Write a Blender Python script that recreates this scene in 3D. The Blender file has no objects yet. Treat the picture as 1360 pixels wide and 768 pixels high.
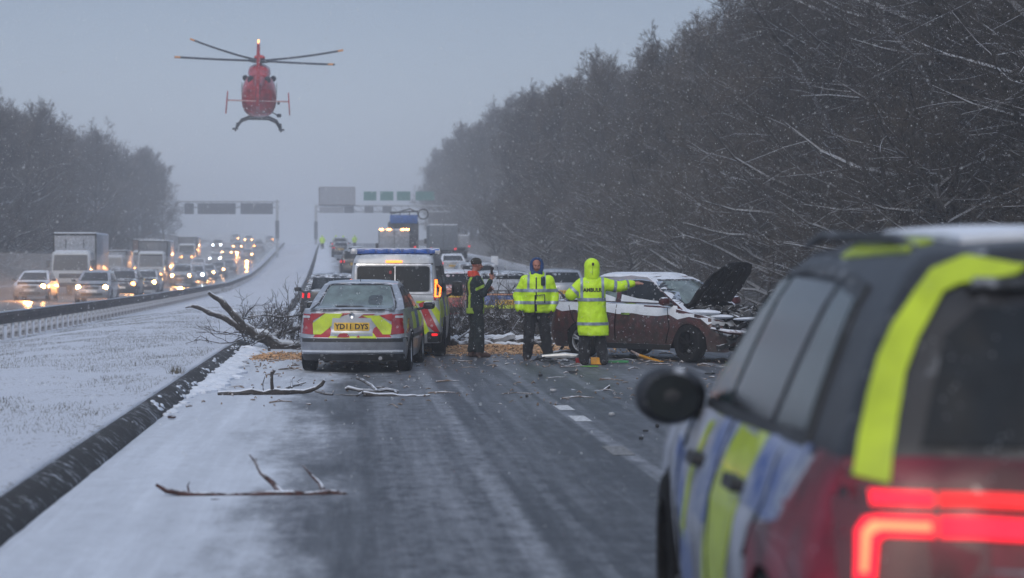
import bpy, bmesh, math, random
import numpy as np
from mathutils import Vector, Matrix, Euler, noise as mnoise
from mathutils.bvhtree import BVHTree

R = math.radians
scene = bpy.context.scene
COL = scene.collection
rng = random.Random(7)
nrg = np.random.default_rng(7)

# ------------------------------------------------------------------ camera, sky, sun, exposure
CAM_H = 1.7
HAZE_DENSITY = 0.0020
FPX = 2700.0
YAW = math.atan((680 - 467) / FPX)
PITCH = math.atan(33 / FPX)
cam_d = bpy.data.cameras.new('camera')
cam = bpy.data.objects.new('camera', cam_d)
COL.objects.link(cam)
cam.location = (0, 0, CAM_H)
cam.rotation_euler = (R(90) - PITCH, 0, -YAW)
cam_d.sensor_width = 36
cam_d.lens = FPX / 1360 * 36
cam_d.clip_start = 0.1
cam_d.clip_end = 4000
cam_d.dof.use_dof = True
cam_d.dof.focus_distance = 34
cam_d.dof.aperture_fstop = 1.9
scene.camera = cam

world = bpy.data.worlds.new('World')
scene.world = world
world.use_nodes = True
wn = world.node_tree.nodes
wl = world.node_tree.links
wn.clear()
SUN_EL, SUN_AZ = R(38), R(200)
sky = wn.new('ShaderNodeTexSky')
sky.sky_type = 'NISHITA'
sky.sun_disc = False
sky.sun_elevation = SUN_EL
sky.sun_rotation = SUN_AZ
sky.dust_density = 4.0
sky.air_density = 1.0
bg1 = wn.new('ShaderNodeBackground'); bg1.inputs[1].default_value = 0.05
wl.new(sky.outputs[0], bg1.inputs[0])
# the snow cloud that covers the sky: grey-blue, paler towards the horizon
geo = wn.new('ShaderNodeTexCoord')
sep = wn.new('ShaderNodeSeparateXYZ')
wl.new(geo.outputs['Generated'], sep.inputs[0])
ramp = wn.new('ShaderNodeValToRGB')
ramp.color_ramp.elements[0].position = 0.0
ramp.color_ramp.elements[0].color = (0.50, 0.58, 0.71, 1)
ramp.color_ramp.elements[1].position = 0.16
ramp.color_ramp.elements[1].color = (0.115, 0.152, 0.235, 1)
e = ramp.color_ramp.elements.new(0.6)
e.color = (0.31, 0.37, 0.48, 1)
wl.new(sep.outputs['Z'], ramp.inputs[0])
cn = wn.new('ShaderNodeTexNoise'); cn.inputs['Scale'].default_value = 2.0; cn.inputs['Detail'].default_value = 5
wl.new(geo.outputs['Generated'], cn.inputs[0])
cmr = wn.new('ShaderNodeMapRange'); cmr.inputs[3].default_value = 0.9; cmr.inputs[4].default_value = 1.1
wl.new(cn.outputs[0], cmr.inputs[0])
bg2 = wn.new('ShaderNodeBackground')
wl.new(ramp.outputs[0], bg2.inputs[0]); wl.new(cmr.outputs[0], bg2.inputs[1])
add = wn.new('ShaderNodeAddShader')
wl.new(bg1.outputs[0], add.inputs[0]); wl.new(bg2.outputs[0], add.inputs[1])
wo = wn.new('ShaderNodeOutputWorld')
wl.new(add.outputs[0], wo.inputs[0])

sun_d = bpy.data.lights.new('sun', 'SUN')
sun_d.energy = 0.5
sun_d.angle = R(25)
sun_d.color = (1, 0.97, 0.93)
sun = bpy.data.objects.new('sun', sun_d)
COL.objects.link(sun)
sun.rotation_euler = (R(90) - SUN_EL, 0, -SUN_AZ + R(180))
sun.location = (0, 0, 60)

vs = scene.view_settings
vs.view_transform = 'Standard'
vs.look = 'None'
vs.exposure = 0.10
vs.gamma = 1
scene.render.engine = 'CYCLES'
scene.cycles.use_denoising = True
scene.cycles.volume_bounces = 1
scene.cycles.max_bounces = 6
scene.cycles.diffuse_bounces = 3
scene.cycles.glossy_bounces = 3
scene.cycles.transparent_max_bounces = 8
scene.cycles.sample_clamp_indirect = 4
scene.cycles.caustics_reflective = False
scene.cycles.caustics_refractive = False

# ------------------------------------------------------------------ measuring helper
_RM = cam.rotation_euler.to_matrix()
def P(px, py, Y):
    """world point seen at photo pixel (px, py) at distance Y down the road"""
    d = _RM @ Vector(((px - 680) / FPX, -(py - 384) / FPX, -1))
    k = Y / d.y
    return Vector((d.x * k, Y, CAM_H + d.z * k))

# ------------------------------------------------------------------ the lie of the land
_S = [(0, 0), (76, 0), (121, .3), (180, 1), (250, 2), (350, 3.3), (400, 4), (700, 12), (1500, 60)]
_ZR = [(0, 0), (66, 0), (78, .06), (100, .38), (121, .85), (150, 1.45), (180, 2.15), (250, 3.4), (350, 5.0), (400, 5.8), (460, 6.1), (600, 5), (1500, -5)]
_ZL = [(0, -.3), (54, -.33), (94, -.45), (130, -.5), (169, -.55), (220, -.1), (254, .65), (300, 2.0), (357, 3.85), (395, 5.05), (440, 5.6), (600, 5), (1500, -5)]
def tab(t, x):
    return np.interp(x, [a for a, _ in t], [b for _, b in t])
def sh(Y): return tab(_S, Y)
def zr(Y): return tab(_ZR, Y)
def zlb(Y): return tab(_ZL, Y)
KERB_U = -2.3
def zgl(u, Y):
    """height of the left carriageway"""
    return zlb(Y) + 0.28 + 0.3 * np.clip((Y - 100) / 80, 0, 1) + 0.02 * np.clip(-u - 10, 0, 13)
def ground_z(u, Y):
    a = zr(Y)
    us = [-200, -60, -27, -24.2, -24.0, -10.2, -10.0, -9.3, -8.6, -5.8, -3.2, -2.36, -2.35, -2.0, 13.4, 14.0, 17, 26, 60, 200]
    L = zgl(-24, Y)
    kz = 1 - .45 * float(np.clip((Y - 38) / 8, 0, 1))
    zs = [L + 9, L + 5, L + .7, L + .05, L - .08, zgl(-10, Y) - .08, zgl(-10, Y) - .02, zlb(Y), zlb(Y) + .06,
          .5 * (zlb(Y) + .06) + .5 * (a + .24) + .05, a + .135 * kz, a + .145 * kz, a - .06, a - .06, a - .06, a + .05, a + .5, a + 1.6, a + 4, a + 7]
    return float(np.interp(u, us, zs))
def onroad(px, Y, lift=0.0):
    p = P(px, 351, Y)
    return Vector((p.x, Y, float(zr(Y)) + lift))

# ------------------------------------------------------------------ materials
SNOW = (0.74, 0.79, 0.87)
_mats = {}
def mat(name, color, rough=.5, metal=0.0, snow=0.0, spot=0.0, var=.15, vscale=8.0, bump=0.0, bscale=60.0, coat=0.0, emit=0.0, spec=.5, grime=0.0, color2=None, sheen=0.0):
    if name in _mats: return _mats[name]
    m = bpy.data.materials.new(name); _mats[name] = m
    m.use_nodes = True
    n = m.node_tree.nodes; l = m.node_tree.links
    b = n['Principled BSDF']
    b.inputs['Roughness'].default_value = rough
    b.inputs['Metallic'].default_value = metal
    b.inputs['Coat Weight'].default_value = coat
    b.inputs['Coat Roughness'].default_value = .08
    b.inputs['Specular IOR Level'].default_value = spec
    if sheen: b.inputs['Sheen Weight'].default_value = sheen
    if emit:
        b.inputs['Emission Color'].default_value = (*color, 1)
        b.inputs['Emission Strength'].default_value = emit
    tc = n.new('ShaderNodeTexCoord')
    nz = n.new('ShaderNodeTexNoise'); nz.inputs['Scale'].default_value = vscale; nz.inputs['Detail'].default_value = 6
    l.new(tc.outputs['Object'], nz.inputs[0])
    mx = n.new('ShaderNodeMix'); mx.data_type = 'RGBA'
    c2 = color2 or tuple(max(0, c * (1 - 2 * var)) for c in color)
    mx.inputs[6].default_value = (*c2, 1)
    mx.inputs[7].default_value = (*tuple(min(1, c * (1 + var)) for c in color), 1)
    mr = n.new('ShaderNodeMapRange'); mr.inputs[1].default_value = .35; mr.inputs[2].default_value = .65
    l.new(nz.outputs[0], mr.inputs[0]); l.new(mr.outputs[0], mx.inputs[0])
    col = mx.outputs[2]
    facs = []
    if grime > 0:
        sp = n.new('ShaderNodeSeparateXYZ'); l.new(tc.outputs['Object'], sp.inputs[0])
        g = n.new('ShaderNodeMapRange'); g.inputs[1].default_value = .95; g.inputs[2].default_value = .15
        l.new(sp.outputs['Z'], g.inputs[0])
        n3 = n.new('ShaderNodeTexNoise'); n3.inputs['Scale'].default_value = 14; n3.inputs['Detail'].default_value = 5
        l.new(tc.outputs['Object'], n3.inputs[0])
        mm = n.new('ShaderNodeMath'); mm.operation = 'MULTIPLY'; l.new(g.outputs[0], mm.inputs[0]); l.new(n3.outputs[0], mm.inputs[1])
        m2 = n.new('ShaderNodeMath'); m2.operation = 'MULTIPLY'; m2.use_clamp = True; m2.inputs[1].default_value = grime * 2; l.new(mm.outputs[0], m2.inputs[0])
        gx = n.new('ShaderNodeMix'); gx.data_type = 'RGBA'; l.new(m2.outputs[0], gx.inputs[0]); l.new(col, gx.inputs[6])
        gx.inputs[7].default_value = (.075, .068, .062, 1)
        col = gx.outputs[2]
    if snow > 0:
        ge = n.new('ShaderNodeNewGeometry'); s2 = n.new('ShaderNodeSeparateXYZ'); l.new(ge.outputs['Normal'], s2.inputs[0])
        a = n.new('ShaderNodeMapRange'); a.inputs[1].default_value = .35; a.inputs[2].default_value = .85
        l.new(s2.outputs['Z'], a.inputs[0])
        n2 = n.new('ShaderNodeTexNoise'); n2.inputs['Scale'].default_value = 7; n2.inputs['Detail'].default_value = 7; n2.inputs['Roughness'].default_value = .65
        l.new(tc.outputs['Object'], n2.inputs[0])
        a2 = n.new('ShaderNodeMapRange'); a2.inputs[1].default_value = .78 - .55 * snow; a2.inputs[2].default_value = .92 - .55 * snow
        l.new(n2.outputs[0], a2.inputs[0])
        pr = n.new('ShaderNodeMath'); pr.operation = 'MULTIPLY'; l.new(a.outputs[0], pr.inputs[0]); l.new(a2.outputs[0], pr.inputs[1])
        facs.append(pr.outputs[0])
    if spot > 0:
        v = n.new('ShaderNodeTexVoronoi'); v.inputs['Scale'].default_value = 45
        l.new(tc.outputs['Object'], v.inputs[0])
        n4 = n.new('ShaderNodeTexNoise'); n4.inputs['Scale'].default_value = 9; l.new(tc.outputs['Object'], n4.inputs[0])
        q = n.new('ShaderNodeMapRange'); q.inputs[1].default_value = .10 + .25 * spot; q.inputs[2].default_value = .03 + .12 * spot
        l.new(v.outputs['Distance'], q.inputs[0])
        q2 = n.new('ShaderNodeMapRange'); q2.inputs[1].default_value = .62 - .3 * spot; q2.inputs[2].default_value = .75 - .2 * spot
        l.new(n4.outputs[0], q2.inputs[0])
        pr = n.new('ShaderNodeMath'); pr.operation = 'MULTIPLY'; l.new(q.outputs[0], pr.inputs[0]); l.new(q2.outputs[0], pr.inputs[1])
        p2 = n.new('ShaderNodeMath'); p2.operation = 'MULTIPLY'; p2.inputs[1].default_value = .75; l.new(pr.outputs[0], p2.inputs[0])
        facs.append(p2.outputs[0])
    if facs:
        f = facs[0]
        if len(facs) > 1:
            ad = n.new('ShaderNodeMath'); ad.operation = 'MAXIMUM'; l.new(facs[0], ad.inputs[0]); l.new(facs[1], ad.inputs[1]); f = ad.outputs[0]
        sx = n.new('ShaderNodeMix'); sx.data_type = 'RGBA'; l.new(f, sx.inputs[0]); l.new(col, sx.inputs[6]); sx.inputs[7].default_value = (*SNOW, 1)
        col = sx.outputs[2]
        rx = n.new('ShaderNodeMix'); rx.data_type = 'FLOAT'; l.new(f, rx.inputs[0]); rx.inputs[2].default_value = rough; rx.inputs[3].default_value = .85
        l.new(rx.outputs[0], b.inputs['Roughness'])
        if metal > 0:
            mt = n.new('ShaderNodeMix'); mt.data_type = 'FLOAT'; l.new(f, mt.inputs[0]); mt.inputs[2].default_value = metal; mt.inputs[3].default_value = 0
            l.new(mt.outputs[0], b.inputs['Metallic'])
    l.new(col, b.inputs['Base Color'])
    if bump > 0:
        nb = n.new('ShaderNodeTexNoise'); nb.inputs['Scale'].default_value = bscale; nb.inputs['Detail'].default_value = 5
        l.new(tc.outputs['Object'], nb.inputs[0])
        bp = n.new('ShaderNodeBump'); bp.inputs['Strength'].default_value = bump; bp.inputs['Distance'].default_value = .02
        l.new(nb.outputs[0], bp.inputs['Height']); l.new(bp.outputs[0], b.inputs['Normal'])
    return m
def lamp(name, color, strength):
    if name in _mats: return _mats[name]
    m = bpy.data.materials.new(name); _mats[name] = m; m.use_nodes = True
    b = m.node_tree.nodes['Principled BSDF']
    b.inputs['Base Color'].default_value = (*[min(1, c) for c in color], 1)
    b.inputs['Emission Color'].default_value = (*color, 1)
    b.inputs['Emission Strength'].default_value = strength
    return m

M = {}
M['rubber'] = mat('rubber', (.012, .012, .013), .9, spot=.3, snow=.25, spec=.2)
M['under'] = mat('underbody', (.008, .008, .009), .95, spec=.1)
M['plastic'] = mat('black_plastic', (.022, .024, .027), .55, snow=.45, spot=.2)
M['alloy'] = mat('alloy', (.45, .46, .48), .35, metal=.7, spot=.3)
M['chrome'] = mat('chrome', (.6, .62, .65), .15, metal=1, spot=.15)
M['glass'] = mat('car_glass', (.014, .028, .032), .15, spot=.3, spec=.35)
M['glass_dark'] = mat('dark_glass', (.012, .016, .02), .18, spot=.3, spec=.3)
M['glass_mist'] = mat('misted_glass', (.13, .18, .175), .25, coat=.6, spot=.35, var=.2, vscale=5)
M['red_lens'] = mat('red_lens', (.32, .008, .012), .15, coat=1, spot=.2)
M['amber_lens'] = mat('amber_lens', (.7, .2, .02), .2, coat=1)
M['clear_lens'] = mat('clear_lens', (.5, .52, .55), .1, coat=1, spot=.2)
M['silver'] = mat('silver_paint', (.36, .39, .44), .3, metal=.45, coat=.8, snow=.42, spot=.28, var=.05, grime=.35)
M['silver_van'] = mat('silver_van_paint', (.42, .45, .49), .4, metal=.2, coat=.5, snow=.6, spot=.3, var=.06, grime=.3)
M['white'] = mat('white_paint', (.62, .66, .70), .35, coat=.6, snow=.6, spot=.25, var=.05, grime=.55)
M['red_paint'] = mat('dark_red_paint', (.072, .009, .011), .4, coat=.4, snow=.93, spot=.5, var=.4, grime=.75)
M['dark_paint'] = mat('dark_paint', (.018, .021, .026), .35, coat=.4, snow=.6, spot=.35, grime=.5)
M['grey_paint'] = mat('grey_paint', (.14, .15, .17), .35, coat=.7, snow=.65, spot=.35, grime=.5)
M['blue_paint'] = mat('blue_paint', (.04, .08, .16), .35, coat=.7, snow=.65, spot=.3, grime=.5)
M['snowy_paint'] = mat('snowy_paint', (.34, .37, .42), .5, coat=.3, snow=.85, spot=.5, grime=.5)
M['hiv'] = mat('high_visibility_yellow', (.60, .93, .015), .55, var=.06, spot=.12)
M['hiv_tape'] = mat('yellow_livery', (.50, .64, .012), .4, coat=.4, spot=.2, var=.08)
M['red_tape'] = mat('red_livery', (.38, .008, .015), .4, coat=.4, spot=.2, var=.15)
M['blue_tape'] = mat('blue_livery', (.03, .08, .28), .4, coat=.4, spot=.4, var=.2)
M['plate'] = mat('yellow_plate', (.78, .48, .03), .4, spot=.2)
M['plate_white'] = mat('white_plate', (.7, .7, .7), .4, spot=.2)
M['ink'] = mat('black_ink', (.02, .015, .015), .6)
M['snow'] = mat('snow', SNOW, .9, var=.05, vscale=6, bump=.5, bscale=25)
M['lamp_red'] = lamp('lamp_red', (1, .015, .02), .8)
M['lamp_red_hot'] = lamp('lamp_red_hot', (1, .006, .03), 1.5)
M['lamp_red_core'] = lamp('lamp_red_core', (1, .22, .09), 1.6)
M['lamp_orange'] = lamp('lamp_orange', (1, .22, .03), 3.0)
M['lamp_warm'] = lamp('lamp_warm', (1, .50, .17), 38)
M['lamp_amber'] = lamp('lamp_amber', (1, .38, .08), 20)
M['lamp_cold'] = lamp('lamp_cold', (.8, .9, 1), 50)
M['bark'] = mat('bark', (.055, .047, .043), .9, snow=.85, var=.3, vscale=20, bump=.6, bscale=50)
M['bark_log'] = mat('fallen_bark', (.05, .042, .038), .9, snow=.72, spot=.3, var=.3, vscale=20, bump=.8, bscale=40)
M['bark_red'] = mat('reddish_bark', (.060, .020, .016), .8, snow=.62, var=.3, vscale=25, bump=.6)
M['twig'] = mat('twigs', (.072, .064, .060), .95, snow=.42, var=.25, vscale=.35)
M['twig_brown'] = mat('brown_twigs', (.090, .075, .060), .95, snow=.42, var=.25, vscale=.35)

# ------------------------------------------------------------------ objects
def link(o, parent=None):
    COL.objects.link(o)
    if parent is not None: o.parent = parent
    return o
def thing(name, label, cat, loc=(0, 0, 0), rz=0.0, group=None, rot=None):
    o = bpy.data.objects.new(name, None)
    o.empty_display_size = .3
    o.location = loc
    o.rotation_euler = rot if rot else (0, 0, rz)
    o['label'] = label; o['category'] = cat
    if group: o['group'] = group
    return link(o)
def tag(o, label, cat=None, group=None, kind=None):
    o['label'] = label
    if cat: o['category'] = cat
    if group: o['group'] = group
    if kind: o['kind'] = kind
    return o
class MB:
    def __init__(s): s.v = []; s.f = []; s.m = []; s.n = 0
    def raw(s, verts, faces, mi=0):
        b = s.n
        s.v.extend([tuple(p) for p in verts]); s.n += len(verts)
        s.f.extend([tuple(i + b for i in f) for f in faces]); s.m.extend([mi] * len(faces))
        return s
    def box(s, c, d, r=0.0, rot=None, mi=0, taper=None):
        bm = bmesh.new()
        bmesh.ops.create_cube(bm, size=1)
        for v in bm.verts:
            v.co = Vector((v.co.x * d[0], v.co.y * d[1], v.co.z * d[2]))
            if taper and v.co.z > 0: v.co.x *= taper[0]; v.co.y *= taper[1]
        if r > 0:
            bmesh.ops.bevel(bm, geom=bm.edges[:], offset=min(r, min(d) * .49), segments=2, profile=.5, affect='EDGES')
        T = Matrix.Translation(Vector(c)) @ (rot.to_matrix().to_4x4() if rot else Matrix.Identity(4))
        s.raw([T @ v.co for v in bm.verts], [[v.index for v in f.verts] for f in bm.faces], mi) if not bm.verts.index_update() else 0
        bm.free(); return s
    def ball(s, c, rad, seg=10, mi=0):
        bm = bmesh.new(); bmesh.ops.create_uvsphere(bm, u_segments=seg, v_segments=max(5, seg * 2 // 3), radius=1)
        bm.verts.index_update()
        rx, ry, rz = rad if hasattr(rad, '__len__') else (rad,) * 3
        s.raw([(c[0] + v.co.x * rx, c[1] + v.co.y * ry, c[2] + v.co.z * rz) for v in bm.verts], [[v.index for v in f.verts] for f in bm.faces], mi)
        bm.free(); return s
    def tube(s, pts, rad, k=8, mi=0, cap=True, flat=None):
        pts = [Vector(p) for p in pts]
        if not hasattr(rad, '__len__'): rad = [rad] * len(pts)
        vs, fs = [], []
        prev = None
        for i, p in enumerate(pts):
            t = (pts[min(i + 1, len(pts) - 1)] - pts[max(i - 1, 0)])
            t = t.normalized() if t.length > 1e-9 else Vector((0, 0, 1))
            if prev is None:
                a = Vector((0, 0, 1)) if abs(t.z) < .9 else Vector((1, 0, 0))
                u = t.cross(a).normalized()
            else:
                u = (prev - t * prev.dot(t)).normalized()
            w = t.cross(u); prev = u
            for j in range(k):
                an = 2 * math.pi * j / k
                vs.append(p + (u * math.cos(an) + w * math.sin(an) * (flat or 1)) * rad[i])
        for i in range(len(pts) - 1):
            for j in range(k):
                a, b_ = i * k + j, i * k + (j + 1) % k
                fs.append((a, b_, b_ + k, a + k))
        if cap:
            fs.append(tuple(range(k))[::-1]); fs.append(tuple(range((len(pts) - 1) * k, len(pts) * k)))
        return s.raw(vs, fs, mi)
    def lathe(s, prof, c=(0, 0, 0), axis='x', seg=24, mi=0):
        """prof: list of (along, radius)"""
        vs, fs = [], []
        for (a, r) in prof:
            for j in range(seg):
                an = 2 * math.pi * j / seg
                q = (a, r * math.cos(an), r * math.sin(an))
                if axis == 'y': q = (q[1], q[0], q[2])
                if axis == 'z': q = (q[1], q[2], q[0])
                vs.append((q[0] + c[0], q[1] + c[1], q[2] + c[2]))
        for i in range(len(prof) - 1):
            for j in range(seg):
                a, b_ = i * seg + j, i * seg + (j + 1) % seg
                fs.append((a, b_, b_ + seg, a + seg))
        return s.raw(vs, fs, mi)
    def prism(s, poly, y0, y1, axis='y', mi=0):
        """poly in the two other axes, extruded along axis"""
        def mk(a, b_, c):
            return {'y': (a, c, b_), 'x': (c, a, b_), 'z': (a, b_, c)}[axis]
        n = len(poly)
        vs = [mk(a, b_, y0) for a, b_ in poly] + [mk(a, b_, y1) for a, b_ in poly]
        fs = [tuple(range(n)), tuple(range(n, 2 * n))[::-1]] + [(i, (i + 1) % n, n + (i + 1) % n, n + i) for i in range(n)]
        return s.raw(vs, fs, mi)
    def build(s, name, mats, parent=None, smooth=True, angle=40, loc=None):
        me = bpy.data.meshes.new(name)
        me.from_pydata(s.v, [], s.f)
        if not hasattr(mats, '__len__'): mats = [mats]
        for m in mats: me.materials.append(m)
        if len(mats) > 1: me.polygons.foreach_set('material_index', s.m)
        return finish(name, me, parent, smooth, angle, loc)
def finish(name, me, parent=None, smooth=True, angle=40, loc=None, fix=True):
    if fix:
        bm = bmesh.new(); bm.from_mesh(me)
        bmesh.ops.recalc_face_normals(bm, faces=bm.faces[:])
        bm.to_mesh(me); bm.free()
    if smooth:
        me.polygons.foreach_set('use_smooth', [True] * len(me.polygons))
        try: me.set_sharp_from_angle(angle=R(angle))
        except Exception: pass
    me.update()
    o = bpy.data.objects.new(name, me)
    if loc is not None: o.location = loc
    return link(o, parent)
def mesh_np(name, V, F, mats, parent=None, smooth=False, mi=None, kindf=None):
    """fast mesh from arrays; F (n,3) or (n,4)"""
    me = bpy.data.meshes.new(name)
    V = np.asarray(V, dtype=np.float32); F = np.asarray(F, dtype=np.int32)
    k = F.shape[1]
    me.vertices.add(len(V)); me.vertices.foreach_set('co', V.ravel())
    me.loops.add(F.size); me.loops.foreach_set('vertex_index', F.ravel())
    me.polygons.add(len(F)); me.polygons.foreach_set('loop_start', np.arange(0, F.size, k, dtype=np.int32))
    me.polygons.foreach_set('loop_total', np.full(len(F), k, dtype=np.int32))
    if not hasattr(mats, '__len__'): mats = [mats]
    for m in mats: me.materials.append(m)
    if mi is not None: me.polygons.foreach_set('material_index', np.asarray(mi, dtype=np.int32))
    me.polygons.foreach_set('use_smooth', np.full(len(F), smooth, dtype=bool))
    me.update(calc_edges=True); me.validate()
    o = bpy.data.objects.new(name, me)
    return link(o, parent)
def copy_tree(o, parent=None):
    c = o.copy(); COL.objects.link(c)
    if parent is not None: c.parent = parent
    for ch in list(o.children): copy_tree(ch, c)
    return c
def text_mesh(s, size, extrude=.001, bold=.0):
    cu = bpy.data.curves.new('lettering', 'FONT'); cu.body = s; cu.size = size; cu.extrude = extrude
    cu.align_x = 'CENTER'; cu.align_y = 'CENTER'; cu.offset = bold; cu.resolution_u = 2
    o = bpy.data.objects.new('lettering', cu); COL.objects.link(o)
    me = bpy.data.meshes.new_from_object(o.evaluated_get(bpy.context.evaluated_depsgraph_get()))
    COL.objects.unlink(o); bpy.data.objects.remove(o); bpy.data.curves.remove(cu)
    return me
# ------------------------------------------------------------------ ground sheet, roads, kerb
def nodes_of(name):
    m = bpy.data.materials.new(name); m.use_nodes = True
    return m, m.node_tree.nodes, m.node_tree.links
def N(n, t, **k):
    x = n.new('ShaderNode' + t)
    for a, b in k.items():
        if a.startswith('i'): x.inputs[int(a[1:])].default_value = b
        else: setattr(x, a, b)
    return x
def mth(n, l, op, a, b=None, clamp=False):
    x = n.new('ShaderNodeMath'); x.operation = op; x.use_clamp = clamp
    for i, q in enumerate((a, b)):
        if q is None: continue
        if isinstance(q, (int, float)): x.inputs[i].default_value = q
        else: l.new(q, x.inputs[i])
    return x.outputs[0]
def mrange(n, l, src, a, b, c=0.0, d=1.0, smooth=True):
    x = n.new('ShaderNodeMapRange'); x.interpolation_type = 'SMOOTHSTEP' if smooth else 'LINEAR'
    for i, q in enumerate((a, b, c, d)): x.inputs[i + 1].default_value = q
    l.new(src, x.inputs[0]); return x.outputs[0]
def tnoise(n, l, vec, scale, det=6, rough=.55):
    x = n.new('ShaderNodeTexNoise'); x.inputs['Scale'].default_value = scale; x.inputs['Detail'].default_value = det; x.inputs['Roughness'].default_value = rough
    l.new(vec, x.inputs['Vector']); return x.outputs[0]
def mapping(n, l, vec, sc):
    x = n.new('ShaderNodeMapping'); x.inputs['Scale'].default_value = sc; l.new(vec, x.inputs[0]); return x.outputs[0]
def cmix(n, l, f, a, b):
    x = n.new('ShaderNodeMix'); x.data_type = 'RGBA'
    if isinstance(f, (int, float)): x.inputs[0].default_value = f
    else: l.new(f, x.inputs[0])
    for i, q in ((6, a), (7, b)):
        if isinstance(q, tuple): x.inputs[i].default_value = (*q, 1)
        else: l.new(q, x.inputs[i])
    return x.outputs[2]
def bandf(n, l, src, c, w, soft):
    d = mth(n, l, 'ABSOLUTE', mth(n, l, 'SUBTRACT', src, c))
    return mrange(n, l, d, w + soft, w, 0, 1)

# snowy verge with grass tips showing through
VG, n, l = nodes_of('snowy_grass')
tc = N(n, 'TexCoord'); v = tc.outputs['Object']
f1 = tnoise(n, l, mapping(n, l, v, (1, .45, 1)), 18, 9, .75)
f2 = tnoise(n, l, v, .7, 4)
th = mth(n, l, 'ADD', mth(n, l, 'MULTIPLY', f2, -.30), .735)
g = mrange(n, l, mth(n, l, 'SUBTRACT', f1, th), -.03, .08)
fine = tnoise(n, l, v, 70, 5, .7)
g = mth(n, l, 'MULTIPLY', g, .85)
c0 = cmix(n, l, mrange(n, l, fine, .3, .7), (.52, .56, .64), (.76, .80, .88))
c = cmix(n, l, g, c0, (.10, .095, .075))
b = n['Principled BSDF']; l.new(c, b.inputs['Base Color']); b.inputs['Roughness'].default_value = .9
bp = N(n, 'Bump'); bp.inputs['Strength'].default_value = .7; bp.inputs['Distance'].default_value = .04
l.new(f1, bp.inputs['Height']); l.new(bp.outputs[0], b.inputs['Normal'])
# woodland floor, leaf litter under thin snow
WF, n, l = nodes_of('woodland_floor')
tc = N(n, 'TexCoord'); v = tc.outputs['Object']
f1 = tnoise(n, l, v, 3, 10, .75)
c = cmix(n, l, mrange(n, l, f1, .48, .62), (.07, .058, .045), (.34, .36, .39))
b = n['Principled BSDF']; l.new(c, b.inputs['Base Color']); b.inputs['Roughness'].default_value = .95

ulist = sorted(set([-200, -140, -100, -80, -60, -45, -35, -30, -27, -24.2, -24.0] + [-10.2, -10.0, -9.6, -9.3, -8.9, -8.6] +
                   list(np.arange(-8.4, -2.4, .3)) + [-2.6, -2.45, -2.36, -2.35, -2.0, 6, 13.4, 14.0, 15, 17, 20, 23, 26, 32, 40, 60, 100, 200]))
ylist = list(np.arange(-20, 60, .8)) + list(np.arange(60, 200, 3)) + list(np.arange(200, 500, 10)) + [520, 560, 600, 700, 850, 1100, 1500]
U = np.array(ulist); Yv = np.array(ylist)
V = []
for Y in ylist:
    s_ = float(sh(Y))
    for u in ulist:
        z = ground_z(u, Y)
        if -8.9 < u < -2.5 or u < -26 or u > 16:
            a_ = .05 if -9 < u < 0 else .35
            z += a_ * mnoise.noise(Vector((u * .35, Y * .22, 0))) + (.025 * mnoise.noise(Vector((u * 1.7, Y * 1.2, 3))) if -9 < u < 0 else 0)
        if -2.5 < u < -2.35: z += .03 * mnoise.noise(Vector((u * 3, Y * .9, 7)))
        V.append((u - s_, Y, z))
nu = len(ulist)
F = []; MI = []
for j in range(len(ylist) - 1):
    for i in range(nu - 1):
        F.append((j * nu + i, j * nu + i + 1, (j + 1) * nu + i + 1, (j + 1) * nu + i))
        MI.append(1 if (ulist[i] < -24.1 or ulist[i] >= 14) else 0)
ground = mesh_np('ground', V, F, [VG, WF], smooth=True, mi=MI)
tag(ground, 'snow covered grass verge and woodland floor', kind='structure')

# the roads
def road_strip(name, us, zf, ma, y1=700):
    ys = list(np.arange(-20, 80, 2)) + list(np.arange(80, 500, 6)) + list(np.arange(500, y1, 25))
    V, F, UV = [], [], []
    for Y in ys:
        for u in us: V.append((u - float(sh(Y)), Y, float(zf(u, Y)))); UV.append((u, Y))
    k = len(us)
    for j in range(len(ys) - 1):
        for i in range(k - 1): F.append((j * k + i, j * k + i + 1, (j + 1) * k + i + 1, (j + 1) * k + i))
    o = mesh_np(name, V, F, ma, smooth=True)
    uv = o.data.uv_layers.new(name='UVMap')
    arr = np.array([UV[vi] for f in F for vi in f], dtype=np.float32)
    uv.data.foreach_set('uv', arr.ravel())
    return o

AS, n, l = nodes_of('wet_asphalt')
uvn = N(n, 'UVMap'); v = uvn.outputs[0]
sp = N(n, 'SeparateXYZ'); l.new(v, sp.inputs[0]); uu = sp.outputs[0]; yy = sp.outputs[1]
big = tnoise(n, l, mapping(n, l, v, (1, .25, 1)), 1.1, 6, .6)
streak = tnoise(n, l, mapping(n, l, v, (1, .03, 1)), 3.2, 5, .6)
streak2 = tnoise(n, l, mapping(n, l, v, (1, .05, 1)), 13, 4, .6)
grain = tnoise(n, l, v, 60, 6, .8)
cross = tnoise(n, l, mapping(n, l, v, (.4, 3, 1)), 2.5, 5, .6)
uj = mth(n, l, 'ADD', uu, mth(n, l, 'MULTIPLY', mth(n, l, 'SUBTRACT', big, .5), 2.4))
mid = tnoise(n, l, mapping(n, l, v, (1, .5, 1)), 6, 12, .82)
uj2 = mth(n, l, 'ADD', uj, mth(n, l, 'MULTIPLY', mth(n, l, 'SUBTRACT', mid, .5), 2.2))
edge = mrange(n, l, uj2, .1, -1.2)                                 # untouched snow along the kerb
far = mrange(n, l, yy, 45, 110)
track = mth(n, l, 'MULTIPLY', bandf(n, l, uu, 1.08, .05, .10), .22)
track = mth(n, l, 'MAXIMUM', track, mth(n, l, 'MULTIPLY', bandf(n, l, uu, .62, .25, .28), .12))
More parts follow.
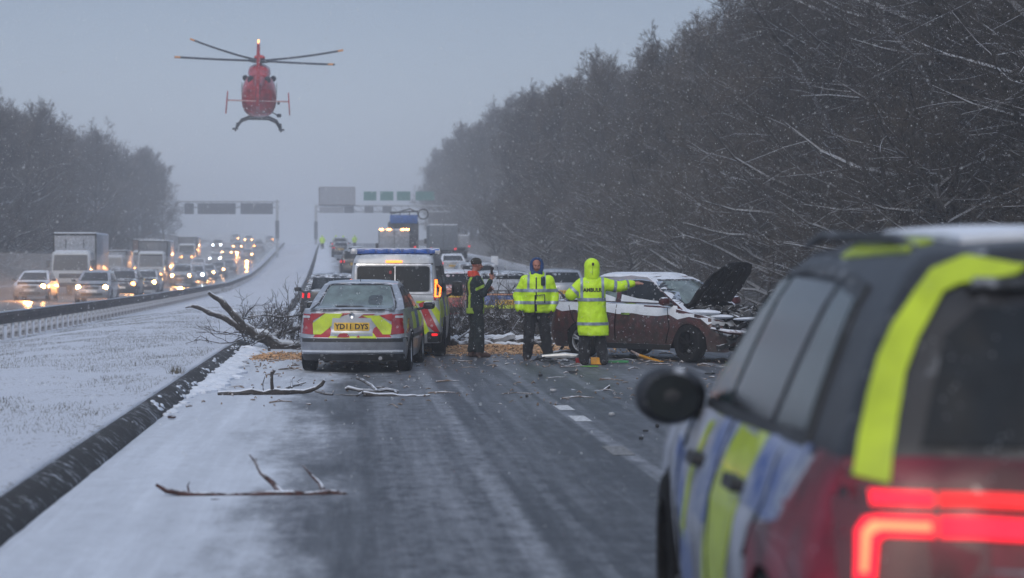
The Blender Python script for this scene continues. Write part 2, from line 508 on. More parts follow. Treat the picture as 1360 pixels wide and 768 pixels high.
track = mth(n, l, 'MAXIMUM', track, mth(n, l, 'MULTIPLY', bandf(n, l, uu, 2.46, .05, .06), .20))
track = mth(n, l, 'MAXIMUM', track, mth(n, l, 'MULTIPLY', bandf(n, l, uu, 4.4, .5, .5), .10))
track = mth(n, l, 'MAXIMUM', track, mth(n, l, 'MULTIPLY', bandf(n, l, uu, 6.1, .05, .06), .30))
for _u, _w, _a in ((.30, .02, .16), (.52, .015, .14), (.80, .02, .16), (1.45, .03, .12), (3.3, .05, .10), (5.2, .05, .12)):
    track = mth(n, l, 'MAXIMUM', track, mth(n, l, 'MULTIPLY', bandf(n, l, mth(n, l, 'ADD', uu, mth(n, l, 'MULTIPLY', mth(n, l, 'SUBTRACT', big, .5), .25)), _u, _w, .035), _a))
track = mth(n, l, 'MULTIPLY', track, mrange(n, l, mid, .36, .58, .25, 1))
thin = mth(n, l, 'MULTIPLY', mrange(n, l, streak, .40, .75), .17)
thin = mth(n, l, 'ADD', thin, mth(n, l, 'MULTIPLY', mrange(n, l, streak2, .45, .8), .10))
thin = mth(n, l, 'ADD', thin, mth(n, l, 'MULTIPLY', mrange(n, l, cross, .5, .8), .06))
fac = mth(n, l, 'ADD', mth(n, l, 'ADD', mth(n, l, 'MULTIPLY', edge, .80), track), thin)
rsh = mth(n, l, 'MULTIPLY', mrange(n, l, uj, 11.2, 13.4), .5)         # snow on the hard shoulder
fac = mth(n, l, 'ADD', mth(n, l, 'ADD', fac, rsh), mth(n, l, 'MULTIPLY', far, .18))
fac = mth(n, l, 'ADD', fac, mth(n, l, 'MULTIPLY', mth(n, l, 'SUBTRACT', mth(n, l, 'ADD', mth(n, l, 'MULTIPLY', grain, .5), mth(n, l, 'MULTIPLY', mid, .5)), .5), 1.25), clamp=True)
gl = tnoise(n, l, v, 22, 10, .85)
asph = cmix(n, l, mrange(n, l, gl, .3, .7), (.014, .017, .022), (.056, .062, .076))
c = cmix(n, l, fac, asph, (.70, .75, .83))
b = n['Principled BSDF']; l.new(c, b.inputs['Base Color'])
b.inputs['Specular IOR Level'].default_value = .3
l.new(mrange(n, l, fac, .0, .6, .5, .9), b.inputs['Roughness'])
bp = N(n, 'Bump'); bp.inputs['Strength'].default_value = .45; bp.inputs['Distance'].default_value = .007
l.new(mth(n, l, 'ADD', gl, grain), bp.inputs['Height']); l.new(bp.outputs[0], b.inputs['Normal'])

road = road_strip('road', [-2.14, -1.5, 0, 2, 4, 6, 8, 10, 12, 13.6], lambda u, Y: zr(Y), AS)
tag(road, 'wet motorway carriageway with snow along its kerb and thin tyre streaks', kind='structure')

SL, n, l = nodes_of('slushy_asphalt')
uvn = N(n, 'UVMap'); v = uvn.outputs[0]
sp = N(n, 'SeparateXYZ'); l.new(v, sp.inputs[0]); uu = sp.outputs[0]
s1 = tnoise(n, l, mapping(n, l, v, (1, .04, 1)), 2.2, 6, .65)
s2 = tnoise(n, l, v, 7, 6, .75)
c = cmix(n, l, mrange(n, l, mth(n, l, 'ADD', s1, mth(n, l, 'MULTIPLY', s2, .35)), .55, .8), (.06, .05, .042), (.36, .35, .34))
edge = mrange(n, l, uu, -21.5, -23.2)
edge2 = mrange(n, l, uu, -10.6, -10.1)
c = cmix(n, l, mth(n, l, 'MAXIMUM', edge, edge2), c, (.68, .72, .8))
b = n['Principled BSDF']; l.new(c, b.inputs['Base Color']); b.inputs['Roughness'].default_value = .22
road2 = road_strip('road', [-24.1, -22, -19, -15, -12, -10.05], zgl, SL)
tag(road2, 'slushy opposite carriageway full of oncoming traffic', kind='structure')

# kerb face along the verge: dark stone with snow caught on it
KB, n, l = nodes_of('kerb_stone')
tc = N(n, 'TexCoord'); v = tc.outputs['Object']
k1 = tnoise(n, l, mapping(n, l, v, (1, 1, .2)), 7, 9, .75)
k2 = tnoise(n, l, v, 1.1, 4)
f = mrange(n, l, mth(n, l, 'ADD', k1, mth(n, l, 'MULTIPLY', k2, .3)), .68, .84)
c = cmix(n, l, mth(n, l, 'MULTIPLY', f, .8), (.028, .027, .028), (.6, .64, .7))
b = n['Principled BSDF']; l.new(c, b.inputs['Base Color']); b.inputs['Roughness'].default_value = .8
bp = N(n, 'Bump'); bp.inputs['Strength'].default_value = .8; bp.inputs['Distance'].default_value = .03
l.new(k1, bp.inputs['Height']); l.new(bp.outputs[0], b.inputs['Normal'])
ys = list(np.arange(-20, 50, .25)) + list(np.arange(50, 120, 1)) + list(np.arange(120, 480, 6))
V, F = [], []
prof = [(-2.10, -.02), (-2.12, .03), (-2.17, .07), (-2.22, .115), (-2.30, .15), (-2.42, .12)]
for Y in ys:
    for (u, z) in prof:
        q = .009 * mnoise.noise(Vector((Y * 2.3, u * 9, z * 7)))
        V.append((u - float(sh(Y)) + q, Y, float(zr(Y)) + z * (1 if z < 0 else 1 - .45 * min(1, max(0, (Y - 38) / 8))) + q * .6))
k = len(prof)
for j in range(len(ys) - 1):
    for i in range(k - 1): F.append((j * k + i, (j + 1) * k + i, (j + 1) * k + i + 1, j * k + i + 1))
kerb = mesh_np('kerb', V, F, KB, smooth=True)
tag(kerb, 'dark stone kerb between the verge and the fast lane', kind='structure')

# snow drifted against the kerb foot and along its lip
mb = MB()
for i in range(330):
    Y = rng.uniform(23, 60) if i > 190 else rng.uniform(26, 41)
    close = 27 < Y < 41
    u = -2.1 + abs(rng.gauss(0, .16 if close else .05))
    r_ = rng.uniform(.015, .10) * (1.1 if close else .5)
    mb.ball((u - float(sh(Y)), Y, float(zr(Y)) + r_ * .15), (r_ * rng.uniform(1, 1.8), r_ * rng.uniform(1, 3), r_ * .55), 7)
for i in range(340):
    Y = rng.uniform(21, 60); w_ = mnoise.noise(Vector((Y * .35, 5, 0)))
    if w_ < -.05: continue
    r_ = rng.uniform(.012, .05); t_ = rng.random()
    mb.ball((-2.12 - .15 * t_ - float(sh(Y)), Y, float(zr(Y)) + .02 + .11 * t_), (r_ * .8, r_ * rng.uniform(1, 2.6), r_ * .7), 6)
o = mb.build('snow', M['snow']); tag(o, 'lumps of snow drifted against the foot of the kerb', kind='stuff')

# worn white road marks
LM = mat('road_paint', (.62, .64, .66), .6, var=.2, vscale=20)
mb = MB()
def mark(u, Y, w=.09, L=.8):
    s_ = float(sh(Y)); z = float(zr(Y)) + .005
    mb.raw([(u - w - s_, Y, z), (u + w - s_, Y, z), (u + w - s_, Y + L, float(zr(Y + L)) + .005), (u - w - s_, Y + L, float(zr(Y + L)) + .005)], [(0, 1, 2, 3)])
mark(2.50, 23.5); mark(2.50, 21.8)
for Y in list(range(58, 300, 9)):
    mark(2.46, Y, .07, 2); mark(6.1, Y, .07, 2)
o = mb.build('road_marking', LM, smooth=False); tag(o, 'worn white lane marks on the wet road', kind='structure')
LM2 = mat('worn_road_paint', (.22, .22, .22), .6, var=.3, vscale=20)
mb = MB(); mark(2.42, 17.9, .10, .9); mark(6.1, 30, .08, 2); mark(6.1, 21, .08, 2)
o = mb.build('road_marking', LM2, smooth=False); tag(o, 'almost worn away lane mark on the wet road', kind='structure')

# grass tips standing out of the verge snow
GR = mat('dry_grass', (.11, .10, .075), .9, var=.3, vscale=3)
K = 80000
Yg = 9 + 70 * nrg.random(K) ** 1.3
ug = -9.1 + 6.6 * nrg.random(K)
keep = np.array([mnoise.noise(Vector((a * .55, b_ * .3, 2))) + .4 * mnoise.noise(Vector((a * 2.1, b_ * 1.4, 5))) > -.08 for a, b_ in zip(ug, Yg)])
Yg, ug = Yg[keep], ug[keep]; K = len(Yg)
zg = np.array([ground_z(float(a), float(b_)) + .05 * mnoise.noise(Vector((a * .35, b_ * .22, 0))) for a, b_ in zip(ug, Yg)]) - .01
h = nrg.uniform(.02, .055, K); a_ = nrg.uniform(0, 6.28, K); w = .0035
dx, dy = np.cos(a_) * w, np.sin(a_) * w
lx, ly = nrg.normal(0, .02, K), nrg.normal(0, .02, K)
B = np.stack([ug - sh(Yg), Yg, zg], 1)
V = np.stack([B + np.stack([dx, dy, 0 * dx], 1), B - np.stack([dx, dy, 0 * dx], 1), B + np.stack([lx, ly, h], 1)], 1).reshape(-1, 3)
F = np.arange(3 * K).reshape(-1, 3)
o = mesh_np('grass', V, F, GR); tag(o, 'short dry grass tips poking through the verge snow', kind='stuff')
# ------------------------------------------------------------------ bare winter trees
def grow(seed, H=14.0, low=.08, spread=4.2, n1=30, n2=9, n3=7, n4=4, rtw=.011, up=.55, r0=.20):
    """vectorised branching: returns trunk poly-line points and arrays of segments (p0, p1, r0, r1)"""
    g = np.random.default_rng(seed)
    k = 10
    tr = np.zeros((k, 3)); tr[:, 2] = np.linspace(0, H * .93, k)
    tr[1:, 0] += np.cumsum(g.normal(0, .14, k - 1)); tr[1:, 1] += np.cumsum(g.normal(0, .14, k - 1))
    rad = np.linspace(r0, .035, k)
    segs_big, segs_small = [], []
    def unit(v): return v / (np.linalg.norm(v, axis=-1, keepdims=True) + 1e-9)
    def chain(base, dirs, L, nseg, ra, rb, wob, lift, store):
        """base (n,3) dirs (n,3) L (n) -> nodes (n, nseg+1, 3)"""
        pts = [base]; d = dirs.copy()
        for i in range(nseg):
            d = unit(d + g.normal(0, wob, d.shape) + np.array([0, 0, lift]))
            pts.append(pts[-1] + d * (L / nseg)[:, None])
        pts = np.stack(pts, 1)
        t = np.linspace(0, 1, nseg + 1)
        rr = ra[:, None] * (1 - t) + rb * t
        for i in range(nseg): store.append((pts[:, i], pts[:, i + 1], rr[:, i], rr[:, i + 1]))
        return pts, d
    # first order limbs
    hs = g.uniform(low, .97, n1) ** .85
    zz = hs * H * .93
    bx = np.interp(zz, tr[:, 2], tr[:, 0]); by = np.interp(zz, tr[:, 2], tr[:, 1])
    az = g.uniform(0, 6.283, n1)
    inc = up * (.4 + .9 * hs) + g.normal(0, .15, n1)
    d = np.stack([np.cos(az) * np.cos(inc), np.sin(az) * np.cos(inc), np.sin(inc)], 1)
    L1 = spread * (.42 + .62 * np.sin(math.pi * np.clip(hs * .82 + .12, 0, 1))) * g.uniform(.7, 1.2, n1)
    L1 = np.maximum(L1, 1.2)
    p1, _ = chain(np.stack([bx, by, zz], 1), d, L1, 5, .026 * L1 + .01, .015, .16, .05, segs_big)
    def children(pts, Lp, nch, lo, lf, nseg, ra, rb, wob, lift, store, ang=.75):
        n, m, _ = pts.shape
        t = g.uniform(lo, 1, (n, nch)); f = t * (m - 1); i0 = np.minimum(f.astype(int), m - 2); fr = (f - i0)[..., None]
        ix = np.arange(n)[:, None]
        base = pts[ix, i0] * (1 - fr) + pts[ix, i0 + 1] * fr
        par = unit(pts[ix, i0 + 1] - pts[ix, i0])
        dd = unit(par + g.normal(0, ang, par.shape) + np.array([0, 0, .18]))
        L = (Lp[:, None] * lf * (1.15 - .6 * t) * g.uniform(.7, 1.3, (n, nch))).ravel()
        pp, _ = chain(base.reshape(-1, 3), dd.reshape(-1, 3), L, nseg, np.full(n * nch, ra), rb, wob, lift, store)
        return pp, L
    p2, L2 = children(p1, L1, n2, .15, .48, 3, .016, .009, .22, .04, segs_big)
    p3, L3 = children(p2, L2, n3, .1, .55, 2, rtw, rtw * .8, .28, .05, segs_small)
    if n4: children(p3, L3, n4, .1, .6, 1, rtw * .8, rtw * .5, .2, .05, segs_small)
    return tr, rad, segs_big, segs_small
def seg_mesh(segs, k=3):
    V, F, off = [], [], 0
    for (a, b_, ra, rb) in segs:
        a = np.asarray(a); b_ = np.asarray(b_); n_ = len(a)
        t = b_ - a; t = t / (np.linalg.norm(t, axis=1, keepdims=True) + 1e-9)
        ref = np.where(np.abs(t[:, 2:3]) < .9, np.array([[0, 0, 1.]]), np.array([[1., 0, 0]]))
        u = np.cross(t, ref); u /= np.linalg.norm(u, axis=1, keepdims=True) + 1e-9
        w = np.cross(t, u)
        ra = np.broadcast_to(ra, n_)[:, None]; rb = np.broadcast_to(rb, n_)[:, None]
        q = []
        for e, rr in ((a, ra), (b_, rb)):
            for j in range(k):
                an = 2 * math.pi * j / k
                q.append(e + (u * math.cos(an) + w * math.sin(an)) * rr)
        q = np.stack(q, 1)                       # n, 2k, 3
        base = off + np.arange(n_)[:, None] * 2 * k
        for j in range(k):
            F.append(np.concatenate([base + j, base + (j + 1) % k, base + k + (j + 1) % k, base + k + j], 1))
        V.append(q.reshape(-1, 3)); off += n_ * 2 * k
    return np.concatenate(V), np.concatenate(F)
TREE_PROTO = []
def tree_proto(seed, **k):
    tw = k.pop('twig', M['twig'])
    tr, rad, big, small = grow(seed, **k)
    root = bpy.data.objects.new('bare_tree', None)
    mb = MB(); mb.tube([tuple(p) for p in tr], list(rad), 8)
    t = mb.build('trunk', M['bark'], root); t.data.transform(Matrix.Translation((0, 0, -.3)))
    V1, F1 = seg_mesh(big, 4); V2, F2 = seg_mesh(small, 3)
    V = np.concatenate([V1, V2]); F = np.concatenate([F1, F2 + len(V1)])
    mi = np.concatenate([np.zeros(len(F1)), np.ones(len(F2))])
    V = V - np.array([0, 0, .3])
    c = mesh_np('crown', V, F, [M['bark'], tw], root, mi=mi)
    COL.objects.unlink(t); COL.objects.unlink(c)
    return root, t, c
def plant(proto, loc, rz, sc, label, group, lean=(0, 0), cat='tree', name='bare_tree'):
    root, t, c = proto
    r_ = thing(name, label, cat, loc, rz, group, rot=(lean[0], lean[1], rz))
    r_.scale = (sc, sc, sc)
    for ch in (t, c):
        d = ch.copy(); d.parent = r_; COL.objects.link(d)
    return r_
protos = [tree_proto(11 + i, H=13.5 + i % 3, low=.05, spread=4.9 + .3 * (i % 2), n1=38, n2=10, n3=9, n4=4, up=.95, twig=M['twig'] if i % 2 else M['twig_brown']) for i in range(6)]
bush_protos = [tree_proto(50 + i, H=5.5, low=.0, spread=3.4, n1=26, n2=9, n3=8, n4=3, rtw=.007, r0=.06, up=.7, twig=M['twig_brown']) for i in range(3)]
near_protos = [tree_proto(80 + i, H=14, low=.08, spread=6.8, n1=34, n2=10, n3=8, n4=4, rtw=.010, up=.45) for i in range(3)]
def side_tree(side, i, u, Y, sc, pr, label, group, cat='tree', name='bare_tree'):
    X = u - float(sh(Y))
    z = ground_z(u, Y)
    return plant(pr, (X, Y, z), rng.uniform(0, 6.28), sc, label, group, (rng.uniform(-.06, .06), rng.uniform(-.06, .06)), cat, name)
# right-hand wood
rng = random.Random(31)
cnt = 0
Y = 34.0; row = 0
while Y < 430:
    step = 4.2 if Y < 110 else (6 if Y < 200 else 9)
    for k_, u0 in enumerate((18.5, 23.5, 29.5, 37)):
        if Y > 330 and k_ == 3: continue
        if 205 < Y < 240: continue
        u = u0 + rng.uniform(-1.4, 1.4) + (3.5 if Y > 240 else 0); yy_ = Y + rng.uniform(-.4, .4) * step
        front = k_ == 0
        near = Y < 75
        pr = rng.choice(near_protos) if (near and k_ < 2) else rng.choice(protos)
        sc = rng.uniform(.88, 1.12) * (1.0 if k_ else .86) * (1 + .12 * (k_ == 2))
        if 75 < Y < 98: sc = rng.uniform(.84, .90)
        elif 98 <= Y < 205: sc = rng.uniform(.76, .82) if Y < 145 else rng.uniform(.84, .92)
        elif Y >= 240: sc *= 1.14
        lab = ('snow dusted bare tree at the near front edge of the right wood' if near else 'hazy bare tree at the front edge of the right wood') if front else \
              ('snow dusted bare tree deep in the near right wood' if near else 'hazy bare tree deep in the far right wood')
        side_tree(1, cnt, u, yy_, sc, pr, lab, 'bare trees of the right-hand wood' + (' edge' if front else ' interior') + (' near' if near else ' far'))
        cnt += 1
    Y += step
cntL = 0; Y = 92.0
while Y < 345:
    step = 7 if Y < 200 else 9
    for k_, u0 in enumerate((-29.5, -36, -44)):
        u = u0 + rng.uniform(-1.6, 1.6); yy_ = Y + rng.uniform(-.4, .4) * step
        sc = rng.uniform(.94, 1.04) * (.92, .98, 1.04)[k_]
        side_tree(-1, cntL, u, yy_, sc, rng.choice(protos), 'bare tree at the front of the wood beyond the oncoming traffic' if k_ == 0 else 'bare tree deep in the wood beyond the oncoming traffic',
                  'bare trees of the left-hand wood' + (' edge' if k_ == 0 else ' interior'))
        cntL += 1
    Y += step
# undergrowth bushes at the foot of both woods
nb = 0
for i in range(88):
    Y = 34 + i * 1.9 + rng.uniform(-1, 1); u = rng.uniform(14.7, 18.5)
    side_tree(1, i, u, Y, rng.uniform(.6, 1.0), rng.choice(bush_protos), 'brown leafless bush at the foot of the right wood', 'leafless bushes at the foot of the right wood', 'bush', 'bare_bush'); nb += 1
for i in range(52):
    Y = 72 + i * 3.6 + rng.uniform(-1, 1); u = rng.uniform(-28, -25.5)
    side_tree(-1, i, u, Y, rng.uniform(.6, 1.0), rng.choice(bush_protos), 'leafless bush at the foot of the wood beyond the oncoming traffic', 'leafless bushes at the foot of the left wood', 'bush', 'bare_bush'); nb += 1
print('trees', cnt, cntL, 'bushes', nb)
# ------------------------------------------------------------------ vehicle shells
def half_ring(nside, ncor, nend):
    ax, bx, v, by = [], [], [], []
    for i in range(nend + 1): ax.append(i / nend); bx.append(0); v.append(1); by.append(1)
    for i in range(1, ncor + 1):
        p = math.pi / 2 * i / ncor; ax.append(1); bx.append(math.sin(p)); v.append(1); by.append(math.cos(p))
    for i in range(1, nside + 1): ax.append(1); bx.append(1); v.append(1 - i / nside); by.append(0)
    for i in range(1, ncor + 1):
        p = math.pi / 2 * i / ncor; ax.append(1); bx.append(math.cos(p)); v.append(0); by.append(-math.sin(p))
    for i in range(1, nend + 1): ax.append(1 - i / nend); bx.append(0); v.append(0); by.append(-1)
    return [np.array(q, float) for q in (ax, bx, v, by)]
def shell(mb, sp, q, nt=12, crown=True, bottom=False, mi=0, nacross=12, deform=None):
    """sp: w, wz table, wy table, zb, zt table over y, yr/yf tables over z, rcx, rcy, bowf, bowr, arches"""
    ax, bx, v, by = half_ring(int(34 * q), max(4, int(7 * q)), max(4, int(9 * q)))
    yr, yf = sp['yr'], sp['yf']
    zm = sp['zmid']
    def pos(z, zi=None):
        a0 = tab(yr, z); a1 = tab(yf, z)
        w0 = sp['w'] * tab(sp['wz'], z)
        ynom = a0 + sp['rcy'] + v * (a1 - a0 - 2 * sp['rcy']) + by * sp['rcy']
        w = w0 * tab(sp['wy'], ynom)
        x = ax * (w - sp['rcx']) + bx * sp['rcx']
        y = ynom - sp['bowf'] * ax ** 2 * np.maximum(by, 0) + sp['bowr'] * ax ** 2 * np.maximum(-by, 0)
        return x, y
    x0, y0 = pos(np.full(len(ax), zm))
    zb = np.full(len(ax), sp['zb'], float)
    for (yc, Rr, zc) in sp.get('arches', []):
        d = np.abs(y0 - yc); m = (d < Rr) & (x0 > sp['w'] * .6)
        zb = np.where(m, np.maximum(zb, zc + np.sqrt(np.maximum(Rr ** 2 - d ** 2, 0))), zb)
    zt = tab(sp['zt'], y0) if isinstance(sp['zt'], list) else np.full(len(ax), sp['zt'])
    rows = []
    for i in range(nt + 1):
        t = i / nt
        z = zb + (zt - zb) * t
        x, y = pos(z)
        rows.append(np.stack([x, y, z], 1))
    rows = np.stack(rows)                       # nt+1, H, 3
    if deform is not None: rows = deform(rows)
    H = len(ax)
    for sgn in (1, -1):
        V = rows.copy(); V[..., 0] *= sgn
        F = [(i * H + j, i * H + j + 1, (i + 1) * H + j + 1, (i + 1) * H + j) for i in range(nt) for j in range(H - 1)]
        mb.raw(V.reshape(-1, 3), F, mi)
    def cap(r, cr, flip=False):
        V, F = [], []
        for j in range(H):
            for k in range(nacross + 1):
                s_ = 1 - 2 * k / nacross
                zz = r[j, 2] + (cr * (1 - abs(s_) ** 2.4) * min(1, abs(r[j, 0]) / (sp['w'] * .6)) if cr else 0)
                V.append((r[j, 0] * s_, r[j, 1], zz))
        n_ = nacross + 1
        for j in range(H - 1):
            for k in range(nacross): F.append((j * n_ + k, j * n_ + k + 1, (j + 1) * n_ + k + 1, (j + 1) * n_ + k))
        mb.raw(V, F, mi)
    if crown: cap(rows[-1], sp.get('crown', .04))
    if bottom: cap(rows[0], 0)
class Car:
    def __init__(s, name, label, cat, body, house, paint, q=1.0, group=None, deform=None, hmat=None, under=True):
        s.root = thing(name, label, cat, (0, 0, 0), 0, group)
        s.sp = body; s.q = q
        mb = MB(); shell(mb, body, q, nt=int(13 * q) + 2, crown=True, deform=deform)
        s.body = mb.build('body', paint, None, angle=50)
        s._weld(s.body)
        mh = MB()
        if house:
            shell(mh, house, q, nt=int(8 * q) + 2, crown=True)
            s.roof = mh.build('roof', hmat or paint, None, angle=60); s._weld(s.roof); s.roof.parent = s.root
        s.body.parent = s.root
        s.ry = min(a for _, a in body['yr']); s.fy = max(a for _, a in body['yf'])
        vs = [v.co.copy() for v in s.body.data.vertices]; fs = [tuple(p.vertices) for p in s.body.data.polygons]
        if house:
            b = len(vs); vs += [v.co.copy() for v in s.roof.data.vertices]; fs += [tuple(i + b for i in p.vertices) for p in s.roof.data.polygons]
        s.bvh = BVHTree.FromPolygons(vs, fs)
        if under:
            yr = min(a for _, a in body['yr']); yf = max(a for _, a in body['yf'])
            u = MB(); u.box((0, (yr + yf) / 2, body['zb'] + .17), (body['w'] * 1.28, yf - yr - .5, .30), .03)
            u.box((0, (yr + yf) / 2, body['zb'] + .48), (body['w'] * 1.4, yf - yr - .6, .42), .03) if body.get('arches') else 0
            u.build('underbody', M['under'], s.root)
    @staticmethod
    def _weld(o):
        bm = bmesh.new(); bm.from_mesh(o.data)
        bmesh.ops.remove_doubles(bm, verts=bm.verts[:], dist=.0006)
        bmesh.ops.recalc_face_normals(bm, faces=bm.faces[:])
        bm.to_mesh(o.data); bm.free()
        o.data.polygons.foreach_set('use_smooth', [True] * len(o.data.polygons))
        try: o.data.set_sharp_from_angle(angle=R(48))
        except Exception: pass
    AX = {'rear': (0, 2, Vector((0, 1, 0)), -8), 'front': (0, 2, Vector((0, -1, 0)), 8),
          'left': (1, 2, Vector((1, 0, 0)), -4), 'right': (1, 2, Vector((-1, 0, 0)), 4), 'top': (0, 1, Vector((0, 0, -1)), 5)}
    def _proj(s, a, b, side, off):
        i, j, d, far = s.AX[side]
        o = Vector((0, 0, 0)); o[i] = a; o[j] = b
        k = 3 - i - j; o[k] = far
        h, nn, _, _ = s.bvh.ray_cast(o, d)
        if h is not None and side == 'rear' and abs(a) > .68 * s.sp['w'] and h.y > s.ry + 1.0: h = None
        if h is not None and side in ('left', 'right') and (abs(h.x) < .45 * s.sp['w'] or h.x * d.x > 0): h = None
        if h is None:
            o2 = o.copy(); o2[k] = (s.ry + .22 if side == 'rear' else s.fy - .3 if side == 'front' else (-.8 if side == 'left' else .8 if side == 'right' else 1.4))
            h, nn, _, _ = s.bvh.find_nearest(o2)
        if nn.dot(d) > 0: nn = -nn
        nn = (nn - d * .5).normalized()
        return h + nn * off, nn
    def patch(s, name, polys, side, m, off=.006, g=.07, parent=None, smooth=True, skirt=.006):
        """project one or more outlines onto the shell as a thin raised skin"""
        if not isinstance(polys[0][0], (tuple, list)): polys = [polys]
        mb = MB()
        for poly in polys:
            bm = bmesh.new()
            vs = [bm.verts.new((a, b, 0)) for a, b in poly]
            try: bm.faces.new(vs)
            except ValueError: bm.free(); continue
            for ax_ in (0, 1):
                lo = min(p[ax_] for p in poly); hi = max(p[ax_] for p in poly)
                k = math.ceil(lo / g)
                while k * g < hi:
                    co = Vector((0, 0, 0)); co[ax_] = k * g; no = Vector((0, 0, 0)); no[ax_] = 1
                    bmesh.ops.bisect_plane(bm, geom=bm.verts[:] + bm.edges[:] + bm.faces[:], plane_co=co, plane_no=no)
                    k += 1
            bmesh.ops.triangulate(bm, faces=bm.faces[:])
            bm.verts.index_update()
            top = []; low = []
            for v in bm.verts:
                h, nn = s._proj(v.co.x, v.co.y, side, off); top.append(h); low.append(h - nn * (off + skirt))
            faces = [[v.index for v in f.verts] for f in bm.faces]
            n_ = len(top)
            sk = []
            for e_ in bm.edges:
                if len(e_.link_faces) == 1: a, b = e_.verts[0].index, e_.verts[1].index; sk.append((a, b, b + n_, a + n_))
            mb.raw(top + low, faces + sk)
            bm.free()
        return mb.build(name, m, parent or s.root, smooth=smooth, angle=35)
    def line(s, name, pts, side, m, w=.012, off=.003, parent=None):
        polys = []
        for a, b in zip(pts, pts[1:]):
            d = Vector((b[0] - a[0], b[1] - a[1])); L = d.length
            if L < 1e-6: continue
            d /= L; nn = Vector((-d.y, d.x)) * w / 2
            polys.append([(a[0] + nn.x, a[1] + nn.y), (b[0] + nn.x, b[1] + nn.y), (b[0] - nn.x, b[1] - nn.y), (a[0] - nn.x, a[1] - nn.y)])
        return s.patch(name, polys, side, m, off, .12, parent)
    def text(s, name, txt, cx, cz, size, side, m, off=.012, parent=None, bold=.0, mirror=None):
        me = text_mesh(txt, size, .0008, bold)
        sg = {'rear': 1, 'front': -1, 'left': -1, 'right': 1}[side]
        for v in me.vertices:
            h, nn = s._proj(cx + sg * v.co.x, cz + v.co.y, side, off + v.co.z); v.co = h
        me.materials.append(m)
        return finish(name, me, parent or s.root, smooth=False)
    def wheel(s, x, y, r, w=.22, detail=True, spokes=5, rim=None, steer=0.0):
        sg = 1 if x > 0 else -1
        e = bpy.data.objects.new('wheel', None); e.empty_display_size = .2
        e.location = (x, y, r); e.rotation_euler = (0, 0, steer); link(e, s.root)
        seg = 32 if detail else 18
        mb = MB()
        mb.lathe([(-w / 2, r * .66), (-w / 2, r * .92), (-w / 2 + .02, r * .985), (-w / 4, r), (w / 4, r), (w / 2 - .02, r * .985), (w / 2, r * .92), (w / 2, r * .66), (w / 2 - .03, r * .62), (-w / 2 + .03, r * .62), (-w / 2, r * .66)], seg=seg)
        mb.build('tyre', M['rubber'], e)
        mr_ = MB()
        xo = sg * (w / 2 - .025)
        mr_.lathe([(xo, r * .66), (xo + sg * .012, r * .64), (xo - sg * .005, r * .60), (xo - sg * .05, r * .58)], seg=seg)
        if detail:
            mr_.lathe([(xo - sg * .005, .001), (xo - sg * .005, r * .17), (xo - sg * .03, r * .18)], seg=16)
            for k in range(spokes):
                a = 2 * math.pi * k / spokes + .3
                for da in (-.16, .16):
                    p0 = (xo - sg * .02, math.cos(a + da * 1.2) * r * .10, math.sin(a + da * 1.2) * r * .10)
                    p1 = (xo - sg * .012, math.cos(a + da) * r * .62, math.sin(a + da) * r * .62)
                    mr_.tube([p0, p1], [r * .055, r * .05], 6)
        else:
            mr_.lathe([(xo - sg * .01, .001), (xo - sg * .01, r * .6)], seg=seg)
        mr_.build('rim', rim or M['alloy'], e)
        md = MB(); md.lathe([(xo - sg * .06, .001), (xo - sg * .06, r * .63)], seg=18); md.build('brake_disc', M['under'], e)
        return e
    def mirror(s, x, y, z, m, w=.2, h=.14, d=.1, round_=False):
        sg = 1 if x > 0 else -1
        e = MB()
        if round_: e.ball((x, y, z), (w * .60, d * .62, h * .52), 20)
        else: e.box((x, y, z), (w, d, h), min(w, h, d) * .45)
        o = e.build('wing_mirror', m, s.root)
        a = MB(); a.tube([(x - sg * w * .45, y, z - h * .35), (x - sg * (w * .5 + .10), y + .02, z - h * .5)], .025, 6)
        a.build('mirror_arm', M['plastic'], o)
        g = MB(); g.lathe([(-.003, .001), (-.003, .5), (.003, .5)], axis='y', seg=24); g.v = [(x + p[0] * w * .86, y - d * (.60 if round_ else .5) + p[1] + .004, z + p[2] * h * .8) for p in g.v]
        g.build('mirror_glass', M['glass_dark'], o)
        return o
    def done(s, loc, rz, roll=None):
        s.root.location = loc; s.root.rotation_euler = (roll[0], roll[1], rz) if roll else (0, 0, rz)
        return s.root
def rrect(x0, z0, x1, z1, r=.03, k=3):
    pts = []
    for cx, cz, a0 in ((x1 - r, z1 - r, 0), (x0 + r, z1 - r, 90), (x0 + r, z0 + r, 180), (x1 - r, z0 + r, 270)):
        for i in range(k + 1):
            a = R(a0 + 90 * i / k); pts.append((cx + r * math.cos(a), cz + r * math.sin(a)))
    return pts
def mir(poly): return [(-a, b) for a, b in poly][::-1]

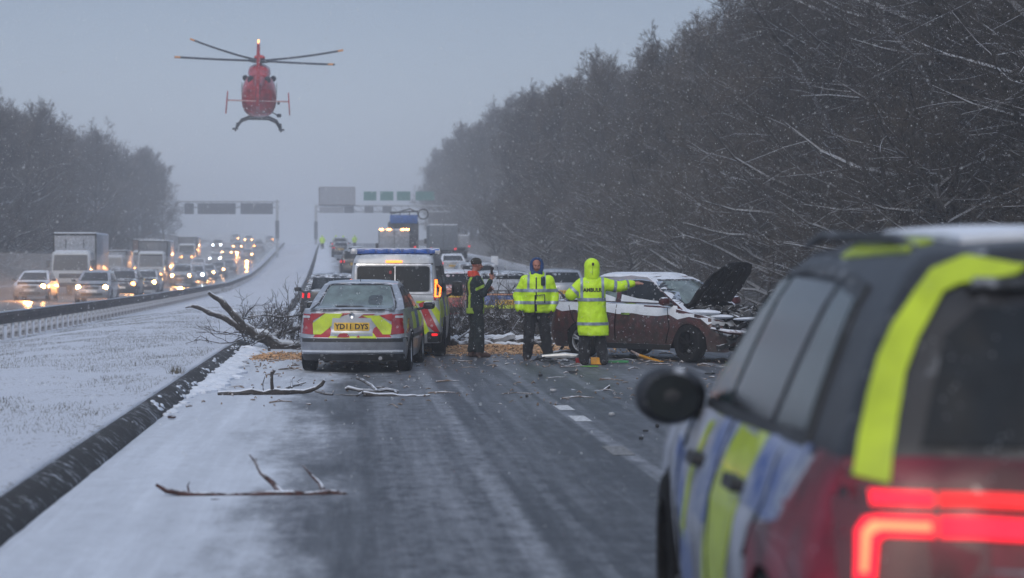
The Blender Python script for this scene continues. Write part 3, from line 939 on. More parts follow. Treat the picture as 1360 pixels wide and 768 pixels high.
def saloon_spec(L=4.55, W=.885, H=1.43):
    h = L / 2
    body = dict(w=W, zmid=.6, zb=.20, rcx=.30, rcy=.34, bowf=.10, bowr=.07, crown=.035,
        wz=[(.18, .93), (.32, .975), (.55, 1.0), (.72, .99), (.9, .955), (1.0, .92)],
        wy=[(-h, .93), (-h * .6, .985), (0, 1), (h * .6, .985), (h, .93)],
        zt=[(-h, .985), (-h * .72, 1.0), (-h * .2, .965), (h * .42, .93), (h * .62, .86), (h * .9, .74), (h, .70)],
        yr=[(.2, -h + .12), (.34, -h + .03), (.45, -h), (.56, -h), (.60, -h + .05), (.64, -h + .075), (.95, -h + .10), (1.02, -h + .14)],
        yf=[(.2, h - .10), (.34, h - .02), (.5, h), (.6, h - .03), (.74, h - .12), (1.0, h - .5)],
        arches=[(-h + 1.0, .36, .31), (h - .92, .36, .31)])
    house = dict(w=W * .93, zmid=1.2, zb=.88, zt=[(-h, H - .06), (-.75, H - .035), (-.1, H), (.3, H - .02), (h, H - .06)], rcx=.20, rcy=.18, bowf=.16, bowr=.14, crown=.03,
        wz=[(.88, 1.0), (.97, .985), (1.15, .90), (H - .12, .79), (H, .70)], wy=[(-h, .90), (-.9, .97), (0, 1), (.9, .97), (h, .9)],
        yr=[(.88, -1.72), (.97, -1.62), (H - .1, -1.05), (H, -.85)], yf=[(.88, 1.30), (.95, 1.18), (H - .1, .42), (H, .20)])
    return body, house
def hatch_spec(L=4.3, W=.9, H=1.52, rearz=None):
    h = L / 2
    b, g = saloon_spec(L, W, H)
    b['zt'] = [(-h, 1.0), (-h * .2, .985), (h * .42, .99), (h * .62, .93), (h * .9, .80), (h, .76)]
    b['yr'] = [(.2, -h + .10), (.34, -h + .02), (.5, -h), (.62, -h + .03), (1.02, -h + .10)]
    g['yr'] = [(.88, -h + .10), (1.0, -h + .12), (H - .1, -h + .42), (H, -h + .55)]
    g['yf'] = [(.88, 1.32), (.99, 1.18), (H - .1, .50), (H, .28)]
    g['zt'] = [(-h, H - .08), (-h * .5, H - .02), (0, H), (.4, H - .02), (h, H - .06)]
    g['wz'] = [(.88, 1.0), (1.0, .985), (1.2, .92), (H - .12, .81), (H, .72)]
    return b, g
def suv_spec(L=4.6, W=.93, H=1.70):
    h = L / 2
    b, g = hatch_spec(L, W, H)
    b['zb'] = .26; b['arches'] = [(-h + .95, .41, .37), (h - .9, .41, .37)]
    b['zt'] = [(-h, 1.12), (-h * .2, 1.09), (h * .42, 1.10), (h * .62, 1.06), (h * .9, .95), (h, .90)]
    b['wz'] = [(.2, .94), (.4, .985), (.65, 1.0), (.9, .98), (1.12, .94)]
    b['yr'] = [(.2, -h + .12), (.40, -h + .02), (.62, -h), (.75, -h + .05), (1.15, -h + .10)]
    b['yf'] = [(.2, h - .12), (.4, h - .02), (.7, h), (.95, h - .08), (1.2, h - .5)]
    g['zb'] = 1.0
    g['yr'] = [(1.0, -h + .10), (1.15, -h + .13), (H - .1, -h + .36), (H, -h + .46)]
    g['yf'] = [(1.0, 1.30), (1.12, 1.18), (H - .1, .55), (H, .35)]
    g['wz'] = [(1.0, 1.0), (1.12, .985), (1.35, .93), (H - .12, .83), (H, .76)]
    return b, g
# ================================================================== silver police saloon, seen from behind
b, g = saloon_spec(4.55, .885, 1.42)
c = Car('police_saloon', 'silver saloon with red and yellow chevrons on its boot, nearest stopped car on the road', 'car', b, g, M['silver'])
h = 4.55 / 2
c.patch('rear_window', [(-.60, 1.01), (-.64, .995), (.64, .995), (.60, 1.01), (.49, 1.335), (.45, 1.355), (-.45, 1.355), (-.49, 1.335)], 'rear', M['glass_mist'], .006)
rw = c.line('window_seal', [(-.655, .985), (.655, .985), (.50, 1.35), (.45, 1.37), (-.45, 1.37), (-.50, 1.35), (-.655, .985)], 'rear', M['plastic'], .022, .010)
hd = c.patch('headrest_silhouette', rrect(.18, 1.06, .40, 1.20, .05), 'rear', mat('dim_glass', (.05, .065, .07), .2, coat=.6, spot=.3), .009)
hd.name = 'headrest'
w_ = MB(); w_.tube([(.12, -1.775, 1.025), (-.06, -1.80, 1.035), (-.30, -1.77, 1.04)], [.022, .016, .012], 6); w_.box((.12, -1.79, 1.015), (.07, .05, .045), .015)
w_.build('rear_wiper', M['plastic'], c.root)
for sg in (1, -1):
    ox = (lambda poly: poly if sg > 0 else mir(poly))
    lt = c.patch('tail_light', ox([(.60, .60), (.845, .62), (.87, .80), (.83, .93), (.62, .915)]), 'rear', M['red_lens'], .012)
    c.patch('reversing_lens', ox(rrect(.66, .86, .78, .895, .012)), 'rear', M['clear_lens'], .018, parent=lt)
    c.patch('tail_light_side', ox([(.62, .60), (.845, .62), (.87, .80), (.83, .93), (.62, .915)]), 'rear', M['red_lens'], .011).name = 'tail_light_housing'
    s_ = 'right' if sg > 0 else 'left'
    c.patch('side_window', [(-1.38, 1.0), (1.02, .99), (.50, 1.31), (-.10, 1.345), (-.80, 1.31)], s_, M['glass_dark'], .005)
    c.line('door_pillar', [(-.28, .97), (-.36, 1.35)], s_, M['plastic'], .07, .010)
    c.line('door_gap', [(-.28, .98), (-.28, .35)], s_, M['plastic'], .012, .002)
    c.line('door_gap', [(.85, .95), (.95, .6), (.80, .30)], s_, M['plastic'], .012, .002)
    c.patch('rub_strip', [(-1.15, .52), (1.15, .52), (1.15, .58), (-1.15, .58)], s_, M['plastic'], .012)
    c.patch('livery_block', [(-.9, .66), (-.35, .66), (-.35, .93), (-.9, .93)], s_, M['hiv_tape'], .004)
    c.patch('livery_block', [(-.3, .66), (.25, .66), (.25, .93), (-.3, .93)], s_, M['blue_tape'], .004)
    c.patch('livery_block', [(.3, .66), (.8, .66), (.8, .93), (.3, .93)], s_, M['hiv_tape'], .004)
    c.mirror(sg * 1.0, .86, 1.0, M['dark_paint'], .20, .13, .10)
    for y in (-h + 1.0, h - .92): c.wheel(sg * .76, y, .315, .215)
# boot livery
c.patch('yellow_chevron', [(-.60, .60), (-.48, .60), (-.20, .84), (-.14, .93), (-.42, .93), (-.615, .78)], 'rear', M['hiv_tape'], .016)
c.patch('yellow_chevron', mir([(-.60, .60), (-.48, .60), (-.30, .84), (-.16, .90), (-.42, .90), (-.615, .75)]), 'rear', M['hiv_tape'], .016)
c.patch('red_chevron', [[(-.60, .56), (-.28, .56), (-.34, .72), (-.44, .78)], [(-.645, .93), (-.645, .80), (-.42, .935)], [(-.22, .87), (-.02, .935), (-.16, .935)]], 'rear', M['red_tape'], .014)
c.patch('red_chevron', [[(.62, .56), (.30, .56), (.34, .70), (.44, .77)], [(.62, .93), (.62, .80), (.42, .90)], [(.10, .865), (.26, .865), (.36, .92), (.18, .92)]], 'rear', M['red_tape'], .014)
c.patch('boot_recess', [(-.33, .575), (.33, .575), (.30, .86), (-.30, .86)], 'rear', M['silver'], .017)
c.patch('yellow_livery_band', [(-.36, .555), (.40, .545), (.33, .625), (-.28, .625)], 'rear', M['hiv_tape'], .020)
c.patch('red_livery_spot', [[(-.22, .56), (-.02, .56), (-.06, .61), (-.12, .625), (-.18, .61)], [(.08, .56), (.14, .56), (.11, .585)]], 'rear', M['red_tape'], .024)
pl = c.patch('number_plate', rrect(-.275, .66, .275, .79, .015), 'rear', M['plate'], .026, g=.2)
c.text('plate_lettering', 'YD11 DYS', 0, .725, .115, 'rear', M['ink'], .031, parent=pl, bold=.003)
em = MB(); em.lathe([(0, .001), (.012, .03), (.016, .04), (0, .045)], axis='y', seg=18)
e_ = em.build('badge', M['chrome'], c.root); e_.location = c._proj(0, .90, 'rear', .0)[0]
e_.rotation_euler = (0, 0, math.pi)
c.line('boot_gap', [(-.66, .955), (.66, .955)], 'rear', M['plastic'], .012, .003)
c.patch('bumper_strip', [(-.84, .49), (.84, .49), (.84, .545), (-.84, .545)], 'rear', M['plastic'], .014)
c.patch('bumper_chrome', [(-.84, .548), (.84, .548), (.84, .56), (-.84, .56)], 'rear', M['chrome'], .016)
c.patch('bumper_valance', [(-.80, .20), (.80, .20), (.80, .30), (-.80, .30)], 'rear', M['plastic'], .012)
c.patch('bumper_snow', [(-.78, .335), (.78, .335), (.78, .36), (-.78, .36)], 'rear', M['snow'], .02).name = 'bumper_ledge'
ex = MB(); ex.tube([(.45, -2.24, .24), (.45, -1.9, .24)], .03, 10); ex.build('exhaust', M['chrome'], c.root)
an = MB(); an.tube([(0, -.82, 1.42), (0, -.9, 1.52)], [.006, .003], 5); an.build('aerial', M['plastic'], c.root)
c.line('roof_gutter', [(-.40, 1.375), (.40, 1.375)], 'rear', M['plastic'], .02, .004)
c.done((.23, 31.6 + h, 0), R(-6))

# ================================================================== boxy police 4x4 with blue light bar
L = 4.6; h = L / 2
b, g = suv_spec(L, .93, 1.86)
b['yr'] = [(.2, -h + .10), (.40, -h + .01), (.6, -h), (.7, -h + .04), (1.3, -h + .05)]
b['rcx'] = .10; b['rcy'] = .12; b['bowr'] = .03
g['rcx'] = .12; g['rcy'] = .12; g['bowr'] = .03; g['w'] = .90
g['yr'] = [(1.0, -h + .05), (1.15, -h + .06), (1.75, -h + .16), (1.86, -h + .22)]
g['wz'] = [(1.0, 1.0), (1.12, .995), (1.6, .93), (1.76, .90), (1.86, .84)]
g['zt'] = 1.86; g['crown'] = .02
c = Car('police_van', 'white boxy police vehicle with blue roof light bar behind the silver saloon', 'van', b, g, M['silver_van'])
c.patch('rear_window', rrect(-.66, 1.20, .66, 1.66, .05), 'rear', M['glass_dark'], .012)
c.line('window_frame', [(-.70, 1.17), (.70, 1.17), (.68, 1.69), (-.68, 1.69), (-.70, 1.17)], 'rear', M['chrome'], .03, .014)
c.line('window_divider', [(.03, 1.20), (.03, 1.66)], 'rear', M['chrome'], .022, .018)
c.line('door_gap', [(.03, 1.17), (.03, .45)], 'rear', M['plastic'], .014, .003)
c.patch('brake_light', rrect(-.14, 1.725, .16, 1.765, .01), 'rear', M['lamp_orange'], .02)
c.patch('window_sticker', rrect(-.08, 1.52, -.03, 1.58, .02), 'rear', M['red_tape'], .016)
c.patch('roof_header', [(-.72, 1.69), (.72, 1.69), (.72, 1.715), (-.72, 1.715)], 'rear', M['plastic'], .008)
for sg in (1, -1):
    ox = (lambda poly: poly if sg > 0 else mir(poly))
    c.patch('tail_light', ox(rrect(.735, 1.04, .84, 1.43, .015)), 'rear', M['red_lens'], .014)
    lt = c.patch('lit_tail_light', ox(rrect(.745, 1.10, .832, 1.42, .012)), 'rear', M['lamp_orange'], .020)
    for zc in (1.16, 1.22, 1.28, 1.34): c.line('lens_rib', ox([(.745, zc), (.832, zc)]), 'rear', M['lamp_red'], .018, .024, parent=lt)
    s_ = 'right' if sg > 0 else 'left'
    c.patch('side_window', [(-2.0, 1.20), (1.05, 1.16), (.68, 1.66), (-1.95, 1.66)], s_, M['glass_dark'], .006)
    c.line('door_pillar', [(-.75, 1.16), (-.80, 1.68)], s_, M['plastic'], .07, .012)
    c.line('door_pillar', [(.25, 1.16), (.20, 1.68)], s_, M['plastic'], .07, .012)
    c.line('door_gap', [(-.75, 1.15), (-.75, .4)], s_, M['plastic'], .014, .003)
    c.line('door_gap', [(.25, 1.15), (.25, .4)], s_, M['plastic'], .014, .003)
    for i, (y0, mm) in enumerate(((-2.15, M['hiv_tape']), (-1.45, M['blue_tape']), (-.75, M['hiv_tape']), (-.05, M['blue_tape']), (.65, M['hiv_tape']))):
        c.patch('livery_block', [(y0, .72), (y0 + .68, .72), (y0 + .68, 1.08), (y0, 1.08)], s_, mm, .005)
    c.patch('yellow_chevron', ox([(.42, .99), (.62, .99), (.88, .55), (.88, .78), (.70, 1.03), (.42, 1.03)][:6]), 'rear', M['hiv_tape'], .012)
    c.patch('red_chevron', ox([(.46, .98), (.56, 1.02), (.84, .46), (.84, .40), (.62, .58)]), 'rear', M['red_tape'], .016)
    c.patch('yellow_chevron', ox([(.30, .98), (.42, .98), (.66, .48), (.58, .42)]), 'rear', M['hiv_tape'], .013)
    c.patch('bumper_corner', ox(rrect(.62, .28, .90, .47, .02)), 'rear', M['plastic'], .02)
    c.patch('fog_light', ox(rrect(.70, .40, .80, .44, .01)), 'rear', M['lamp_red'], .03)
    c.mirror(sg * 1.08, .92, 1.22, M['plastic'], .22, .30, .12)
    for y in (-h + .95, h - .9): c.wheel(sg * .80, y, .375, .25)
lb = MB(); lb.box((0, -1.35, 1.935), (1.66, .30, .10), .03); bar = lb.build('light_bar', M['blue_tape'], c.root)
M['blue_lens'] = mat('blue_lens', (.02, .10, .42), .12, coat=1, spot=.4)
for k in range(6):
    q = MB(); q.box((-.50 + k * .24 + .02, -1.35, 1.94), (.20, .325, .085), .02); q.build('blue_lamp', M['blue_lens'], bar)
for sg in (1, -1):
    q = MB(); q.box((sg * .77, -1.35, 1.935), (.14, .33, .108), .04); q.build('end_lens', M['clear_lens'], bar)
    q = MB(); q.box((sg * .66, -1.35, 1.87), (.05, .2, .06), .01); q.build('bar_foot', M['plastic'], bar)
q = MB(); q.box((0, -1.35, 1.99), (1.62, .24, .02), .008); q.build('bar_cap', M['snow'], bar)
c.done((.93, 37.0 + h, 0), R(-4.5))

# ================================================================== crashed red car, bonnet up
L = 4.45; h = L / 2
b, g = hatch_spec(L, .90, 1.50)
b['zt'] = [(-h, 1.04), (-h * .2, 1.0), (h * .42, .97), (h * .62, .90), (h * .9, .76), (h, .70)]
g['yr'] = [(.88, -h + .14), (1.0, -h + .22), (1.40, -h + .85), (1.50, -h + 1.15)]
g['zt'] = [(-h, 1.40), (-h * .4, 1.46), (-.1, 1.50), (.3, 1.48), (h, 1.42)]
def crush(rows):
    r = rows.copy()
    for i in range(r.shape[0]):
        for j in range(r.shape[1]):
            x, y, z = r[i, j]
            if y > 1.55:
                k_ = min(1, (y - 1.55) / .5)
                nn = mnoise.noise(Vector((x * 3.1, y * 4, z * 4.2))); n2_ = mnoise.noise(Vector((x * 5, y * 3 + 9, z * 7)))
                r[i, j] = (x * (1 - .06 * k_) + .07 * n2_ * k_, y - .10 * k_ + .13 * nn * k_, z + .06 * n2_ * k_ - .03 * k_)
    return r
c = Car('crashed_car', 'crashed dark red car with its bonnet up and snow along its roof and sills', 'car', b, g, M['red_paint'], deform=crush)
for sg in (1, -1):
    s_ = 'right' if sg > 0 else 'left'
    c.patch('side_window', [(-1.62, 1.06), (-.42, 1.03), (-.46, 1.39), (-1.05, 1.345)], s_, M['glass_mist'] if sg > 0 else M['glass_dark'], .006)
    c.patch('side_window', [(-.32, 1.03), (.98, 1.01), (.50, 1.36), (.05, 1.41), (-.36, 1.40)], s_, M['glass_dark'], .006)
    c.line('window_trim', [(-1.68, 1.03), (.98, .985), (.50, 1.375), (.05, 1.425), (-.5, 1.41), (-1.08, 1.36), (-1.68, 1.03)], s_, M['chrome'], .018, .008)
    sn = c.patch('sill_snow', [(-1.60, 1.055), (-.44, 1.035), (-.44, 1.10), (-.7, 1.16), (-1.2, 1.10)], s_, M['snow'], .016); sn.name = 'window_snow'
    sn = c.patch('sill_snow', [(-.30, 1.035), (.9, 1.015), (.55, 1.05), (.1, 1.09), (-.30, 1.16)], s_, M['snow'], .016); sn.name = 'window_snow'
    bs = c.patch('belt_snow', [(-2.1, 1.02), (-1.95, .90), (-1.7, .84), (-1.4, .87), (-1.1, .83), (-.6, .845), (-.3, .81), (0, .835), (.3, .80), (.6, .79), (.85, .82), (1.05, .74), (1.3, .79), (1.55, .76), (1.7, .66), (1.82, .72), (1.8, .83), (1.3, .95), (.95, .975), (-.5, 1.0)], s_, M['snow'], .008)
    c.line('door_gap', [(-.38, .98), (-.38, .36)], s_, M['under'], .014, .010)
    c.line('door_gap', [(-1.55, .95), (-1.42, .72), (-1.28, .55)], s_, M['under'], .014, .010)
    c.line('door_gap', [(.80, .93), (.88, .6), (.78, .32)], s_, M['under'], .014, .010)
    dh = c.patch('door_handle', rrect(-.22, .80, -.02, .835, .01), s_, M['chrome'], .035)
    c.patch('door_handle', rrect(-1.30, .82, -1.10, .855, .01), s_, M['chrome'], .035)
    c.patch('sill_trim', [(-1.0, .205), (.95, .205), (.95, .30), (-1.0, .30)], s_, M['plastic'], .014)
    c.patch('tail_light', [(-2.2, .82), (-1.88, .88), (-1.92, .98), (-2.2, .97)], s_, M['red_lens'], .012)
    c.mirror(sg * 1.0, .86, 1.05, M['red_paint'], .21, .15, .12)
    c.wheel(sg * .78, -h + 1.0, .325, .21, spokes=5)
    c.wheel(sg * .80, h - .95, .325, .21, steer=R(-8 if sg > 0 else -12), rim=M['under'])
c.patch('windscreen', [(-.60, 1.0), (.60, 1.0), (.50, 1.40), (-.50, 1.40)], 'front', M['glass_mist'], .006)
c.line('windscreen_seal', [(-.62, .99), (.62, .99), (.51, 1.415), (-.51, 1.415), (-.62, .99)], 'front', M['plastic'], .025, .010)
c.patch('engine_bay', [(-.68, 1.02), (.68, 1.02), (.66, 1.95), (.4, 2.05), (-.4, 2.05), (-.66, 1.95)], 'top', M['under'], .02)
jb = MB(); r7 = random.Random(3)
for i in range(34):
    x = r7.uniform(-.6, .6); y = r7.uniform(1.15, 2.0); z = .93 - (y - 1.1) * .14
    jb.box((x, y, z), (r7.uniform(.06, .28), r7.uniform(.06, .25), r7.uniform(.05, .14)), .015, Euler((r7.uniform(-.4, .4), r7.uniform(-.4, .4), r7.uniform(0, 3))))
for i in range(16):
    x = r7.uniform(-.6, .6); y = r7.uniform(1.2, 2.0)
    jb.tube([(x, y, .92), (x + r7.uniform(-.2, .2), y + .1, .98), (x + r7.uniform(-.3, .3), y + r7.uniform(-.2, .2), .9)], .014, 5)
jb.build('engine', mat('engine_parts', (.05, .052, .055), .5, spot=.5, snow=.55, var=.4), c.root)
# smashed nose
nz_ = MB()
for i in range(46):
    x = r7.uniform(-.85, .85); z = r7.uniform(.22, .74); y = h - .12 + r7.uniform(-.12, .12) - .15 * (x / .85) ** 2
    nz_.box((x, y, z), (r7.uniform(.08, .32), r7.uniform(.02, .1), r7.uniform(.03, .13)), .01, Euler((r7.uniform(-.5, .5), r7.uniform(-.6, .6), r7.uniform(-.6, .6))))
nz_.build('broken_grille', mat('broken_plastic', (.02, .021, .023), .5, spot=.5, snow=.6, var=.4), c.root)
bp_ = MB()
bp_.tube([(.88, h - .42, .60), (.80, h - .14, .55), (.5, h + .0, .52), (.1, h + .03, .47), (-.25, h - .02, .56)], [.05, .08, .09, .08, .04], 8, flat=.5)
bp_.build('hanging_bumper', mat('scraped_red', (.09, .02, .02), .5, spot=.5, snow=.8, var=.4), c.root)
pp = MB(); pp.box((-.30, h + .01, .64), (.50, .02, .11), .006, Euler((0, .12, .15))); npl = pp.build('number_plate', M['plate_white'], c.root)
me = text_mesh('YJ14', .09, .001); me.materials.append(M['ink'])
t_ = finish('plate_lettering', me, npl, smooth=False); t_.location = (-.30, h + .024, .64); t_.rotation_euler = (R(90), 0, R(180))
hl = c.patch('headlight', [(.42, .62), (.82, .66), (.80, .80), (.50, .75)], 'front', M['clear_lens'], .02)
hl2 = c.patch('headlight', mir([(.42, .62), (.82, .66), (.80, .80), (.50, .75)]), 'front', M['clear_lens'], .02)
q = MB(); q.ball((-.80, h - .27, .77), (.05, .05, .05), 10); q.build('lit_bulb', lamp('lamp_bulb', (1, .62, .4), 9), hl2)
fs = MB(); fs.ball((.70, 1.45, .87), (.15, .42, .05), 12); fs.ball((.62, 1.80, .80), (.16, .25, .04), 12); fs.build('wing_snow', M['snow'], c.root)
fs = MB(); fs.ball((.2, h - .1, .76), (.5, .10, .03), 12); fs.ball((-.5, h - .08, .76), (.3, .09, .03), 12); fs.build('grille_snow', M['snow'], c.root)
rs = MB()
rsp = dict(g); rsp = {**g, 'zb': 1.475, 'zt': 1.515, 'w': g['w'] * 1.0, 'zmid': 1.5, 'crown': .045}
rsp['wz'] = [(1.475, .70), (1.52, .66)]; rsp['yr'] = [(1.475, -h + 1.0), (1.52, -h + 1.1)]; rsp['yf'] = [(1.475, .30), (1.52, .22)]
shell(rs, rsp, .8, nt=3); rs.build('roof_snow', M['snow'], c.root)
# bonnet raised
bm_ = bmesh.new()
outline = [(-.62, 0), (-.64, .35), (-.58, .75), (-.44, .98), (-.2, 1.06), (.2, 1.06), (.44, .98), (.58, .75), (.64, .35), (.62, 0)]
hb = MB(); nx, ny = 14, 12
V = []
for j in range(ny + 1):
    t = j / ny; y = t * 1.06
    wv = np.interp(y, [0, .35, .75, .98, 1.06], [.66, .68, .62, .48, .24])
    for i in range(nx + 1):
        x = (i / nx * 2 - 1) * wv
        z = .07 * (1 - (x / .7) ** 2) - .10 * t * t + .02 * mnoise.noise(Vector((x * 4, y * 4, 1))) + (.05 * max(0, t - .7) * math.sin(x * 9))
        V.append((x, y, z))
F = [(j * (nx + 1) + i, j * (nx + 1) + i + 1, (j + 1) * (nx + 1) + i + 1, (j + 1) * (nx + 1) + i) for j in range(ny) for i in range(nx)]
n_ = len(V); V2 = [(x, y, z - .02) for x, y, z in V]
edge_ = [i for i in range(nx + 1)] + [j * (nx + 1) + nx for j in range(1, ny + 1)] + [ny * (nx + 1) + i for i in range(nx - 1, -1, -1)] + [j * (nx + 1) for j in range(ny - 1, 0, -1)]
F2 = [tuple(i + n_ for i in f[::-1]) for f in F]; F3 = [(a, b_, b_ + n_, a + n_) for a, b_ in zip(edge_, edge_[1:] + edge_[:1])]
hb.raw(V + V2, F + F2 + F3)
M['bonnet'] = mat('bonnet_underside', (.022, .022, .025), .8, spot=.45, var=.3)
bn = hb.build('bonnet', M['bonnet'], c.root); bn.location = (0, 1.05, .99); bn.rotation_euler = (R(50), R(4), 0); bn.scale = (.95, .95, .95)
rib = MB()
for x0, x1 in ((-.45, -.3), (.45, .3), (0, 0)): rib.tube([(x0, .08, .0), (x1, .9, -.06)], .025, 6)
rib.build('bonnet_rib', M['bonnet'], bn)
RH = math.atan2(-(.62), -.785)   # heading (.62,-.785)
c.done((5.60, 36.3, 0), RH, None)
c.root.rotation_euler = (0, 0, math.atan2(-.66, -.75))

# ================================================================== foreground police 4x4, out of focus
L = 4.85; h = L / 2
b, g = suv_spec(L, .955, 1.76)
b['rcx'] = .34; b['rcy'] = .34; b['bowr'] = .15
b['yr'] = [(.2, -h + .14), (.40, -h + .02), (.62, -h), (.78, -h + .05), (.9, -h + .07), (1.2, -h + .13)]
b['zt'] = [(-h, 1.12), (-h * .5, 1.13), (h * .1, 1.10), (h * .42, 1.09), (h * .62, 1.05), (h * .9, .95), (h, .90)]
b['wz'] = [(.2, .95), (.4, .985), (.65, 1.0), (.85, .985), (1.0, .94), (1.13, .885)]
g['wy'] = [(-h, .965), (-.9, .985), (0, 1), (.9, .97), (h, .9)]
g['w'] = .845; g['rcx'] = .28; g['rcy'] = .26; g['bowr'] = .14
g['yr'] = [(1.0, -h + .14), (1.15, -h + .17), (1.62, -h + .42), (1.76, -h + .58)]
g['wz'] = [(1.0, 1.03), (1.12, 1.0), (1.35, .885), (1.55, .77), (1.68, .66), (1.76, .54)]
g['zt'] = [(-h, 1.69), (-h * .6, 1.74), (-.2, 1.765), (.4, 1.74), (h, 1.66)]; g['crown'] = .035
M['blue_dirty'] = mat('salted_blue_livery', (.025, .06, .20), .6, snow=.6, spot=.9, var=.5, vscale=7, color2=(.30, .34, .42))
M['maroon'] = mat('deep_red_livery', (.19, .005, .022), .45, coat=.2, snow=.12, spot=.45, var=.35, vscale=4)
M['roof_dark'] = mat('roof_paint', (.016, .018, .024), .5, coat=.1, snow=.35, spot=.3)
c = Car('police_car', 'blurred police car close by at the right with lit red tail lights', 'car', b, g, mat('liveried_white', (.36, .39, .46), .6, coat=.1, snow=.5, spot=.9, var=.25, vscale=5, grime=.6), q=1.3, hmat=M['roof_dark'])
c.patch('rear_window', [(-.60, 1.19), (.60, 1.19), (.50, 1.48), (.40, 1.56), (-.40, 1.56), (-.50, 1.48)], 'rear', M['glass_dark'], .008)
c.patch('tailgate', [(-.9, .88), (.9, .88), (.86, 1.16), (-.86, 1.16)], 'rear', M['maroon'], .006)
c.patch('tailgate_panel', [(-.64, .60), (.64, .60), (.64, .87), (-.64, .87)], 'rear', M['maroon'], .006)
c.patch('bumper', [(-.9, .26), (.9, .26), (.9, .58), (-.9, .58)], 'rear', M['plastic'], .02)
c.patch('rear_spoiler', [(-.42, 1.60), (.42, 1.60), (.40, 1.63), (-.40, 1.63)], 'rear', M['plastic'], .03)
c.patch('number_plate', rrect(-.26, .68, .26, .79, .01), 'rear', M['plate'], .02)
wv_ = MB(); wv_.tube([(0, -h + .12, 1.2), (.35, -h + .2, 1.25)], .015, 6); wv_.build('rear_wiper', M['plastic'], c.root)
M['dark_red'] = mat('deep_red_lens', (.10, .002, .006), .12, coat=1, spot=.2)
for sg in (1, -1):
    ox = (lambda poly: poly if sg > 0 else mir(poly))
    s_ = 'right' if sg > 0 else 'left'
    hs = c.patch('light_housing', ox([(.45, .86), (.66, .78), (.83, .80), (.83, 1.09), (.45, 1.09)]), 'rear', M['dark_red'], .010)
    c.patch('light_bar', ox([(.585, 1.035), (.74, 1.035), (.74, 1.072), (.585, 1.072)]), 'rear', M['lamp_red_hot'], .020, parent=hs)
    c.patch('light_signature', ox([(.585, .955), (.71, .955), (.728, .94), (.74, .84), (.79, .84), (.78, .965), (.76, 1.00), (.72, 1.01), (.585, 1.01)]), 'rear', M['lamp_red_hot'], .020, parent=hs)
    c.patch('light_core', ox([(.595, .972), (.72, .972), (.745, .955), (.757, .86), (.773, .86), (.764, .965), (.74, .992), (.595, .992)]), 'rear', M['lamp_red_core'], .026, parent=hs)
    c.patch('tailgate_light_bar', ox([(.05, 1.035), (.572, 1.035), (.572, 1.072), (.05, 1.072)]), 'rear', M['lamp_red'], .020)
    c.patch('tailgate_light_bar', ox([(.05, .955), (.572, .955), (.572, 1.01), (.05, 1.01)]), 'rear', M['lamp_red_hot'], .020)
    # glasshouse
    c.patch('side_window', [(-1.46, 1.18), (-.95, 1.16), (-.95, 1.60), (-1.30, 1.57)], s_, M['glass'], .008)
    c.patch('side_window', [(-.86, 1.16), (.06, 1.15), (.04, 1.63), (-.86, 1.61)], s_, mat('reflecting_glass', (.014, .018, .026), .15, spec=.4, spot=.15), .008)
    c.patch('side_window', [(.16, 1.15), (.98, 1.13), (.60, 1.52), (.42, 1.60), (.14, 1.63)], s_, M['glass'], .008)
    c.line('window_trim', [(-1.54, 1.15), (1.05, 1.11), (.62, 1.55), (.42, 1.635), (-.2, 1.66), (-.95, 1.635), (-1.36, 1.60), (-1.54, 1.15)], s_, M['plastic'], .03, .012)
    rl = MB(); rl.tube([(sg * .46, -1.6, 1.70), (sg * .49, -1.2, 1.76), (sg * .50, 0, 1.785), (sg * .48, .5, 1.75)], [.012, .02, .02, .012], 6); rl.build('roof_rail', M['plastic'], c.root)
    # livery
    c.patch('yellow_pillar_stripe', ([(.69, 1.09), (.78, 1.11), (.755, 1.20), (.715, 1.32), (.675, 1.42), (.625, 1.51), (.555, 1.60), (.485, 1.60), (.565, 1.48), (.615, 1.38), (.65, 1.26), (.675, 1.17)]) if sg > 0 else mir([(.69, 1.09), (.78, 1.11), (.755, 1.20), (.715, 1.32), (.675, 1.42), (.625, 1.51), (.555, 1.60), (.485, 1.60), (.565, 1.48), (.615, 1.38), (.65, 1.26), (.675, 1.17)]), 'rear', M['hiv_tape'], .014)
    c.patch('yellow_livery_block', [(-.95, 1.13), (-.35, 1.12), (.15, .30), (-.42, .30)], s_, M['hiv_tape'], .006)
    c.patch('blue_livery_block', [(-1.62, 1.15), (-.98, 1.14), (-.80, .90), (-1.50, .90)], s_, M['blue_dirty'], .006)
    c.patch('blue_livery_block', [(-.30, 1.12), (.05, 1.11), (.32, .72), (-.05, .72)], s_, M['blue_dirty'], .006)
    c.patch('blue_livery_block', [(.80, .90), (1.25, .95), (1.05, .70), (.75, .62)], s_, M['blue_dirty'], .006)
    c.patch('blue_livery_block', [(.40, .62), (.80, .60), (.95, .32), (.45, .30)], s_, M['blue_dirty'], .006)
    c.patch('yellow_livery_line', [(.28, 1.10), (.38, 1.10), (.78, .60), (.70, .55)], s_, M['hiv_tape'], .006)
    c.patch('red_quarter_panel', [(-2.3, 1.15), (-1.75, 1.15), (-1.55, .92), (-1.12, .86), (-1.10, .62), (-1.02, .42), (-1.9, .80), (-2.3, .5)], s_, M['maroon'], .007)
    c.patch('red_quarter_panel', [(-2.32, .5), (-1.9, .45), (-1.9, .80), (-2.3, .9)], s_, M['maroon'], .007)
    c.patch('door_handle', rrect(-.85, .92, -.62, .965, .015), s_, M['plastic'], .05)
    c.patch('door_handle', rrect(.22, .90, .45, .945, .015), s_, M['plastic'], .05)
    c.line('door_gap', [(-.17, 1.12), (-.17, .35)], s_, M['under'], .014, .010)
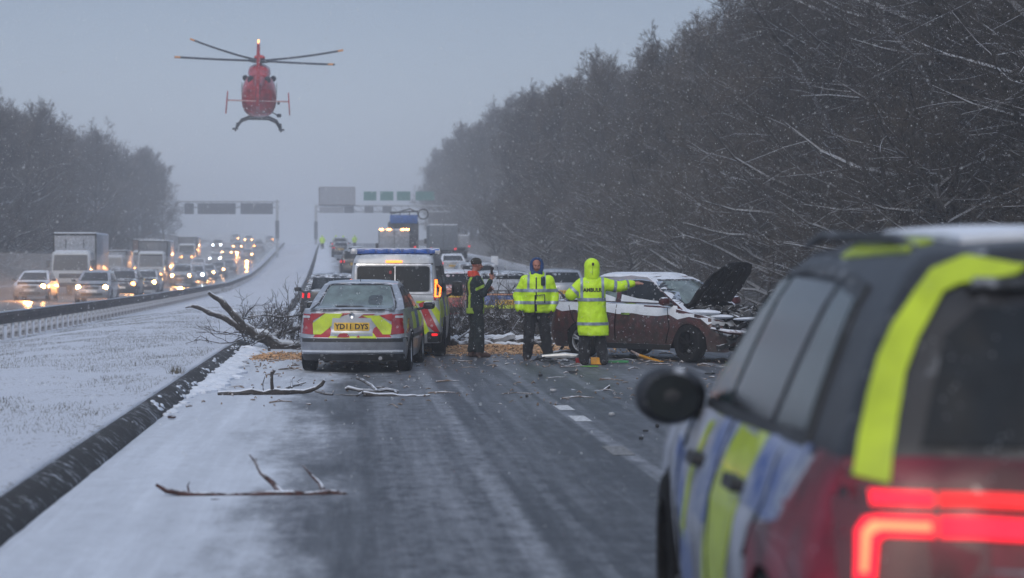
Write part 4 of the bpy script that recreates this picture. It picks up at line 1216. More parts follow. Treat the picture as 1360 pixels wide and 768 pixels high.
    c.line('door_gap', [(.95, 1.08), (1.0, .7), (.85, .32)], s_, M['under'], .014, .010)
    c.line('door_gap', [(-1.25, 1.14), (-1.28, .95), (-1.05, .75)], s_, M['under'], .014, .010)
    c.patch('sill_trim', [(-1.05, .27), (1.05, .27), (1.05, .36), (-1.05, .36)], s_, M['plastic'], .02)
    c.mirror(sg * .99, .82, 1.14, M['roof_dark'], .25, .235, .17, round_=True)
    for y in (-h + .95, h - .9): c.wheel(sg * .83, y, .38, .24, rim=M['under'])
c.patch('yellow_roof_panel', [(-.57, 1.585), (-.50, 1.66), (-.40, 1.70), (-.24, 1.67), (-.28, 1.645), (-.44, 1.62), (-.54, 1.575)], 'rear', M['hiv_tape'], .014)
c.patch('yellow_roof_edge', [(-.50, -1.45), (-.40, -1.35), (-.44, -.6), (-.53, -.55)], 'top', M['hiv_tape'], .012)
c.patch('yellow_roof_panel', mir([(-.57, 1.585), (-.50, 1.66), (-.40, 1.70), (-.24, 1.67), (-.28, 1.645), (-.44, 1.62), (-.54, 1.575)]), 'rear', M['hiv_tape'], .014)
c.patch('roof_snow', [(-.35, -1.5), (.5, -1.6), (.55, -.2), (-.2, .2), (-.4, -.6)], 'top', M['snow'], .02)
c.patch('windscreen', [(-.66, 1.12), (.66, 1.12), (.55, 1.60), (-.55, 1.60)], 'front', M['glass_dark'], .008)
c.patch('headlight', [(.5, .80), (.86, .80), (.86, .90), (.5, .88)], 'front', M['clear_lens'], .01)
c.patch('headlight', mir([(.5, .80), (.86, .80), (.86, .90), (.5, .88)]), 'front', M['clear_lens'], .01)
c.patch('grille', rrect(-.42, .55, .42, .85, .05), 'front', M['plastic'], .01)
c.done((2.25, 5.0 + h, .02), R(-3.3))
# ================================================================== crash barrier between the verge and the oncoming road
BM = mat('barrier_steel', (.050, .040, .036), .8, spot=.5, var=.3, vscale=3)
PM = mat('snow_caked_post', (.42, .44, .48), .8, var=.4, vscale=9, color2=(.10, .10, .11))
bar = thing('crash_barrier', 'dark steel crash barrier on many short posts beside the oncoming road', 'barrier', (0, 0, 0))
ys = list(np.arange(34, 200, 1.6)) + list(np.arange(200, 440, 5))
prof = [(.03, .44), (.07, .50), (.03, .57), (.03, .60), (.07, .67), (.03, .74), (-.02, .745), (-.02, .43)]
V, F = [], []
for Y in ys:
    for (du, dz) in prof:
        V.append((-9.3 + .07 - float(sh(Y)) + du, Y, float(zlb(Y)) + dz + .012 * mnoise.noise(Vector((Y * .3, 0, dz)))))
k = len(prof)
for j in range(len(ys) - 1):
    for i in range(k): F.append((j * k + i, j * k + (i + 1) % k, (j + 1) * k + (i + 1) % k, (j + 1) * k + i))
rail = mesh_np('rail', V, F, BM, bar, smooth=False)
mb = MB()
for Y in ys[:-1]:
    Y2 = ys[ys.index(Y) + 1]
mbp = [(-9.25 - float(sh(Y)), Y, float(zlb(Y)) + .755 + .01 * mnoise.noise(Vector((Y, 0, 0)))) for Y in ys]
mb.tube(mbp, [.022 + .012 * mnoise.noise(Vector((Y * .8, 3, 0))) for Y in ys], 6, flat=1.3)
mb.build('rail_snow', M['snow'], bar)
pm = MB(); pm.box((0, 0, .26), (.13, .07, .62), .008); pm.box((.055, 0, .53), (.03, .09, .22), .004)
po = pm.build('post', PM, bar)
Yp = 34.5; i = 0; far_posts = MB()
while Yp < 420:
    loc = (-9.33 - float(sh(Yp)), Yp, float(zlb(Yp)) - .02)
    if i < 100:
        o = po if i == 0 else po.copy()
        if i: COL.objects.link(o); o.parent = bar
        o.location = loc; o.rotation_euler = (rng.uniform(-.02, .02), rng.uniform(-.02, .02), 0)
    else:
        far_posts.box((loc[0], loc[1], loc[2] + .26), (.13, .07, .62), 0)
    i += 1; Yp += 1.22 if i < 100 else 1.5
fp = far_posts.build('post', PM, bar, smooth=False); fp['kind'] = 'stuff'

# ================================================================== oncoming traffic
def headlamp(c, a, b_, side, on, size=.12, m=None, housing=True):
    poly = [(a - .15, b_ - .05), (a + .15, b_ - .06), (a + .14, b_ + .06), (a - .13, b_ + .07)]
    hs = c.patch('headlight', poly, side, M['clear_lens'], .012, g=.2)
    if on:
        p, nn = c._proj(a, b_, side, .015)
        q = MB(); q.ball((p.x, p.y, p.z), (size, .035, size), 10); q.build('lit_lamp', m or M['lamp_warm'], hs)
    return hs
def oncoming(kind, paint, px, lane, label, lights=(1, 1), col='warm', q=.42, dy=None, name=None, cat='car', lz=0.0, ang=0.0, spot=False):
    uu_ = {1: -12.2, 2: -15.5, 3: -19.0}[lane]
    if dy is None:
        Y = 100.0
        for _ in range(30):
            X = uu_ - float(sh(Y)); t = math.tan(math.atan((px - 680) / FPX) + YAW); Y = X / t
    else: Y = dy
    X = uu_ - float(sh(Y))
    b, g = {'saloon': saloon_spec, 'hatch': hatch_spec, 'suv': suv_spec}[kind]()
    c = Car(name or {'saloon': 'parked_car', 'hatch': 'parked_car', 'suv': 'parked_car'}[kind], label, cat, b, g, paint, q=q, group='oncoming cars queueing on the far carriageway')
    c.root.name = 'car'
    H = {'saloon': 1.43, 'hatch': 1.52, 'suv': 1.70}[kind]; z0 = {'saloon': 0, 'hatch': .05, 'suv': .15}[kind]
    c.patch('windscreen', [(-.66, .98 + z0), (.66, .98 + z0), (.54, H - .10), (-.54, H - .10)], 'front', M['glass_dark'], .008, g=.16)
    c.patch('bonnet_snow', [(-.55, .95), (.55, .95), (.5, 1.6), (-.5, 1.6)], 'top', M['snow'], .012, g=.2) if lz else None
    c.patch('grille', rrect(-.34, .58 + z0, .34, .70 + z0, .03), 'front', M['plastic'], .012, g=.2)
    c.patch('lower_intake', rrect(-.5, .28 + z0, .5, .40 + z0, .03), 'front', M['plastic'], .012, g=.2)
    c.patch('number_plate', rrect(-.25, .43 + z0, .25, .53 + z0, .01), 'front', M['plate_white'], .016, g=.3)
    lm = {'warm': M['lamp_warm'], 'cold': M['lamp_cold'], 'amber': M['lamp_amber']}[col]
    for sg, on in ((-1, lights[0]), (1, lights[1])): headlamp(c, sg * .64, .67 + z0, 'front', on, .12 if on else 0, lm)
    for sg in (1, -1):
        s_ = 'right' if sg > 0 else 'left'
        c.patch('side_window', [(-1.2, 1.0 + z0), (1.0, 1.0 + z0), (.5, H - .12), (-1.0, H - .12)], s_, M['glass_dark'], .008, g=.3)
        c.mirror(sg * 1.0, .9, 1.0 + z0, M['dark_paint'], .2, .13, .1)
        r_ = .32 if kind != 'suv' else .37
        L = 2 * max(a for _, a in b['yf'])
        c.wheel(sg * .77, -L / 2 + 1.0, r_, .21, detail=False); c.wheel(sg * .77, L / 2 - .92, r_, .21, detail=False)
    c.done((X, Y + 2.2, float(zgl(uu_, Y + 2.2)) + .005), R(180) + ang)
    if spot:
        ld = bpy.data.lights.new('headlamp_beam', 'SPOT'); ld.energy = 3600; ld.spot_size = R(60); ld.spot_blend = 1; ld.color = (1, .42, .13); ld.shadow_soft_size = .15; ld.specular_factor = 0.0
        lo = bpy.data.objects.new('headlamp_beam', ld); COL.objects.link(lo); lo.parent = c.root; lo.location = (0, 2.45, .9); lo.rotation_euler = (R(71), 0, R(-16))
    return c.root
W_, D_, G_, S_ = M['snowy_paint'], M['dark_paint'], M['grey_paint'], M['silver']
oncoming('saloon', W_, 39, 2, 'white saloon with one bright headlamp, leftmost of the oncoming cars', (0, 1) if False else (1, 0), q=.7, spot=True)
oncoming('hatch', S_, 121, 1, 'pale car with both headlamps lit right behind the crash barrier', (1, 1), q=.7, spot=True)
oncoming('hatch', D_, 160, 1, 'dark hatchback second in the oncoming lane beside the barrier', (1, 1), 'amber', q=.5, spot=True)
oncoming('saloon', G_, 190, 1, 'grey saloon with warm headlamps third in the lane beside the barrier', (1, 1), 'warm', spot=True)
oncoming('saloon', W_, 203, 2, 'snow covered white car with a dazzling cold white headlamp', (1, 1), 'cold', spot=True)
oncoming('suv', G_, 240, 1, 'tall grey car with two warm headlamps lighting the slush orange', (1, 1), 'warm', spot=True)
oncoming('saloon', D_, 155, 2, 'dark car between the box lorry and the barrier lane queue', (1, 0), 'warm')
oncoming('suv', D_, 222, 2, 'dark tall car in front of the second lorry', (0, 1), 'amber')
oncoming('hatch', S_, 258, 1, 'silver hatchback with small lamps behind the tall grey car', (1, 0), 'cold', q=.35)
oncoming('saloon', G_, 274, 1, 'grey car with bright lamps where the barrier starts to bend', (1, 1), 'warm', q=.35, spot=True)
oncoming('hatch', W_, 262, 2, 'white hatchback in the middle lane half way up the rise', (1, 0), 'warm', q=.35, spot=True)
oncoming('suv', D_, 248, 3, 'dark tall car in the outer lane half way up the rise', (1, 1), 'amber', q=.35)
oncoming('hatch', D_, 288, 1, 'dark hatchback with warm lamps where the road begins to climb', (1, 1), 'warm', q=.3)
oncoming('saloon', W_, 285, 2, 'white saloon in the middle lane where the road begins to climb', (1, 1), 'cold', q=.3)
oncoming('hatch', G_, 301, 2, 'hazy grey hatchback on the climb with two white lamps', (1, 1), 'warm', q=.3)
oncoming('saloon', D_, 302, 1, 'hazy dark saloon on the climb close to the barrier', (0, 1), 'warm', q=.3)
oncoming('hatch', G_, 315, 2, 'hazy grey hatchback high on the climb in the middle lane', (1, 1), 'warm', q=.3, spot=True)
oncoming('suv', D_, 288, 3, 'hazy dark tall car on the climb in the outer lane', (1, 1), 'cold', q=.3)
oncoming('suv', W_, 330, 2, 'hazy pale tall car with glaring lamps near the top of the rise', (1, 1), 'warm', q=.3)
oncoming('hatch', G_, 328, 1, 'hazy grey hatchback near the top of the rise beside the barrier', (1, 0), 'warm', q=.3, spot=True)
oncoming('saloon', D_, 344, 2, 'hazy dark saloon near the crest in the middle lane', (1, 1), 'warm', q=.3)
oncoming('suv', G_, 343, 1, 'hazy grey tall car near the crest beside the barrier', (0, 1), 'amber', q=.3)
oncoming('hatch', D_, 358, 1, 'hazy dark hatchback at the crest under the gantry', (1, 0), 'amber', q=.3)
oncoming('saloon', W_, 357, 2, 'hazy pale saloon at the crest with one glaring lamp', (0, 1), 'warm', q=.3)
oncoming('suv', G_, 312, 3, 'hazy grey tall car high on the climb in the outer lane', (1, 0), 'warm', q=.3)

def lorry(name, label, loc, rz, w=2.4, hgt=3.35, clen=6.0, cab_h=2.35, boxm=None, cabm=None, lights=True, group=None, rear=False, blue=False):
    t = thing(name, label, 'lorry', loc, rz, group)
    boxm = boxm or M['snowy_paint']; cabm = cabm or M['white']
    wb = w
    b_ = MB(); b_.box((0, -clen / 2 - .1, .95 + (hgt - .95) / 2), (wb, clen, hgt - .95), .04); cg = b_.build('cargo_box', boxm, t)
    e_ = MB()
    for sx in (-1, 1):
        e_.box((sx * (wb / 2 - .02), -.10, .95 + (hgt - .95) / 2), (.09, .06, hgt - .9), .01)
    e_.box((0, -.10, hgt - .03), (wb + .04, .08, .10), .01)
    for sx in (-.42, .42): e_.box((sx * wb * .5, -.09, hgt - .55), (.035, .05, .5), .005)
    e_.build('box_edge_trim', M['plastic'] if not rear else M['grey_paint'], cg)
    s_ = MB(); s_.box((0, -clen / 2 - .1, hgt + .045), (wb * .98, clen * .98, .10), .04); s_.build('roof_snow', M['snow'], cg)
    # cab: lower body and raked windscreen, in one profile
    ch = cab_h
    c_ = MB(); poly = [(.0, .45), (1.72, .45), (1.78, .9), (1.76, 1.35), (1.52, ch - .12), (1.38, ch), (.0, ch)]
    cw = w * .88
    n0 = len(poly)
    prof = []
    for k, x in enumerate((-cw / 2, -cw / 2 + .12, cw / 2 - .12, cw / 2)):
        ins = .07 if k in (0, 3) else 0
        prof.append([(x, y - (ins if y > .5 else 0), z - (ins if z > 1.5 else 0)) for y, z in poly])
    V = [p for pr in prof for p in pr]; F = [tuple(range(n0)), tuple(range(3 * n0, 4 * n0))[::-1]]
    for k in range(3):
        for i in range(n0): F.append((k * n0 + i, k * n0 + (i + 1) % n0, (k + 1) * n0 + (i + 1) % n0, (k + 1) * n0 + i))
    c_.raw(V, F); cab = c_.build('cab', cabm, t, angle=30)
    g_ = MB(); z0, z1 = 1.38, ch - .2
    y0 = 1.765; y1 = 1.54
    hw = cw / 2 - .1
    g_.raw([(-hw, y0, z0), (hw, y0, z0), (hw * .95, y1 + .02, z1), (-hw * .95, y1 + .02, z1), (-hw, y0 - .03, z0), (hw, y0 - .03, z0), (hw * .95, y1 - .03, z1), (-hw * .95, y1 - .03, z1)], [(0, 1, 2, 3), (0, 4, 5, 1), (1, 5, 6, 2), (2, 6, 7, 3), (3, 7, 4, 0)])
    g_.build('windscreen', M['glass_dark'], cab, smooth=False)
    for sg in (-1, 1):
        q = MB(); q.box((sg * (cw / 2 + .005), .95, 1.68), (.02, .9, .55), .02); q.build('side_window', M['glass_dark'], cab)
        q = MB(); q.box((sg * (cw / 2 + .20), 1.62, 1.75), (.20, .10, .42), .04); q.tube([(sg * cw / 2, 1.5, 1.9), (sg * (cw / 2 + .2), 1.6, 1.9)], .02, 6); q.build('wing_mirror', M['plastic'], cab)
        q = MB(); q.box((sg * (cw / 2 - .25), 1.77, .78), (.32, .06, .17), .03); hl_ = q.build('headlight', M['clear_lens'], cab)
        if lights: q = MB(); q.ball((sg * (cw / 2 - .25), 1.81, .78), (.07, .03, .07), 8); q.build('lit_lamp', M['lamp_amber'], hl_)
        for y in (1.0, -clen + 1.2):
            q = MB(); q.lathe([(-.14, .2), (-.14, .42), (-.10, .46), (.10, .46), (.14, .42), (.14, .2), (.10, .001)], c=(sg * (w / 2 - .25), y, .46), seg=18); q.build('wheel', M['rubber'], t)
    q = MB(); q.box((0, 1.79, 1.08), (cw * .6, .03, .25), .01); q.build('grille', M['plastic'], cab)
    q = MB(); q.box((0, 1.80, .58), (cw * .96, .10, .24), .04); q.build('bumper', M['plastic'], cab)
    q = MB(); q.box((0, -clen / 2 + .4, .72), (w * .5, clen + 1.2, .3), .02); q.build('chassis', M['under'], t)
    q = MB(); q.box((0, .75, ch + .03), (cw * .85, 1.1, .07), .03); q.build('cab_snow', M['snow'], cab)
    if rear:
        for sg in (-1, 1):
            q = MB(); q.box((sg * .95, -clen - .12, 1.05), (.18, .05, .14), .02); q.build('tail_light', M['lamp_red'], t)
        q = MB(); q.box((0, -clen - .105, 2.1), (.03, .02, 2.0), .002); q.build('door_seam', M['plastic'], cg)
        q = MB(); q.box((0, -clen - .14, .7), (w * .95, .08, .16), .02); q.build('rear_bumper', M['grey_paint'], t)
    return t
def put(u, Y): return (u - float(sh(Y)), Y, float(zgl(u, Y)) if u < -9 else float(zr(Y)))
lorry('box_lorry', 'white box lorry nearest in the oncoming queue, dark cab windscreen', put(-15.4, 117), R(180), 2.4, 3.45, 6, 2.45, lights=False)
lorry('box_lorry', 'second box lorry with pale roof fairing behind small vans', put(-15.5, 170), R(180), 2.4, 3.5, 6, 2.6, boxm=M['grey_paint'])
lorry('delivery_van', 'squat dark fronted van parked before the second lorry', put(-18.9, 172), R(180), 2.1, 2.6, 4, 2.2, boxm=M['snowy_paint'], cabm=M['snowy_paint'], lights=False)
lorry('box_lorry', 'hazy brown sided lorry in the outer lane by the left wood', put(-19.2, 205), R(180), 2.4, 3.6, 6, 2.5, boxm=mat('brown_side', (.20, .13, .11), .7, snow=.5), lights=True)
lorry('box_lorry', 'hazy grey lorry high on the oncoming climb', put(-19.1, 268), R(180), 2.4, 3.4, 6, 2.5, boxm=M['grey_paint'])

# ================================================================== vehicles stopped beyond the fallen tree
def ahead(kind, paint, X, Y, label, q=.6, name='car', lit=True, W=.9, H=None, rz=0.0, plate=True, extra=None, cat='car'):
    b, g = {'saloon': saloon_spec, 'hatch': hatch_spec, 'suv': suv_spec}[kind]()
    c = Car(name, label, cat, b, g, paint, q=q, group='vehicles stopped beyond the fallen tree')
    H = {'saloon': 1.43, 'hatch': 1.52, 'suv': 1.70}[kind]; z0 = {'saloon': 0, 'hatch': .05, 'suv': .15}[kind]
    c.patch('rear_window', [(-.64, 1.03 + z0), (.64, 1.03 + z0), (.52, H - .11), (-.52, H - .11)], 'rear', M['glass_dark'], .008, g=.16)
    if plate:
        pl = c.patch('number_plate', rrect(-.26, .66 + z0, .26, .78 + z0, .01), 'rear', M['plate'], .02, g=.3)
        c.text('plate_lettering', plate if isinstance(plate, str) else 'VX12 OKR', 0, .72 + z0, .10, 'rear', M['ink'], .026, parent=pl, bold=.002)
    for sg in (1, -1):
        ox = (lambda poly: poly if sg > 0 else mir(poly))
        t_ = c.patch('tail_light', ox(rrect(.60, .80 + z0, .86, .93 + z0, .02)), 'rear', M['lamp_red'] if lit else M['red_lens'], .014, g=.2)
        s_ = 'right' if sg > 0 else 'left'
        c.patch('side_window', [(-1.2, 1.0 + z0), (1.0, 1.0 + z0), (.5, H - .12), (-1.0, H - .12)], s_, M['glass_dark'], .008, g=.3)
        c.mirror(sg * 1.0, .9, 1.0 + z0, M['dark_paint'], .2, .13, .1)
        r_ = .32 if kind != 'suv' else .37
        L = 2 * max(a for _, a in b['yf'])
        c.wheel(sg * .77, -L / 2 + 1.0, r_, .21, detail=False); c.wheel(sg * .77, L / 2 - .92, r_, .21, detail=False)
    c.patch('bumper_trim', [(-.8, .22 + z0), (.8, .22 + z0), (.8, .38 + z0), (-.8, .38 + z0)], 'rear', M['plastic'], .014, g=.2)
    if extra: extra(c)
    c.done((X, Y + 2.2, float(zr(Y + 2.2)) + .005), rz)
    return c
def ex_estate(c):
    c.patch('yellow_band', [(-.86, .62), (.86, .62), (.86, .70), (-.86, .70)], 'rear', M['hiv_tape'], .020, g=.2)
    c.patch('blue_panel', [(-.80, .71), (.80, .71), (.78, .93), (-.78, .93)], 'rear', M['blue_tape'], .010, g=.2)
    c.patch('tailgate_trim', [(-.80, .945), (.80, .945), (.79, .975), (-.79, .975)], 'rear', mat('orange_strip', (.6, .25, .12), .5), .02, g=.2)
    c.patch('rear_window_snow', [(-.6, 1.06), (.62, 1.06), (.54, 1.32), (-.54, 1.32)], 'rear', mat('thin_snow', (.36, .39, .44), .8, var=.2), .02, g=.2)
    c.patch('bumper_snow', [(-.7, .40), (.7, .40), (.7, .47), (-.7, .47)], 'rear', M['snow'], .03, g=.2)
    rb = MB(); rb.tube([(0, -1.9, 1.55), (0, -2.0, 1.68)], [.006, .004], 5); rb.build('aerial', M['plastic'], c.root)
ahead('hatch', M['dark_paint'], 3.72, 49, 'dark blue police estate with yellow band and snowy rear window behind the two left people', q=.8, lit=False, extra=ex_estate, plate='BX12 OKR')
ahead('saloon', M['dark_paint'], -.50, 54, 'dark car with thin red tail lights left of the silver saloon', q=.7, plate=False)
ahead('hatch', mat('bright_red', (.30, .02, .02), .35, coat=.7, snow=.8, spot=.4), 3.1, 60, 'red car with red lamps and snowy rear window beside the police van', q=.6)
ahead('suv', M['grey_paint'], 4.6, 74, 'grey pickup shaped car with amber sign lamps beyond the red car', q=.5, plate=False)
ahead('hatch', M['silver'], 6.9, 66, 'silver car beyond the standing people', q=.5, lit=False)
ahead('hatch', M['snowy_paint'], 1.2, 92, 'snow covered car under the white van ahead of the light bar', q=.4)
ahead('suv', M['dark_paint'], .2, 118, 'dark car with one amber lamp in the fast lane beyond the police van', q=.4)
ahead('saloon', M['snowy_paint'], 6.0, 120, 'snow covered saloon beside the white van', q=.4)
ahead('hatch', M['grey_paint'], .3, 150, 'hazy grey car in the fast lane', q=.3)
ahead('suv', M['grey_paint'], -1.2, 215, 'hazy grey tall car near the far workers', q=.3)
ahead('saloon', M['dark_paint'], -1.0, 190, 'hazy dark saloon in the fast lane far ahead', q=.3)
wvn = lorry('white_van', 'pale van with a row of amber roof lamps above the police light bar', put(3.25, 136), 0, 1.95, 2.75, 3.6, 2.3, rear=True, boxm=M['snowy_paint'])
for x in (-.85, -.35, .55, .85):
    q = MB(); q.box((x, -3.66, 2.80), (.24, .12, .10), .03); q.build('amber_lamp', M['lamp_amber'], wvn)
lorry('grey_lorry', 'grey box lorry at the right of the queue by the right wood', put(8.2, 168), 0, 2.3, 2.95, 5, 2.4, rear=True, boxm=mat('grey_blue_box', (.16, .19, .23), .6, snow=.5))
lorry('small_van', 'small pale van right of the grey lorry', put(10.6, 185), 0, 1.9, 2.0, 3.4, 1.9, rear=True, boxm=M['snowy_paint'])
# tall recovery truck with blue head board
t = lorry('recovery_truck', 'tall dark recovery truck with a blue head board and a spare wheel on top', put(5.4, 178), 0, 2.5, 3.2, 5, 2.5, rear=True, boxm=mat('dark_load', (.07, .075, .085), .7, snow=.4, var=.4, vscale=2))
q = MB(); q.box((0, -5.16, 3.42), (2.35, .08, .72), .03); q.build('blue_board', mat('blue_board', (.03, .12, .42), .5, spot=.3), t)
q = MB()
for x in (-1.1, -.4, .4, 1.1): q.tube([(x, -5.0, 3.0), (x + .1, -5.0, 4.05)], .05, 6)
q.tube([(-1.2, -5.0, 3.95), (1.25, -5.0, 4.1)], .07, 6); q.tube([(-.9, -4.8, 3.9), (.5, -4.9, 4.3), (1.2, -5, 4.0)], .06, 6); q.build('crane_frame', M['plastic'], t)
q = MB()
for k_ in range(16):
    a, b_ = R(k_ * 22.5), R(k_ * 22.5 + 22.5)
    q.tube([(1.65 + .42 * math.cos(a), -5.0, 3.85 + .42 * math.sin(a)), (1.65 + .42 * math.cos(b_), -5.0, 3.85 + .42 * math.sin(b_))], .06, 6)
q.build('spare_wheel', M['rubber'], t)

# ================================================================== gantries
GM = mat('gantry_steel', (.42, .45, .49), .6, snow=.7)
GD = mat('sign_back', (.10, .115, .145), .6, spot=.3)
GG = mat('green_sign', (.015, .20, .16), .5, spot=.3)
def pz(px, py, Y): return P(px, py, Y)
def sign_panel(name, x0, y0, x1, y1, Y, m, parent, inv, frame=None):
    a, b_ = P(x0, y0, Y), P(x1, y1, Y)
    q = MB(); q.box((((a.x + b_.x) / 2), Y, (a.z + b_.z) / 2), (abs(b_.x - a.x), .15, abs(a.z - b_.z)), .03)
    o = q.build(name, m, parent, smooth=False); o.location = inv; return o
Yg1 = 322
t = thing('gantry', 'hazy overhead gantry with dark sign panels over the oncoming traffic', 'gantry', (-12.6, Yg1, 3.2)); inv = (12.6, -Yg1, -3.2)
q = MB(); a = P(232, 271, Yg1); b_ = P(371, 268, Yg1); a.z = b_.z
for dz in (0, -.9):
    q.tube([(a.x - 9, Yg1 + .5, a.z + dz), (b_.x, Yg1 + .5, b_.z + dz)], .14, 6)
nX = int((b_.x - a.x + 9) / 1.2)
for k_ in range(nX): 
    x_ = a.x - 9 + k_ * 1.2; q.tube([(x_, Yg1 + .5, a.z), (x_ + 1.2, Yg1 + .5, a.z - .9)], .06, 5)
q.build('beam', GM, t).location = inv
q = MB(); pb = P(368, 290, Yg1); q.box((pb.x, Yg1 + .5, (a.z + 3) / 2), (.42, .42, a.z - 3 + .6), .03); q.build('support', GM, t).location = inv
q = MB(); q.box((a.x - 9, Yg1 + .5, (a.z + 2) / 2), (.42, .42, a.z - 2 + .6), .03); q.build('support', GM, t).location = inv
q = MB(); q.box((pb.x, Yg1 + .5, P(368, 305, Yg1).z), (.6, .6, 2.8), .03); q.build('support_jacket', GD, t).location = inv
for x0, x1 in ((245, 257.5), (262.5, 313), (319.5, 362.5)): sign_panel('sign_panel', x0, 270, x1, 284.5, Yg1, GD, t, inv)
Yg2 = 345
t = thing('gantry', 'hazy overhead gantry with four green signs and an open frame over the road ahead', 'gantry', (-5.6, Yg2, 5)); inv = (5.6, -Yg2, -5)
a = P(419, 277, Yg2); b_ = P(640, 277, Yg2)
q = MB()
for dz in (.5, -.5): q.tube([(a.x, Yg2 + .5, a.z + dz), (b_.x, Yg2 + .5, a.z + dz)], .16, 6)
for k_ in range(int((b_.x - a.x) / 1.4)): x_ = a.x + k_ * 1.4; q.tube([(x_, Yg2 + .5, a.z + .5), (x_ + 1.4, Yg2 + .5, a.z - .5)], .07, 5)
q.build('beam', GM, t).location = inv
for px in (419.5, 640):
    p_ = P(px, 300, Yg2); q = MB(); q.box((p_.x, Yg2 + .5, (a.z + 4) / 2), (.42, .42, a.z - 4 + 1.2), .03); q.build('support', GM, t).location = inv
p_ = P(419.5, 306, Yg2); q = MB(); q.box((p_.x, Yg2 + .5, p_.z), (.6, .6, 3.0), .03); q.build('support_jacket', GD, t).location = inv
for x0, x1 in ((483, 500), (505, 522.5), (527, 545), (552, 577)): sign_panel('green_sign', x0, 254.5, x1, 266.5, Yg2, GG, t, inv)
for x0, x1 in ((457, 470), (484, 496), (508, 520)): sign_panel('signal_panel', x0, 274, x1, 283, Yg2 - .6, GD, t, inv)
sign_panel('signal_panel', 424.5, 275, 456, 283, Yg2 - .6, mat('pale_panel', (.30, .32, .36), .6), t, inv)
sign_panel('message_board', 424.5, 250, 470, 271, Yg2, mat('pale_board', (.34, .37, .42), .6), t, inv)
q = MB(); A, B_ = P(424, 249, Yg2), P(471, 272, Yg2)
for (x0, z0, x1, z1) in ((A.x, A.z, B_.x, A.z), (B_.x, A.z, B_.x, B_.z), (B_.x, B_.z, A.x, B_.z), (A.x, B_.z, A.x, A.z)): q.tube([(x0, Yg2 - .15, z0), (x1, Yg2 - .15, z1)], .10, 5)
q.build('board_frame', mat('warm_grey', (.22, .2, .21), .7), t).location = inv

# marker post at the road side
X, Y = P(657, 351, 92).x, 92
t = thing('marker_post', 'small white marker post at the foot of the right wood', 'post', (X, Y, ground_z(X, Y) - .1))
q = MB(); q.box((0, 0, .9), (.10, .06, 1.9), .02); q.build('post', M['grey_paint'], t)
q = MB(); q.box((0, -.02, 1.75), (.34, .06, .42), .05); q.build('plate', M['snow'], t)

# spray hanging over the oncoming lanes
SPR = bpy.data.materials.new('road_spray'); SPR.use_nodes = True
n = SPR.node_tree.nodes; l = SPR.node_tree.links; n.clear()
out = n.new('ShaderNodeOutputMaterial'); pv = n.new('ShaderNodeVolumePrincipled')
pv.inputs['Color'].default_value = (.9, .9, .9, 1); pv.inputs['Density'].default_value = .006
l.new(pv.outputs[0], out.inputs['Volume'])
ys = list(range(74, 400, 12)); V = []; F = []
for Y in ys:
    s_ = float(sh(Y))
    for u, dz in ((-24, .15), (-9.9, .15), (-9.9, 2.3), (-24, 2.3)): V.append((u - s_, Y, float(zgl(u, Y)) + dz))
for j in range(len(ys) - 1):
    for i in range(4): F.append((j * 4 + i, j * 4 + (i + 1) % 4, (j + 1) * 4 + (i + 1) % 4, (j + 1) * 4 + i))
me = bpy.data.meshes.new('road_spray'); me.from_pydata(V, [], F + [(0, 1, 2, 3), tuple(range(len(V) - 4, len(V)))]); me.materials.append(SPR)
o = finish('road_spray', me, smooth=False); tag(o, 'thin spray hanging low over the oncoming traffic lanes', kind='stuff')
# ================================================================== red rescue helicopter, tail towards us
HR = mat('helicopter_red', (.50, .02, .035), .35, coat=.6, spot=.25, var=.2, vscale=2)
HD = mat('helicopter_dark', (.02, .025, .035), .5)
HY = 124.0
pc = P(344, 127, HY)
t = thing('helicopter', 'red rescue helicopter hovering over the motorway with its tail towards us', 'helicopter', (pc.x, HY, pc.z), R(-2), rot=(R(8), R(1), R(2)))
# fuselage: rings along y (forward +)
rings = [(-2.0, .10, .16, .55), (-1.7, .45, .45, .48), (-1.2, .80, .85, .30), (-.6, 1.0, 1.20, .10), (.2, 1.06, 1.32, 0), (1.2, 1.04, 1.30, -.02), (2.1, .92, 1.10, -.12), (2.8, .62, .75, -.30), (3.2, .25, .32, -.42)]
mb = MB(); k = 28; V = []
for (y, rx, rz_, cz) in rings:
    for j in range(k):
        a = 2 * math.pi * j / k; ca, sa = math.cos(a), math.sin(a)
        e_ = .72
        x = rx * math.copysign(abs(ca) ** e_, ca); z = rz_ * math.copysign(abs(sa) ** e_, sa)
        V.append((x * (1 - .10 * max(0, z / max(rz_, .1))), y, z + cz))
F = [(i * k + j, i * k + (j + 1) % k, (i + 1) * k + (j + 1) % k, (i + 1) * k + j) for i in range(len(rings) - 1) for j in range(k)]
F += [tuple(range(k))[::-1], tuple(range((len(rings) - 1) * k, len(rings) * k))]
mb.raw(V, F); mb.build('fuselage', HR, t)
mb = MB(); mb.tube([(0, -1.2, 1.05), (0, -.4, 1.35), (0, .6, 1.5), (0, 1.5, 1.3)], [.5, .68, .66, .4], 18, flat=.62); cow = mb.build('engine_cowling', HR, t)
for sg in (-1, 1):
    mb = MB(); mb.tube([(sg * .42, -.7, 1.05), (sg * .50, -1.35, 1.0)], [.24, .20], 14); mb.build('exhaust', HD, cow)
    mb = MB(); mb.tube([(sg * .82, .1, 1.0), (sg * .85, .5, 1.02)], [.16, .18], 12); mb.build('air_intake', HD, cow)
    mb = MB(); mb.box((sg * 1.05, 1.1, .25), (.03, 1.5, .85), .01); mb.build('side_window', M['glass_dark'], t)
    mb = MB(); mb.box((sg * .38, -1.72, .15), (.55, .04, .75), .15, Euler((R(28), 0, R(sg * 18)))); mb.build('rear_door', HR, t)
